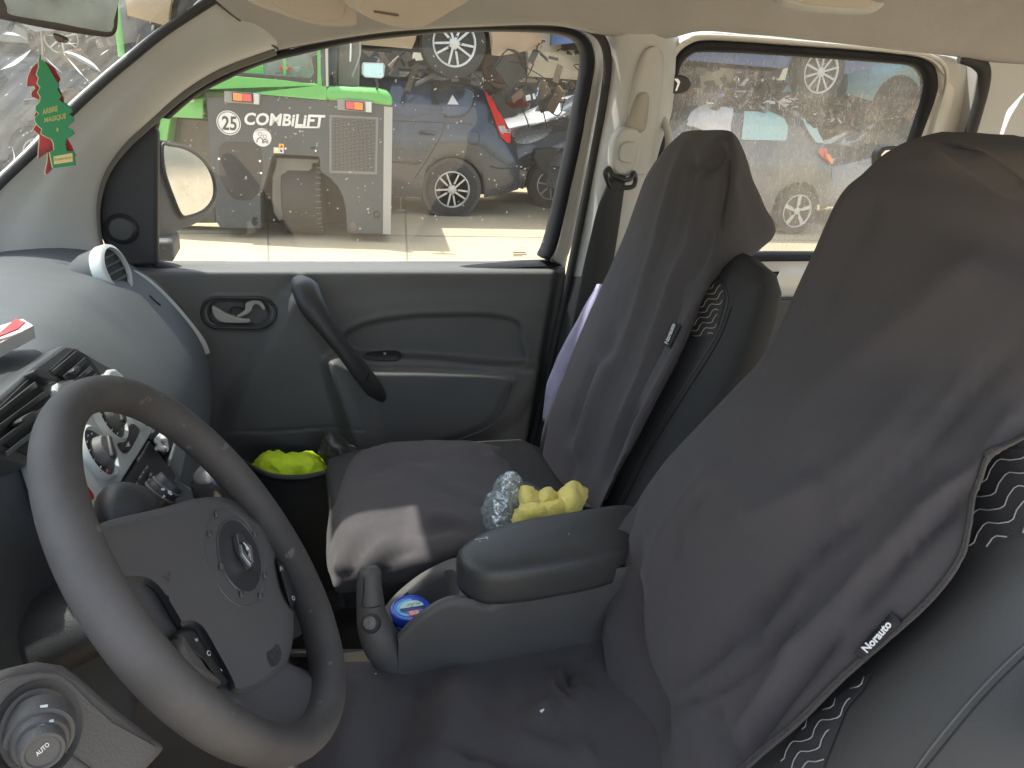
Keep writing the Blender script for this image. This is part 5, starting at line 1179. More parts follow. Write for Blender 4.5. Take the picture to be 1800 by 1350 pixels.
crumple('vest', rows_y([[(450, 812, 1.46), (462, 800, 1.455), (478, 796, 1.45), (492, 796, 1.45), (504, 800, 1.45), (520, 798, 1.45), (542, 797, 1.45), (556, 802, 1.455), (574, 815, 1.46)],
    [(446, 818, 1.44), (462, 808, 1.425), (480, 804, 1.42), (498, 806, 1.42), (514, 806, 1.42), (530, 804, 1.42), (548, 806, 1.42), (562, 812, 1.43), (578, 820, 1.45)],
    [(450, 826, 1.42), (468, 820, 1.40), (486, 818, 1.395), (504, 820, 1.395), (520, 820, 1.395), (536, 820, 1.395), (552, 820, 1.40), (566, 822, 1.41), (578, 824, 1.43)],
    [(462, 838, 1.41), (480, 838, 1.39), (496, 838, 1.385), (512, 838, 1.385), (528, 838, 1.385), (542, 836, 1.385), (556, 834, 1.39), (568, 832, 1.40), (578, 830, 1.42)]]), HV, vest, .005, 45, 5.0, 6, 6)
rag = thing('dark_rag', 'dark shiny grey jacket sleeve crumpled beside the yellow vest', 'rag', UY(590, 785, 1.42))
crumple('cloth', rows_y([[(566, 790, 1.45), (572, 766, 1.45), (578, 760, 1.45), (590, 768, 1.45), (606, 780, 1.45), (625, 792, 1.45)],
    [(566, 800, 1.43), (574, 782, 1.42), (586, 776, 1.41), (600, 784, 1.41), (618, 792, 1.42), (636, 798, 1.43)],
    [(572, 812, 1.42), (584, 800, 1.40), (598, 796, 1.39), (612, 798, 1.395), (628, 800, 1.40), (644, 802, 1.42)],
    [(584, 818, 1.41), (594, 812, 1.39), (606, 808, 1.385), (620, 808, 1.385), (634, 808, 1.39), (650, 808, 1.41)]]), M('shiny_grey', (.055, .055, .055), .35, bump=(60, .6)), rag, .006, 32, 8.0, 6, 6)
# tray of the door bottom that holds them
surf('door_pocket_edge', rows_y([[(420, 806, 1.43), (450, 826, 1.40), (480, 836, 1.38), (530, 838, 1.37), (575, 828, 1.37), (620, 812, 1.37), (660, 806, 1.37)], [(420, 812, 1.42), (450, 832, 1.39), (480, 843, 1.37), (530, 845, 1.36), (575, 835, 1.36), (620, 819, 1.36), (660, 813, 1.36)], [(420, 818, 1.43), (450, 836, 1.40), (480, 848, 1.38), (530, 850, 1.37), (575, 841, 1.37), (620, 825, 1.37), (660, 820, 1.37)], [(420, 1020, 1.43), (450, 1040, 1.40), (480, 1050, 1.38), (530, 1050, 1.37), (575, 1041, 1.37), (620, 1025, 1.37), (660, 1020, 1.37)]]), PLB, door, 4, 4)
# ---- foot well
fw = thing('rubber_mat', 'black ribbed rubber mat on the floor ahead of the passenger seat', 'floor mat', (-.05, 1.2, .335))
box('mat', (-.12, 1.2, .345), (.5, .5, .012), M('mat_rubber', (.035, .034, .03), .7, bump=(60, .6)), fw, bevel=.004)
parts = []
for i in range(9):
    for j in range(9):
        c = V(-.28+i*.04+(.02 if j % 2 else 0), 1.0+j*.05, .352)
        parts.append(tube('', [c+V(.016*cos(a), .020*sin(a), 0) for a in (-.9, -.45, 0, .45, .9)], .002, None, None, seg=5, cur=0, build=False))
v, f = join(parts); obj('tread_pattern', v, f, bpy.data.materials['mat_rubber'], fw)
tr_ = thing('seat_rail', 'bright metal strip on the floor beside the handbrake', 'rail', UZ(580, 1146, .42))
box('rail', UZ(575, 1148, .42), (.22, .012, .012), M('rail_metal', (.45, .48, .5), .4, metal=.6), tr_, axes=(V(1, -.22, 0).normalized(), V(.22, 1, 0).normalized(), V(0, 0, 1)), bevel=.002)
bx = thing('beige_box', 'beige cardboard box on the floor between handbrake and driver seat', 'box', UZ(630, 1180, .44))
box('box_body', UZ(626, 1195, .42)+V(0, -.02, 0), (.10, .13, .06), M('card_beige', (.50, .46, .36), .8, var=(20, (.42, .39, .31))), bx, bevel=.003)
bl = thing('packet', 'blue and white packet with a blue strap seen through the lower wheel spokes', 'packet', WP(430, 1262, -.11))
slab('packet', [WP(x, y, -.12) for x, y in ((410, 1268), (420, 1258), (440, 1258), (466, 1280), (440, 1295), (412, 1290))], -wn*.012, M('packet_blue', (.12, .42, .68), .4, var=(60, (.35, .55, .65))), bl, bevel=.002)
slab('packet_label', [WP(x, y, -.117) for x, y in ((411, 1270), (424, 1260), (432, 1266), (428, 1284), (412, 1284))], -wn*.003, WHITE, bl, bevel=.0005)
tube('strap', [WP(409, 1236, -.10), WP(408, 1250, -.105), WP(413, 1268, -.11)], .0035, M('strap_blue', (.06, .25, .55), .5), bl)
tube('clip', [WP(413, 1248, -.10), WP(426, 1264, -.105), WP(431, 1285, -.105)], .0030, BLACK, bl)

# ================================================================ mirror and air freshener
rv = thing('rear_view_mirror', 'black rear view mirror hanging at the top of the windscreen', 'mirror', UY(90, 20, .86))
mo = c2([(-30, -60), (-22, 10), (-8, 30), (20, 38), (80, 50), (140, 60), (190, 66), (205, 60), (210, 44), (211, 0), (212, -60)], 4, True)
slab('mirror_housing', [UY(x, y, .85) for x, y in mo], V(-.02, .045, .004), M('housing', (.045, .036, .03), .5), rv, bevel=.006)
mi = [(8, -50), (12, 12), (16, 24), (40, 30), (100, 40), (150, 50), (190, 56), (198, 50), (200, 36), (200, -50)]
mg = [UY(x, y, .8465) for x, y in c2(mi, 3, True)]
obj('mirror_glass', mg, [tuple(range(len(mg)))], M('mirror_face', (.26, .27, .26), .03, metal=1, var=(50, (.2, .2, .2))), rv, smooth=False)
slabY('dip_lever', [(92, 58), (100, 60), (112, 66), (110, 74), (100, 73), (94, 66)], .86, .02, M('lever_brown', (.09, .06, .05), .5), rv, bevel=.003, cur=2)
af = thing('air_freshener', 'green tree-shaped card air freshener with a red one behind it, hanging from the mirror', 'air freshener', UY(90, 200, .87))
tube('string', [UY(73, 54, .872), UY(75, 75, .872), UY(76, 112, .872)], .0011, M('string', (.6, .6, .58), .8), af, cur=2, seg=6)
gr = [(70, 96), (72, 106), (81, 111), (86, 120), (92, 130), (97, 139), (104, 149), (101, 156), (104, 163), (109, 169), (104, 174), (108, 179), (117, 182), (124, 189), (127, 197), (121, 201), (129, 206), (130, 213), (122, 219), (118, 224), (127, 228), (131, 235), (124, 240), (116, 245), (115, 255), (117, 265), (130, 267), (133, 291), (93, 296), (87, 268), (95, 264), (94, 252), (91, 245), (80, 240), (72, 235), (74, 227), (66, 220), (61, 212), (62, 205), (69, 200), (62, 194), (63, 186), (70, 180), (71, 170), (66, 162), (71, 154), (65, 146), (68, 138), (64, 130), (68, 118), (68, 104)]
gT = slab('green_tree', [UY(x, y, .866) for x, y in gr], V(0, .0022, 0), M('tree_green', (.012, .19, .075), .6), af, bevel=.0003, smooth=False)
slab('tree_edge', [UY(x-1.3, y+.3, .8675) for x, y in gr], V(0, .0025, 0), M('card_edge', (.62, .60, .38), .8), af, bevel=0, smooth=False)
rd_ = [(71, 106), (62, 113), (55, 121), (49, 136), (47, 152), (60, 151), (62, 156), (55, 162), (56, 170), (68, 175), (66, 190), (60, 205), (66, 215), (58, 228), (70, 238), (68, 262), (67, 279), (84, 267), (83, 285), (79, 304), (82, 307), (92, 297), (110, 275), (128, 270), (134, 276), (125, 255), (117, 243), (112, 215), (112, 172), (101, 150), (106, 140), (96, 120), (82, 109)]
slab('red_tree', [UY(x, y, .876) for x, y in rd_], V(0, .002, 0), M('tree_red', (.42, .02, .03), .5, var=(70, (.10, .008, .01))), af, bevel=.0003, smooth=False)
slab('tree_edge', [UY(x-1.4, y, .8775) for x, y in rd_], V(0, .002, 0), bpy.data.materials['card_edge'], af, bevel=0, smooth=False)
gold = M('gold_ink', (.34, .36, .12), .5)
def T8(x, y): return UY(x, y, .8655)
text('tree_lettering', 'ARBRE', (74.5, 202), (27, -7), (0, -10), T8, gold, gT, bold=.03)
text('tree_lettering', 'MAGIQUE', (78, 218), (38, -8.5), (0, -11), T8, gold, gT, bold=.03)
slab('tree_label', [T8(x, y) for x, y in ((94, 275), (127, 269), (128, 284), (95, 289))], V(0, .0003, 0), M('label_gold', (.55, .46, .22), .6), gT, bevel=0, smooth=False)
text('tree_lettering', 'Pomme Verte', (96, 283), (29, -4), (0, -5), lambda x, y: UY(x, y, .8652), M('olive_ink', (.12, .22, .06), .5), gT)
obj('tree_mark', [T8(x, y) for x, y in ((100, 224), (103, 226), (102, 232), (99, 230))], [(0, 1, 2, 3)], gold, gT, smooth=False)
# ================================================================ the yard
GM = M('yard_concrete', (.48, .385, .25), .9, var=(.8, (.40, .32, .20)), bump=(6, .4), var2=(2.2, (.40, .33, .25), .66))
gv = [V(-90, -60, 0), V(110, -60, 0), V(110, 160, 0), V(-90, 160, 0)]
ground = tag(obj('ground', gv, [(0, 1, 2, 3)], GM, smooth=False), kind='structure')
parts = []
def strip(a, b, w, z=.004):
    a = Vector((a[0], a[1], z)); b = Vector((b[0], b[1], z)); d = (b-a).normalized(); q = Vector((-d.y, d.x, 0))*w/2
    return [a-q, b-q, b+q, a+q], [(0, 1, 2, 3)]
u1, u2 = UZ(713, 385, 0), UZ(716, 462, 0); parts.append(strip(u1+(u1-u2)*2, u2-(u1-u2)*6, .018))
u1, u2 = UZ(471, 415, 0), UZ(472, 462, 0); parts.append(strip(u1+(u1-u2)*2, u2-(u1-u2)*6, .018))
parts.append(strip((-30, 8.1), (30, 7.6), .02)); parts.append(strip((-30, 3.2), (30, 2.9), .02))
v, f = join(parts); tag(obj('concrete_joints', v, f, M('joint', (.22, .19, .15), .9), smooth=False), kind='structure')

DARK = M('dark_interior', (.012, .012, .013), .8)
TYRE = M('tyre_rubber', (.020, .020, .020), .8, bump=(40, .4), var=(5, (.034, .032, .030)))
ALU = M('alloy', (.55, .56, .56), .35, metal=.55, var=(20, (.42, .42, .40)))
CARGL = M('car_glass', (.030, .036, .042), .08, spec=.8, var=(3, (.07, .08, .09)))
RUST = M('rust', (.16, .075, .04), .9, var=(15, (.07, .05, .04)), bump=(40, .8))
TRIMB = M('bumper_black', (.03, .03, .032), .6, var=(8, (.05, .048, .045)))
REDL = M('lamp_red', (.60, .02, .02), .15, coat=.5, var=(25, (.75, .05, .04)))
CLEAR = M('lamp_clear', (.60, .60, .57), .1, coat=.5, var=(30, (.30, .30, .30)))
ORANGE = M('lamp_orange', (.80, .25, .03), .2, coat=.5)
def paint(name, c, c2_, r=.28): return M(name, c, r, coat=.7, var=(2.5, c2_), metal=.15)
def wheel(parent, c, R, rr_, w, n=5, double=False, mat=None, steel=False, hubcap=None):
    """tyre with its rim as a child; axis along -Y (outer side towards the road)"""
    ax = V(0, -1, 0)
    ty = lathe('wheel', [(rr_*.98, -w), (R*.93, -w), (R, -w*.85), (R, -w*.15), (R*.985, -w*.04), (R*.93, 0), (rr_*1.12, .004), (rr_*1.02, -.004), (rr_, -.02)], c, ax, TYRE, parent, seg=44, sharp=45)
    m = mat or ALU; P = []
    P.append(lathe('', [(rr_*1.0, -.022), (rr_*1.02, .001), (rr_*.97, .004), (rr_*.93, -.006), (rr_*.90, -.05), (rr_*.88, -.10)], c, ax, m, None, seg=44, build=False))
    P.append(lathe('', [(rr_*.22, -.03), (rr_*.22, -.004), (rr_*.16, 0), (0, .001)], c, ax, m, None, seg=20, build=False))
    for k in range(n):
        for o in ((-.13, .13) if double else (0,)):
            th = 2*pi*k/n+.3+o*(2 if double else 1); th2 = 2*pi*k/n+.3+o*(3.0 if double else 1)
            a = V(cos(th), 0, sin(th)); b = V(cos(th2), 0, sin(th2)); t0 = V(-sin(th), 0, cos(th)); t1 = V(-sin(th2), 0, cos(th2))
            wi, wo = (.11, .09) if double else ((.16, .26) if n <= 6 else (.10, .10))
            p = [c+a*rr_*.15+t0*rr_*wi*.5, c+b*rr_*.95+t1*rr_*wo*.5, c+b*rr_*.95-t1*rr_*wo*.5, c+a*rr_*.15-t0*rr_*wi*.5]
            q = [x+ax*-.006 for x in p]; r = [x+ax*-.04 for x in p]
            P.append((q+r, [(0, 1, 2, 3), (0, 4, 5, 1), (2, 6, 7, 3), (1, 5, 6, 2), (0, 3, 7, 4)]))
    v, f = join(P); rim = obj('rim', v, f, m, ty, smooth=True, sharp=30)
    lathe('brake_disc', [(rr_*.9, -.11), (rr_*.9, -.085), (rr_*.25, -.08), (0, -.08)], c, ax, DARK, ty, seg=24)
    L = [lathe('', [(.010, -.01), (.010, .004), (0, .004)], c+V(cos(2*pi*k/5), 0, sin(2*pi*k/5))*rr_*.30, ax, m, None, seg=8, build=False) for k in range(5)]
    v, f = join(L); obj('wheel_nuts', v, f, DARK, ty)
    return ty
def interp(tab, s):
    if s <= tab[0][0]: return tab[0][1]
    for (a, b), (c, d) in zip(tab, tab[1:]):
        if s <= c: return b+(d-b)*(s-a)/(c-a)
    return tab[-1][1]
def car(name, label, cat, X0, Yn, z0, L, W, top, belt, wheels, R, body, sill=.22, roofw=.76, group=None, under=True):
    """front at X0, near side at Yn; top/belt: tables along the length; wheels: positions along the length"""
    root = thing(name, label, cat, (X0+L/2, Yn+W/2, z0), group)
    hw = W/2; yc = Yn+hw; rows = []; n = 110
    for i in range(n+1):
        s = L*i/n; zt = interp(top, s); zb = min(interp(belt, s), zt-.02)
        taper = 1-.16*(max(0, 1-s/.55))**2-.06*(max(0, 1-(L-s)/.35))**2
        w = hw*taper; zl = sill+.10*max(0, 1-s/.5)+.12*max(0, 1-(L-s)/.5)
        for x in wheels:
            r = R+.06
            if abs(s-x) < r: zl = max(zl, R+sqrt(r*r-(s-x)**2)*1.0-.0)
        g = min(1, (zt-zb)/.42); rw = w*(1-(1-roofw)*g)
        zl = min(zl, zb-.05)
        half = [(w*.97, zl), (w, zl+(zb-zl)*.2), (w*1.005, zl+(zb-zl)*.5), (w, zl+(zb-zl)*.82), (w*.975, zb), (w*.965+(rw-w*.965)*.5, zb+(zt-zb)*.47), (rw, zt-.045*g-.008), (rw*.90, zt-.008), (rw*.5, zt+.012), (0, zt+.018)]
        row = [V(X0+s, yc-a, z0+b) for a, b in half]+[V(X0+s, yc+a, z0+b) for a, b in reversed(half[:-1])]
        rows.append(row)
    rows = [[V(r.x+.04, yc+(r.y-yc)*.85, z0+(r.z-z0-.5)*.9+.5) for r in rows[0]]]+rows+[[V(r.x-.03, yc+(r.y-yc)*.85, z0+(r.z-z0-.5)*.9+.5) for r in rows[-1]]]
    v, f = gridmesh(rows); m = len(rows[0]); f.append(tuple(range(m-1, -1, -1))); f.append(tuple(range((len(rows)-1)*m, len(rows)*m)))
    bo = obj('body', v, f, body, root, sharp=42)
    if under: box('underbody', (X0+L/2, yc, z0+sill+.12), (L*.86, W*.72, .20), DARK, root, bevel=.02)
    box('cabin_floor', (X0+L*.5, yc, z0+.5), (L*.9, W*.80, .2), DARK, root, bevel=0)
    return root, bo, bvh_of(bo)
def wc_(X, Y, z): return V(X, Y, z)
# ---- blue estate
BLUE = paint('estate_blue', (.020, .028, .042), (.028, .036, .05))
top = [(0, .62), (.15, .74), (.9, .93), (1.15, 1.0), (1.95, 1.50), (2.3, 1.555), (3.2, 1.56), (3.85, 1.54), (4.02, 1.52), (4.10, 1.48), (4.22, 1.36), (4.44, 1.02), (4.50, .86), (4.53, .62)]
belt = [(0, .55), (1.15, .92), (2.2, .96), (3.6, 1.02), (4.1, 1.06), (4.5, .68)]
est, eb, ebv = car('estate_car', 'dark blue estate car with tall red tail lamp, parked beside the green forklift', 'car', -1.70, 9.14, 0, 4.53, 1.80, top, belt, (.92, 3.68), .325, BLUE)
GLB = M('estate_glass', (.018, .03, .055), .1, spec=.8, var=(3, (.05, .07, .11)))
def dec(name, px, bv, mat, par, off=.008, cuts=2, fall=None): return decal(name, px, bv, mat, par, off=off, cuts=cuts, fall=fall)
dec('rear_door_window', c2([(690, 140), (740, 141), (758, 150), (756, 196), (748, 201), (690, 200)], 2, True), ebv, GLB, est)
dec('side_window', c2([(768, 150), (800, 152), (824, 158), (833, 165), (828, 185), (815, 199), (800, 203), (782, 202), (770, 175)], 3, True), ebv, GLB, est)
obj('window_surround', *tube('', [p for p in (hit(ebv, x, y, .008) for x, y in c2([(762, 148), (800, 150), (828, 157), (836, 165), (831, 186), (817, 202), (800, 206), (780, 205)], 4)) if p], .008, None, None, seg=6, cur=0, build=False), TRIMB, est)
dec('triangle_sticker', [(795, 167), (806, 184.5), (786, 184)], ebv, WHITE, est, off=.012, cuts=0)
tl = dec('tail_lamp', [(851, 162), (858, 163), (872, 182), (890, 212), (897, 225), (896, 252), (889, 251), (878, 240), (868, 210), (858, 184)], ebv, REDL, est, off=.014)
dec('lamp_band', [(874, 222), (896, 222.5), (896, 235), (878, 234)], ebv, CLEAR, tl, off=.019, cuts=1)
for nm, pl, r_ in (('door_line', [(760, 152), (772, 180), (782, 205), (781, 222), (772, 245), (762, 262), (745, 290), (728, 315)], .005), ('waist_line', [(690, 212), (740, 214), (790, 216), (830, 218)], .006), ('rubbing_strip', [(690, 284), (730, 288), (742, 283)], .012), ('bumper_line', [(862, 292), (880, 296), (905, 294)], .010), ('fuel_flap_line', [(821, 243), (823, 234), (832, 231), (841, 234), (843, 244), (838, 253), (828, 254), (821, 243)], .004)):
    P = [p for p in (hit(ebv, x, y, .002) for x, y in c2(pl, 4)) if p]
    if len(P) > 2: tube(nm, P, r_, TRIMB, est, cur=0, seg=6)
dh = tube('door_handle', [UY(739, 231, 9.10), UY(750, 232, 9.07), UY(767, 234, 9.10)], .018, BLUE, est, seg=10)
tube('roof_rail', [UY(700, 122, 9.42), UY(780, 128, 9.42), UY(838, 140, 9.44)], .018, TRIMB, est, seg=10)
cyl = UY(795, 332, 9.12)
wheel(est, V(cyl.x, 9.12, .325), .325, .215, .2, 5, double=True)
wheel(est, V(-.78, 9.12, .325), .325, .215, .2, 5, double=True)
lathe('arch_liner', [(.37, -.25), (.37, .0), (.36, .0)], V(cyl.x, 9.14, .325), (0, -1, 0), TRIMB, est, seg=32)
# jack stand
js = thing('axle_stand', 'small pale metal axle stand on the ground in front of the blue estate car', 'axle stand', UZ(705, 372, 0))
jb = UZ(704, 371, 0)
tube('stand_post', [jb, jb+V(0, 0, .30)], .012, M('galvanised', (.33, .33, .32), .5, metal=.5), js, cur=0)
tube('stand_top', [jb+V(-.06, 0, .29), jb+V(0, 0, .32), jb+V(.06, 0, .29)], .012, bpy.data.materials['galvanised'], js, cur=3)
tube('stand_foot', [jb+V(-.06, 0, .012), jb+V(.06, 0, .012)], .012, bpy.data.materials['galvanised'], js, cur=0)
# ---- dark grey car behind (front half seen)
GREYP = paint('grey_paint', (.075, .085, .10), (.095, .105, .115))
top = [(0, .60), (.12, .78), (.4, .92), (1.0, 1.06), (1.2, 1.10), (1.95, 1.45), (2.3, 1.49), (3.4, 1.47), (3.9, 1.38), (4.15, 1.0), (4.2, .7)]
belt = [(0, .55), (1.0, .93), (2, .98), (4.2, .98)]
gc, gb, gbv = car('grey_car', 'dark grey car with a broken front bumper, nose tucked behind the blue estate', 'car', 2.75, 10.05, 0, 4.2, 1.75, top, belt, (.80, 3.4), .31, GREYP)
dec('headlamp', c2([(906, 250), (915, 236), (935, 228), (965, 225), (974, 227), (960, 240), (940, 250), (922, 254)], 3, True), gbv, CLEAR, gc, off=.02)
dec('torn_opening', c2([(908, 284), (925, 272), (948, 266), (960, 270), (955, 290), (930, 300), (914, 298)], 2, True), gbv, DARK, gc, off=.02)
slabY('hanging_bumper', [(940, 262), (1010, 266), (1040, 300), (1030, 330), (985, 326), (950, 300)], 9.95, .12, TRIMB, gc, bevel=.03, cur=2)
slabY('fog_lamp', c2([(976, 276), (990, 268), (998, 272), (994, 284), (980, 284)], 2, True), 9.90, .1, CLEAR, gc, bevel=.01)
P = [p for p in (hit(gbv, x, y, .012) for x, y in c2([(935, 226), (970, 214), (1000, 206), (1030, 200)], 3)) if p]
if len(P) > 2: tube('bonnet_line', P, .006, TRIMB, gc, cur=0)
wheel(gc, V(3.55, 10.02, .31), .31, .2, .19, 7)
wheel(gc, V(6.15, 10.02, .31), .31, .2, .19, 7)
# ---- white car further back
WHP = paint('white_paint', (.62, .63, .63), (.52, .53, .52))
top = [(0, .7), (.1, .84), (.8, 1.0), (1.05, 1.06), (1.75, 1.42), (2.1, 1.50), (3.2, 1.50), (3.8, 1.44), (4.2, 1.2), (4.3, .8)]
belt = [(0, .6), (1.0, .95), (2, .98), (4.3, 1.0)]
wcar, wb_, wbv = car('white_car', 'white car with dark side windows parked in the row behind the dark grey car', 'car', 3.05, 12.3, 0, 4.3, 1.75, top, belt, (.85, 3.45), .31, WHP)
dec('front_door_window', [(906, 196), (918, 180), (938, 170), (972, 167), (975, 196)], wbv, CARGL, wcar, off=.015)
dec('rear_door_window', [(986, 168), (1030, 170), (1040, 196), (985, 196)], wbv, CARGL, wcar, off=.015)
dec('windscreen_side', [(892, 196), (900, 178), (920, 166), (934, 163), (914, 178), (902, 196)], wbv, CARGL, wcar, off=.015)
P = [UY(976, 163, 12.5), UY(1020, 160, 12.5), UY(1070, 160, 12.5)]; tube('roof_rail', P, .015, TRIMB, wcar, cur=0)
wheel(wcar, V(3.9, 12.27, .31), .31, .2, .19, 7); wheel(wcar, V(6.5, 12.27, .31), .31, .2, .19, 7)
# ---- grey hatchback through the sliding door's window
HP = paint('hatch_paint', (.075, .09, .105), (.095, .11, .122))
top = [(0, .62), (.1, .78), (.55, .92), (.72, .97), (1.35, 1.40), (1.7, 1.46), (2.5, 1.46), (2.9, 1.42), (3.1, 1.30), (3.28, .98), (3.36, .72)]
belt = [(0, .55), (.7, .90), (1.6, .94), (2.9, .99), (3.36, .9)]
hx = UZ(1385, 410, 0)
hat, hb__, hbv = car('hatchback', 'small grey hatchback with white bagged window and red tail lamp, beyond the dusty rear pane', 'car', 3.36, 8.2, 0, 3.40, 1.6, top, belt, (.55, 2.9), .30, HP)
BAGM = M('bag_film', (.62, .62, .64), .6, bump=(9, .9), var=(6, (.45, .42, .40)))
dec('bagged_window', c2([(1205, 222), (1212, 206), (1222, 195), (1245, 187), (1270, 186), (1284, 190), (1287, 198), (1282, 222), (1278, 240), (1240, 232), (1216, 224)], 2, True), hbv, BAGM, hat, off=.03)
TEAL = M('tinted_pane', (.30, .50, .50), .2, var=(6, (.36, .55, .54)))
dec('rear_door_window', [(1308, 190), (1336, 191), (1360, 201), (1378, 209), (1384, 224), (1382, 245), (1378, 248), (1302, 246)], hbv, TEAL, hat, off=.015, cuts=3)
dec('rear_side_window', [(1403, 202), (1420, 204), (1434, 218), (1444, 240), (1450, 253), (1432, 252), (1420, 236)], hbv, TEAL, hat, off=.03)
dec('tail_lamp', [(1434, 266), (1440, 262), (1462, 262), (1463, 275), (1460, 291), (1450, 283), (1440, 275)], hbv, REDL, hat, off=.03)
dec('indicator', [(1446, 273), (1461, 272), (1458, 290), (1450, 282)], hbv, ORANGE, hat, off=.045, cuts=1)
wheel(hat, V(hx.x+.0, 8.18, .30), .30, .205, .19, 5)
wheel(hat, V(3.91, 8.18, .30), .30, .205, .19, 5)
# ---- upper tier, cars lifted on to the roofs of the lower row
TANP = paint('tan_paint', (.34, .25, .17), (.28, .20, .14), .5)
tops = [(0, .7), (.15, .85), (1.1, 1.05), (1.9, 1.5), (3.4, 1.55), (4.2, 1.2), (4.3, .8)]; belts = [(0, .6), (1.1, .98), (4.3, 1.0)]
UW = UY(799, 76, 8.95)
tan, _, tbv = car('stacked_car', 'tan wreck with a big five-spoke wheel, stacked on the roof of the blue estate', 'car', UW.x-3.35, 8.98, UW.z-.37, 4.4, 1.75, tops, belts, (.85, 3.35), .37, TANP, sill=.28, group='wrecks stacked on top of the lower row')
wheel(tan, V(UW.x, 8.95, UW.z), .37, .245, .22, 5, double=True)
wheel(tan, V(UW.x-2.5, 8.95, UW.z), .37, .245, .22, 5, double=True)
CRP = paint('cream_paint', (.55, .53, .46), (.42, .36, .28), .5)
DW = UY(882, 118, 9.62)
crm, _, cbv2 = car('stacked_car', 'cream white wreck without wheels, rusty brake drum bare, stacked above the grey car', 'car', DW.x-.85, 9.70, DW.z-.28, 4.2, 1.7, tops, belts, (.85, 3.3), .31, CRP, sill=.20, group='wrecks stacked on top of the lower row')
dr = lathe('brake_drum', [(.24, -.1), (.24, .0), (.20, .01), (.19, -.03), (.10, -.03), (.09, .02), (.04, .03), (0, .03)], V(DW.x, 9.62, DW.z), (0, -1, 0), RUST, crm, seg=28)
slabY('hanging_panel', [(862, 118), (866, 95), (880, 84), (896, 88), (908, 108), (906, 130), (890, 150), (872, 140)], 9.75, .05, M('grimy', (.10, .085, .065), .8, var=(20, (.16, .13, .10))), crm, bevel=.01, cur=2)
BLP = paint('wreck_blue', (.04, .10, .26), (.04, .07, .18), .5)
U3 = UY(1444, 127, 8.22)
blu, _, bbv3 = car('stacked_car', 'bright blue wreck with a ten-spoke wheel, stacked over the grey hatchback', 'car', U3.x-3.0, 8.30, U3.z-.33, 3.9, 1.7, tops, belts, (.75, 3.0), .33, BLP, sill=.34, group='wrecks stacked on top of the lower row')
wheel(blu, V(U3.x, 8.22, U3.z), .335, .235, .2, 10)
slabY('number_plate', [(1378, 121), (1386, 119), (1380, 141), (1369, 140)], 8.28, .02, M('plate_yellow', (.5, .47, .33), .6), blu, bevel=.003)
CYP = paint('wreck_cyan', (.06, .20, .26), (.05, .13, .18), .5)
U4 = UY(1600, 132, 8.7)
cya, _, _b = car('stacked_car', 'turquoise wreck at the right of the upper tier, its lower flank just in view', 'car', U4.x-.75, 8.8, U4.z-.72, 4.0, 1.7, tops, belts, (.75, 3.0), .33, CYP, sill=.34, group='wrecks stacked on top of the lower row')
top = [(0, .62), (.1, .8), (.8, .98), (1.0, 1.02), (1.7, 1.40), (2.1, 1.46), (3.2, 1.45), (3.8, 1.3), (4.0, .8)]
rg_, _, rgbv = car('silver_car', 'silver grey car nose at the right, behind the small grey hatchback', 'car', 7.15, 8.9, 0, 4.0, 1.7, top, belts, (.8, 3.2), .31, paint('silver_paint', (.28, .30, .32), (.22, .23, .24)))
dec('windscreen_side', [(1478, 228), (1500, 215), (1532, 206), (1512, 222), (1490, 232)], rgbv, TEAL, rg_, off=.02)
wheel(rg_, V(7.95, 8.87, .31), .31, .2, .19, 7)
# more wrecks along the left of the yard, behind the forklift and through the windscreen
for i, (x, y, z, c, l) in enumerate([(-6.4, 11.6, 0, (.10, .10, .11), 'charcoal wreck far left, seen hazily through the windscreen'), (-11.5, 11.2, 0, (.22, .20, .18), 'brownish wreck at the far left end of the scrap row'), (-6.0, 11.8, 1.45, (.20, .21, .22), 'silver wreck stacked on the charcoal one beyond the windscreen')]):
    a, _, b_ = car('scrap_car', l, 'car', x, y, z, 4.2, 1.7, tops, belts, (.85, 3.3), .32, paint('wreck_paint', c, tuple(k*.8 for k in c), .6), group='wrecks at the left of the yard')
    wheel(a, V(x+.85, y-.03, z+.32), .32, .2, .2, 7); wheel(a, V(x+3.3, y-.03, z+.32), .32, .2, .2, 7)

# ---- scrap heap behind and scrap between the tiers (uncountable)
rnd = random.Random(5)
def plate(c, s, rn):
    ax = Vector((rn.gauss(0, 1), rn.gauss(0, 1), rn.gauss(0, 1))).normalized(); b = ax.orthogonal().normalized(); b = Matrix.Rotation(rn.uniform(0, 6.28), 3, ax) @ b; d = ax.cross(b)
    w, h, t = s*rn.uniform(.5, 1.6), s*rn.uniform(.15, .8), s*rn.uniform(.03, .12)
    v, f = boxm(c, (w, h, t), (b, d, ax)); k = rn.uniform(-.3, .3)*s
    return [p+ax*(k*((p-c).dot(b)/w*2)**2) for p in v], f
heapm = M('heap_dirt', (.10, .085, .065), .95, var=(3, (.05, .045, .04)), bump=(6, 1))
rows = []
for j in range(26):
    z = -.1+j*.22; r = []
    for i in range(110):
        x = -26+i*.5; y = 14.2+z*.45+1.2*noise.noise(Vector((x*.5, z*.6, 0)))+.5*noise.noise(Vector((x*1.7, z*2, 3)))
        y -= 1.6*sm(-1, -6, x)if x < -1 else 0
        r.append(V(x, y, min(z, 4.6+1.0*noise.noise(Vector((x*.3, 0, 7)))+(j*.02))))
    rows.append(r)
v, f = gridmesh(rows); tag(obj('scrap_heap', v, f, heapm), 'high brown heap of mixed scrap metal closing off the yard behind the wrecks', 'scrap heap', kind='stuff')
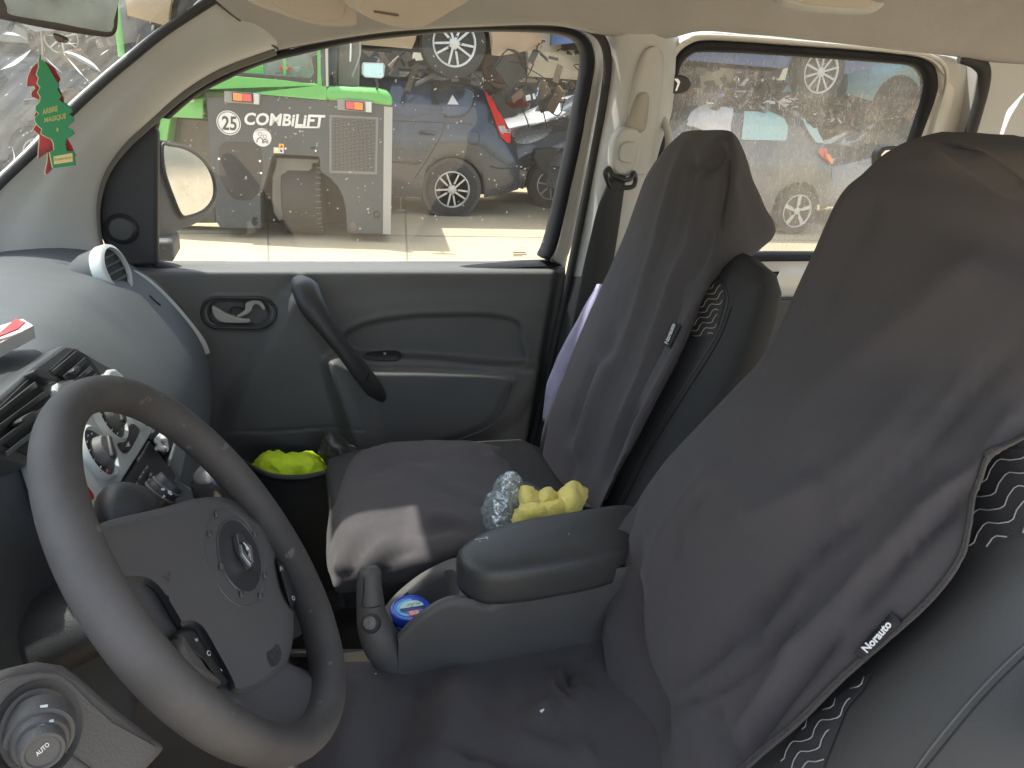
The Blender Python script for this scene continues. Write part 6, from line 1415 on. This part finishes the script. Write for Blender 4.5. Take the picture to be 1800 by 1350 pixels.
mats = [('scrap_dark', (.05, .05, .05)), ('scrap_brown', (.16, .11, .07)), ('scrap_grey', (.22, .22, .22)), ('scrap_white', (.60, .58, .54)), ('scrap_red', (.35, .03, .03)), ('scrap_blue', (.06, .12, .25))]
cnt = [850, 700, 420, 90, 30, 60]
for (nm, c), n in zip(mats, cnt):
    P = []
    for k in range(n):
        u = rnd.random()
        if u < .50: x = rnd.uniform(-16, 17); z = rnd.uniform(0, 4.3); y = 13.4+z*.42+rnd.uniform(-.5, .5)-(1.6 if x < -3 else 0); s = rnd.uniform(.15, .55)
        elif u < .66: x = rnd.uniform(-11, -1.5); z = rnd.uniform(.0, 3.2); y = rnd.uniform(10.6, 11.6)+z*.3; s = rnd.uniform(.12, .45)
        elif u < .9: x = rnd.uniform(1.4, 12.5); z = rnd.uniform(1.38, 2.0); y = rnd.uniform(9.0, 11.8); s = rnd.uniform(.08, .36)
        else: x = rnd.uniform(6.9, 12); z = rnd.uniform(.1, 1.5); y = rnd.uniform(9.6, 12); s = rnd.uniform(.1, .4)
        if nm == 'scrap_white': s *= .45
        P.append(plate(V(x, y, z), s, rnd))
    v, f = join(P); tag(obj(nm+'_pieces', v, f, M(nm, c, .6, var=(6, tuple(q*.6 for q in c)), metal=.1), smooth=False), {'scrap_dark': 'blackened twisted scrap metal scattered through the heap and between the stacked wrecks', 'scrap_brown': 'rusty brown scrap pieces scattered through the heap', 'scrap_grey': 'grey sheet scrap scattered through the heap', 'scrap_white': 'small white scrap fragments scattered through the heap', 'scrap_red': 'red plastic fragments scattered through the heap', 'scrap_blue': 'blue painted scrap pieces scattered through the heap'}[nm], 'scrap', kind='stuff')
P = []
for k in range(45):
    a = V(rnd.uniform(1.5, 9), rnd.uniform(9.0, 10.2), rnd.uniform(1.45, 2.3)); pts = [a]
    for q in range(4): pts.append(pts[-1]+V(rnd.uniform(-.3, .3), rnd.uniform(-.1, .1), rnd.uniform(-.22, .12)))
    P.append(tube('', pts, rnd.uniform(.005, .013), None, None, seg=5, cur=3, build=False))
v, f = join(P); tag(obj('scrap_pipes', v, f, DARK), 'black hoses and pipes dangling between the stacked wrecks', 'scrap', kind='stuff')
cabl = tag(tube('hanging_cable', [UY(938, 112, 9.3), UY(922, 150, 9.3), UY(919, 190, 9.3), UY(926, 210, 9.3), UY(930, 224, 9.3)], .008, DARK, None, seg=6), 'thin black cable dangling from the upper wrecks in front of the white car', 'cable')
wsh = tag(slabY('white_sheet', [(870, 62), (900, 60), (896, 85), (885, 88), (872, 76)], 9.35, .02, WHP, None, bevel=.005), 'torn white sheet of plastic hanging over the bare brake drum', 'sheet')
for i, (pl, Y) in enumerate([([(1296, 180), (1308, 162), (1312, 166), (1304, 178)], 8.6), ([(1448, 232), (1458, 236), (1450, 240)], 8.6)]):
    pass

# ================================================================ forklift
fn = V(-.1225, -.9925, 0).normalized(); fp = V(.96, 7.45, 0)
fl = thing('forklift', 'large green and grey forklift seen from behind, in front of the blue estate', 'forklift', (.1, 7.8, 0))
def FL(x, y, o=0.): return UP_(x, y, fp+fn*o, fn)
def fslab(name, px, o, th, mat, parent=fl, bevel=.004, cur=0, **k):
    P = c2(px, cur, True) if cur else px
    return slab(name, [FL(x, y, o) for x, y in P], -fn*th, mat, parent, bevel, **k)
FG = M('forklift_grey', (.043, .050, .057), .5, var=(2.5, (.056, .062, .068)), bump=(30, .1), var2=(25, (.30, .28, .24), .72))
GRN = M('forklift_green', (.12, .38, .09), .45, coat=.2, var=(2, (.14, .41, .11)))
bodyp = [(362, 157), (458, 166), (572, 176), (656, 182), (689, 186), (686, 412), (614, 410), (610, 405), (608, 368), (603, 346), (594, 328), (581, 313), (566, 303), (563, 299), (562, 278), (559, 275), (482, 271), (478, 277), (463, 332), (458, 343), (459, 401), (455, 402), (388, 401), (380, 390), (372, 300)]
fb = fslab('rear_panel', bodyp, 0, .30, FG, bevel=.006)
fslab('inner_chassis', [(372, 190), (680, 194), (680, 300), (640, 330), (600, 350), (560, 320), (470, 330), (380, 392)], -.42, 1.5, DARK, bevel=0)
fslab('right_flank', [(640, 190), (687, 190), (684, 410), (615, 408), (612, 350)], -.31, 1.4, FG, bevel=.004)
fslab('axle_block', [(480, 300), (610, 300), (610, 395), (465, 395)], -.9, .3, DARK, bevel=.0)
fslab('edge_strip', [(675, 187), (690, 188), (687, 412), (673, 412)], .006, .02, M('edge_alu', (.33, .33, .31), .5, metal=.2), fb, bevel=.003)
fslab('hatch_plate', [(385, 278), (385, 262), (390, 252), (402, 249), (420, 249.5), (441, 251), (452, 255), (458, 263), (461, 286), (460, 312), (455, 332), (447, 346), (437, 352), (416, 351), (404, 343), (394, 328), (386, 308)], .004, .01, M('hatch_black', (.022, .022, .023), .6, var=(6, (.04, .037, .034)), var2=(25, (.2, .19, .16), .72)), fb, bevel=.004, cur=3)
for c in ((385, 279), (457, 283), (459, 304)): lathe('hatch_bolt', [(.012, -.004), (.011, .006), (0, .007)], FL(*c, .008), fn, CHROME, fb, seg=10)
for c in ((502, 261), (555, 265), (488, 262)): lathe('panel_bolt', [(.010, -.004), (.009, .005), (0, .006)], FL(*c, .004), fn, CHROME, fb, seg=10)
fslab('lifting_slot', [(443, 384), (448, 381), (453, 384), (453, 393), (448, 397), (443, 393)], .003, .01, DARK, fb, bevel=.001, cur=2)
fslab('lifting_slot', [(615, 393), (620, 390), (625, 393), (625, 402), (620, 406), (616, 402)], .003, .01, M('slot_tan', (.12, .10, .08), .8), fb, bevel=.001, cur=2)
lathe('tow_hole', [(.035, -.01), (.034, .006), (.024, .006), (.022, -.005), (0, -.006)], FL(662, 377, .002), fn, DARK, fb, seg=24)
fslab('panel_slot', [(546, 258), (554, 258), (554, 262), (546, 262)], .003, .01, DARK, fb, bevel=.001)
# ventilation grille, basket weave
gr_ = fslab('grille', [(579, 202), (665, 206), (663, 307), (579, 304)], .006, .012, M('grille_grey', (.16, .165, .165), .5), fb, bevel=.004)
fslab('grille_opening', [(583, 206), (661, 210), (659, 302), (583, 300)], .0085, .003, DARK, gr_, bevel=0)
P = []
nx_, ny_ = 11, 13
gx = (FL(661, 210, 0)-FL(583, 206, 0)); gz = FL(583, 300, 0)-FL(583, 206, 0); o0 = FL(583, 206, .0125)
for i in range(nx_):
    for j in range(ny_):
        for k in range(3):
            t = (k+.5)/3
            if (i+j) % 2:
                c = o0+gx*((i+.5)/nx_)+gz*((j+t)/ny_); s = (gx.length/nx_*.96, .004, gz.length/ny_*.13)
            else:
                c = o0+gx*((i+t)/nx_)+gz*((j+.5)/ny_); s = (gx.length/nx_*.13, .004, gz.length/ny_*.96)
            P.append(boxm(c, s, (gx.normalized(), fn, gz.normalized())))
v, f = join(P); obj('weave', v, f, M('weave_grey', (.17, .17, .165), .6), gr_, smooth=False)
# lamps
def lamp(plate, lens, cols, endc):
    pl_ = fslab('tail_lamp', plate, .03, .03, M('lamp_plate', (.22, .22, .21), .5), fb, bevel=.004)
    fslab('lamp_end', endc, .045, .03, M('lamp_end_pale', (.50, .50, .46), .5), pl_, bevel=.004)
    fslab('lamp_housing', lens, .055, .03, DARK, pl_, bevel=.003)
    (x0, y0), (x1, y1), (x2, y2), (x3, y3) = lens
    m = lambda t, dx: None
    a = lambda u, w: (x0+(x1-x0)*u+(x3-x0)*w, y0+(y1-y0)*u+(y3-y0)*w)
    fslab('lens', [a(.05, .08), a(.49, .08), a(.49, .92), a(.05, .92)], .060, .01, cols[0], pl_, bevel=.002)
    fslab('lens', [a(.50, .08), a(.95, .08), a(.95, .92), a(.50, .92)], .060, .01, cols[1], pl_, bevel=.002)
FR = M('fork_red', (.55, .06, .07), .3, coat=.4); FO = M('fork_orange', (.75, .22, .04), .3, coat=.4)
lamp([(394, 160), (458, 164), (456, 184), (394, 180)], [(407.5, 162), (443.5, 164.5), (444, 180), (408, 177.5)], (FO, FR), [(445, 164), (455, 165), (455, 184), (446, 183)])
lamp([(593, 173), (654, 177), (654, 198), (593, 193)], [(606.5, 177), (639.5, 180), (639.5, 196), (606.5, 192)], (FR, FO), [(642, 179), (653, 179), (653, 197.5), (643, 197)])
# stickers and lettering
def disc(name, cx, cy, r, o, mat, par, r0=0): 
    c = FL(cx, cy, o); rr2 = (FL(cx+r, cy, o)-c).length
    ax2 = V(0, 0, 1); bx2 = fn.cross(ax2).normalized()
    if not r0:
        return obj(name, [c+(bx2*cos(2*pi*k/40)+ax2*sin(2*pi*k/40))*rr2 for k in range(40)], [tuple(range(40))], mat, par, smooth=False)
    q = rr2*r0/r
    return obj(name, [c+(bx2*cos(2*pi*k/40)+ax2*sin(2*pi*k/40))*h for h in (rr2, q) for k in range(40)], [(k, (k+1) % 40, 40+(k+1) % 40, 40+k) for k in range(40)], mat, par, smooth=False)
INKB = M('sticker_black', (.035, .035, .035), .6); STW = M('sticker_white', (.68, .68, .66), .5, var=(12, (.58, .57, .54)))
s25 = disc('speed_sticker', 402, 216, 21.3, .005, STW, fb)
disc('sticker_ring', 402, 216, 19.6, .0065, INKB, s25, 18.3)
text('speed_number', '25', (390, 228.5), (26, 1.2), (0, -25), lambda x, y: FL(x, y, .0068), INKB, s25, bold=.02)
text('maker_lettering', 'COMBiLiFT', (428, 219.5), (141, 4.5), (3, -22), lambda x, y: FL(x, y, .005), STW, fb, bold=.03)
obj('lettering_stroke', [FL(x, y, .005) for x, y in ((518, 222), (562, 222.5), (560, 225.3), (518, 225))], [(0, 1, 2, 3)], STW, fb, smooth=False)
s2 = disc('round_sticker', 461, 241.5, 16, .005, STW, fb)
disc('figure_head', 457.5, 236, 3.6, .0065, INKB, s2, 2.9); disc('figure_head', 465.5, 240, 3.4, .0065, INKB, s2, 2.7)
for cx, cy, r in ((457, 250, 5.6), (466, 252, 5.0), (466, 252, 2.4)):
    tube('figure_body', [FL(cx+r*cos(t), cy-r*sin(t)*1.4, .0065) for t in [pi*k/10 for k in range(11)]], .0035, INKB, s2, cur=0, seg=4)
text('sticker_text', 'CONDUITE ACCOMPAGNEE', (449, 231.5), (24, 0), (0, -2.4), lambda x, y: FL(x, y-((12**2-(min(12, abs(x-461)))**2)**.5)*.45+3, .0065), INKB, s2)
fslab('warning_sticker', [(490, 252.5), (499, 253), (499, 260.5), (490, 260.5)], .005, .002, M('sticker_orange', (.85, .38, .02), .5), fb, bevel=0)
obj('warning_triangle', [FL(x, y, .007) for x, y in ((494.6, 254.3), (497.2, 259.2), (492, 259.2))], [(0, 1, 2)], INKB, fb, smooth=False)
fslab('warning_sticker', [(490, 260.7), (498.5, 260.7), (498.5, 269.5), (490, 269)], .005, .002, STW, fb, bevel=0)
obj('warning_figure', [FL(x, y, .007) for x, y in ((493, 262), (497, 265), (495, 268), (492, 266))], [(0, 1, 2, 3)], INKB, fb, smooth=False)
fslab('warning_sticker', [(481, 259), (489.6, 259.3), (489.6, 269.3), (481, 269)], .005, .002, STW, fb, bevel=0)
obj('warning_band', [FL(x, y, .007) for x, y in ((481.6, 265.3), (489, 265.3), (489, 268.4), (481.6, 268.2))], [(0, 1, 2, 3)], M('sticker_yellow', (.75, .68, .05), .5), fb, smooth=False)
# wheel and its bracket
wl, wr_ = FL(500, 427, -.12), FL(568, 427, -.12)
wx = (wr_-wl).normalized(); ctr = (wl+wr_)/2; R_ = .375; ctr = V(ctr.x, ctr.y, R_)-fn*.26; hw_ = (wr_-wl).length/2
tyr = lathe('wheel', [(.20, -hw_), (R_*.93, -hw_), (R_*.985, -hw_*.93), (R_, -hw_*.8), (R_, hw_*.8), (R_*.985, hw_*.93), (R_*.93, hw_), (.20, hw_)], ctr, V(wx.x, wx.y, 0), TYRE, fl, seg=60, sharp=40)
P = []
for k in range(40):
    th = 2*pi*k/40; d = (-fn*-cos(th)+V(0, 0, 1)*sin(th))
    P.append(boxm(ctr+wx*(hw_*.88)+d*(R_-.002), (.05, .008, .012), (wx, d.cross(wx), d)))
v, f = join(P); obj('tread_notches', v, f, M('notch', (.10, .10, .09), .8), tyr, smooth=False)
fslab('wheel_bracket', [(486, 277), (560, 280), (560, 287), (549, 287), (549, 296), (543, 301), (505, 300), (501, 305), (501, 386), (490, 388), (481, 374), (478, 350), (478, 312), (484, 292)], -.10, .05, M('bracket_grey', (.10, .10, .097), .6, var=(6, (.14, .135, .125))), fl, bevel=.01, cur=0)
# green bonnet and cab
fslab('bonnet', [(572, 152), (600, 152), (660, 156), (680, 161), (690, 171), (690, 187), (656, 182), (572, 176)], .03, 1.5, GRN, bevel=.035, seg=2)
fslab('bonnet_left', [(330, 176), (372, 152), (414, 134), (500, 141), (558, 150), (574, 152), (574, 176), (458, 166), (362, 157)], .02, .9, GRN, bevel=.03, seg=2)
cab = fslab('cab_frame', [(558, 70), (564, 70), (566, 152), (558, 150)], .01, 1.0, GRN, bevel=.004)
fslab('cab_bar', [(497, 70), (503, 70), (503, 133), (498, 132)], -.05, .04, GRN, cab, bevel=.003)
fslab('cab_panel', [(396, 128), (420, 112), (462, 106), (464, 130), (430, 128)], -.12, .04, GRN, cab, bevel=.003)
fslab('window_rubber', [(424, 127), (500, 133), (545, 137), (552, 128), (548, 100), (556, 96), (560, 130), (554, 146), (540, 146), (500, 141), (414, 135)], .0, .03, M('cab_rubber', (.07, .06, .05), .8), cab, bevel=.004)
fslab('cab_window', [(380, 140), (380, 40), (560, 40), (558, 146)], -.16, .01, glass('cab_glass', (.7, .75, .75), .25, .3, (.6, .6, .58)), cab, bevel=0)
fslab('cab_interior', [(360, 150), (360, 30), (560, 30), (560, 150)], -.9, .1, M('cab_grey', (.13, .13, .13), .7, var=(6, (.22, .20, .17))), cab, bevel=0)
fslab('rear_lamp', [(491, 117), (511, 118), (511, 123), (491, 122)], -.14, .03, M('beacon_red', (.75, .05, .04), .4), cab, bevel=.003)
fslab('rear_lamp_mid', [(499.5, 117.4), (505, 117.7), (505, 122.6), (499.5, 122.4)], -.135, .03, WHITE, cab, bevel=.002)
fslab('seat_back', [(484, 124), (510, 124), (514, 136), (480, 133)], -.22, .1, M('cab_maroon', (.12, .04, .04), .8), cab, bevel=.01)
fslab('cab_box', [(535, 110), (546, 106), (552, 134), (543, 134)], -.2, .1, M('cab_tan', (.50, .32, .14), .8), cab, bevel=.005)
fslab('cab_bottle', [(541, 90), (547, 92), (551, 104), (546, 104)], -.2, .06, M('cab_red', (.6, .08, .08), .6), cab, bevel=.006)
fslab('cab_glove', [(515, 118), (527, 118), (525, 125), (519, 127)], -.2, .05, STW, cab, bevel=.006)
fslab('mast_rail', [(571, 60), (576, 60), (577, 152), (573, 152)], .02, .05, M('rail_pale', (.42, .40, .36), .5), fl, bevel=.003)
fslab('mast_cover', [(563, 60), (571, 60), (573, 176), (568, 152), (564, 130)], .015, .06, M('cover_dark', (.075, .08, .085), .5), fl, bevel=.003)
fslab('mast_drum', c2([(564, 60), (590, 60), (592, 105), (586, 126), (576, 134), (566, 128)], 3, True), -.25, .3, M('drum_dark', (.06, .065, .075), .5), fl, bevel=.01)
fslab('mast_chain', [(586, 70), (593, 70), (592, 146), (586, 146)], -.3, .05, M('chain_brown', (.10, .08, .06), .8, bump=(200, 1)), fl, bevel=.003)
fslab('mast_beam', [(594, 50), (632, 50), (630, 152), (594, 152)], -.5, .3, M('beam_brown', (.20, .17, .14), .7, var=(3, (.26, .22, .18))), fl, bevel=.01)
tube('mast_cylinder', [FL(615, 50, -.42), FL(616, 82, -.42), FL(615, 108, -.42)], .016, CHROME, fl, cur=0)
tube('mast_hose', [FL(632, 60, -.4), FL(632, 95, -.4), FL(624, 120, -.4), FL(618, 135, -.4)], .014, M('hose_grey', (.3, .3, .3), .3, metal=.5), fl)
mrr = fslab('wing_mirror', [(638, 110), (674, 111), (677, 116), (675, 135), (670, 138), (641, 136), (636, 130), (636, 115)], .1, .03, M('mirror_shell', (.3, .33, .33), .5), fl, bevel=.006)
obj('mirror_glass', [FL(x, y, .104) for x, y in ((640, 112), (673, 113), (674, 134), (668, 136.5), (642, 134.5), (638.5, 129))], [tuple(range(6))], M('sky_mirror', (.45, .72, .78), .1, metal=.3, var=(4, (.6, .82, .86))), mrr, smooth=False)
tube('mirror_arm', [FL(660, 138, .09), FL(664, 150, .05), FL(662, 158, .0)], .01, TRIMB, fl)
# left side panels of the machine
fslab('side_door', [(235, 262), (255, 225), (300, 195), (330, 164), (358, 166), (357, 209), (300, 206), (293, 250), (290, 330), (240, 330)], -.05, .5, GRN, bevel=.01)
fslab('dark_side_panel', [(293, 206), (372, 211), (380, 392), (290, 392)], -.30, .3, M('side_glossy', (.03, .032, .035), .25, coat=.4, var=(3, (.08, .07, .06))), fl, bevel=.01)
fslab('side_label', [(330, 171), (341, 171), (341, 179), (332, 180)], -.045, .005, STW, fl, bevel=0)
# thin green post seen through the windscreen
pst = thing('green_post', 'thin bright green steel post standing beyond the windscreen', 'post', (-2.2, 8.2, 0))
pp = UY(214, 100, 8.2)
tube('post', [V(pp.x, 8.2, pp.z), V(pp.x+.01, 8.2, 3.0)], .03, GRN, pst, cur=0)
tube('post_foot', [V(pp.x, 8.2, 0), V(pp.x, 8.2, pp.z)], .022, DARK, pst, cur=0)
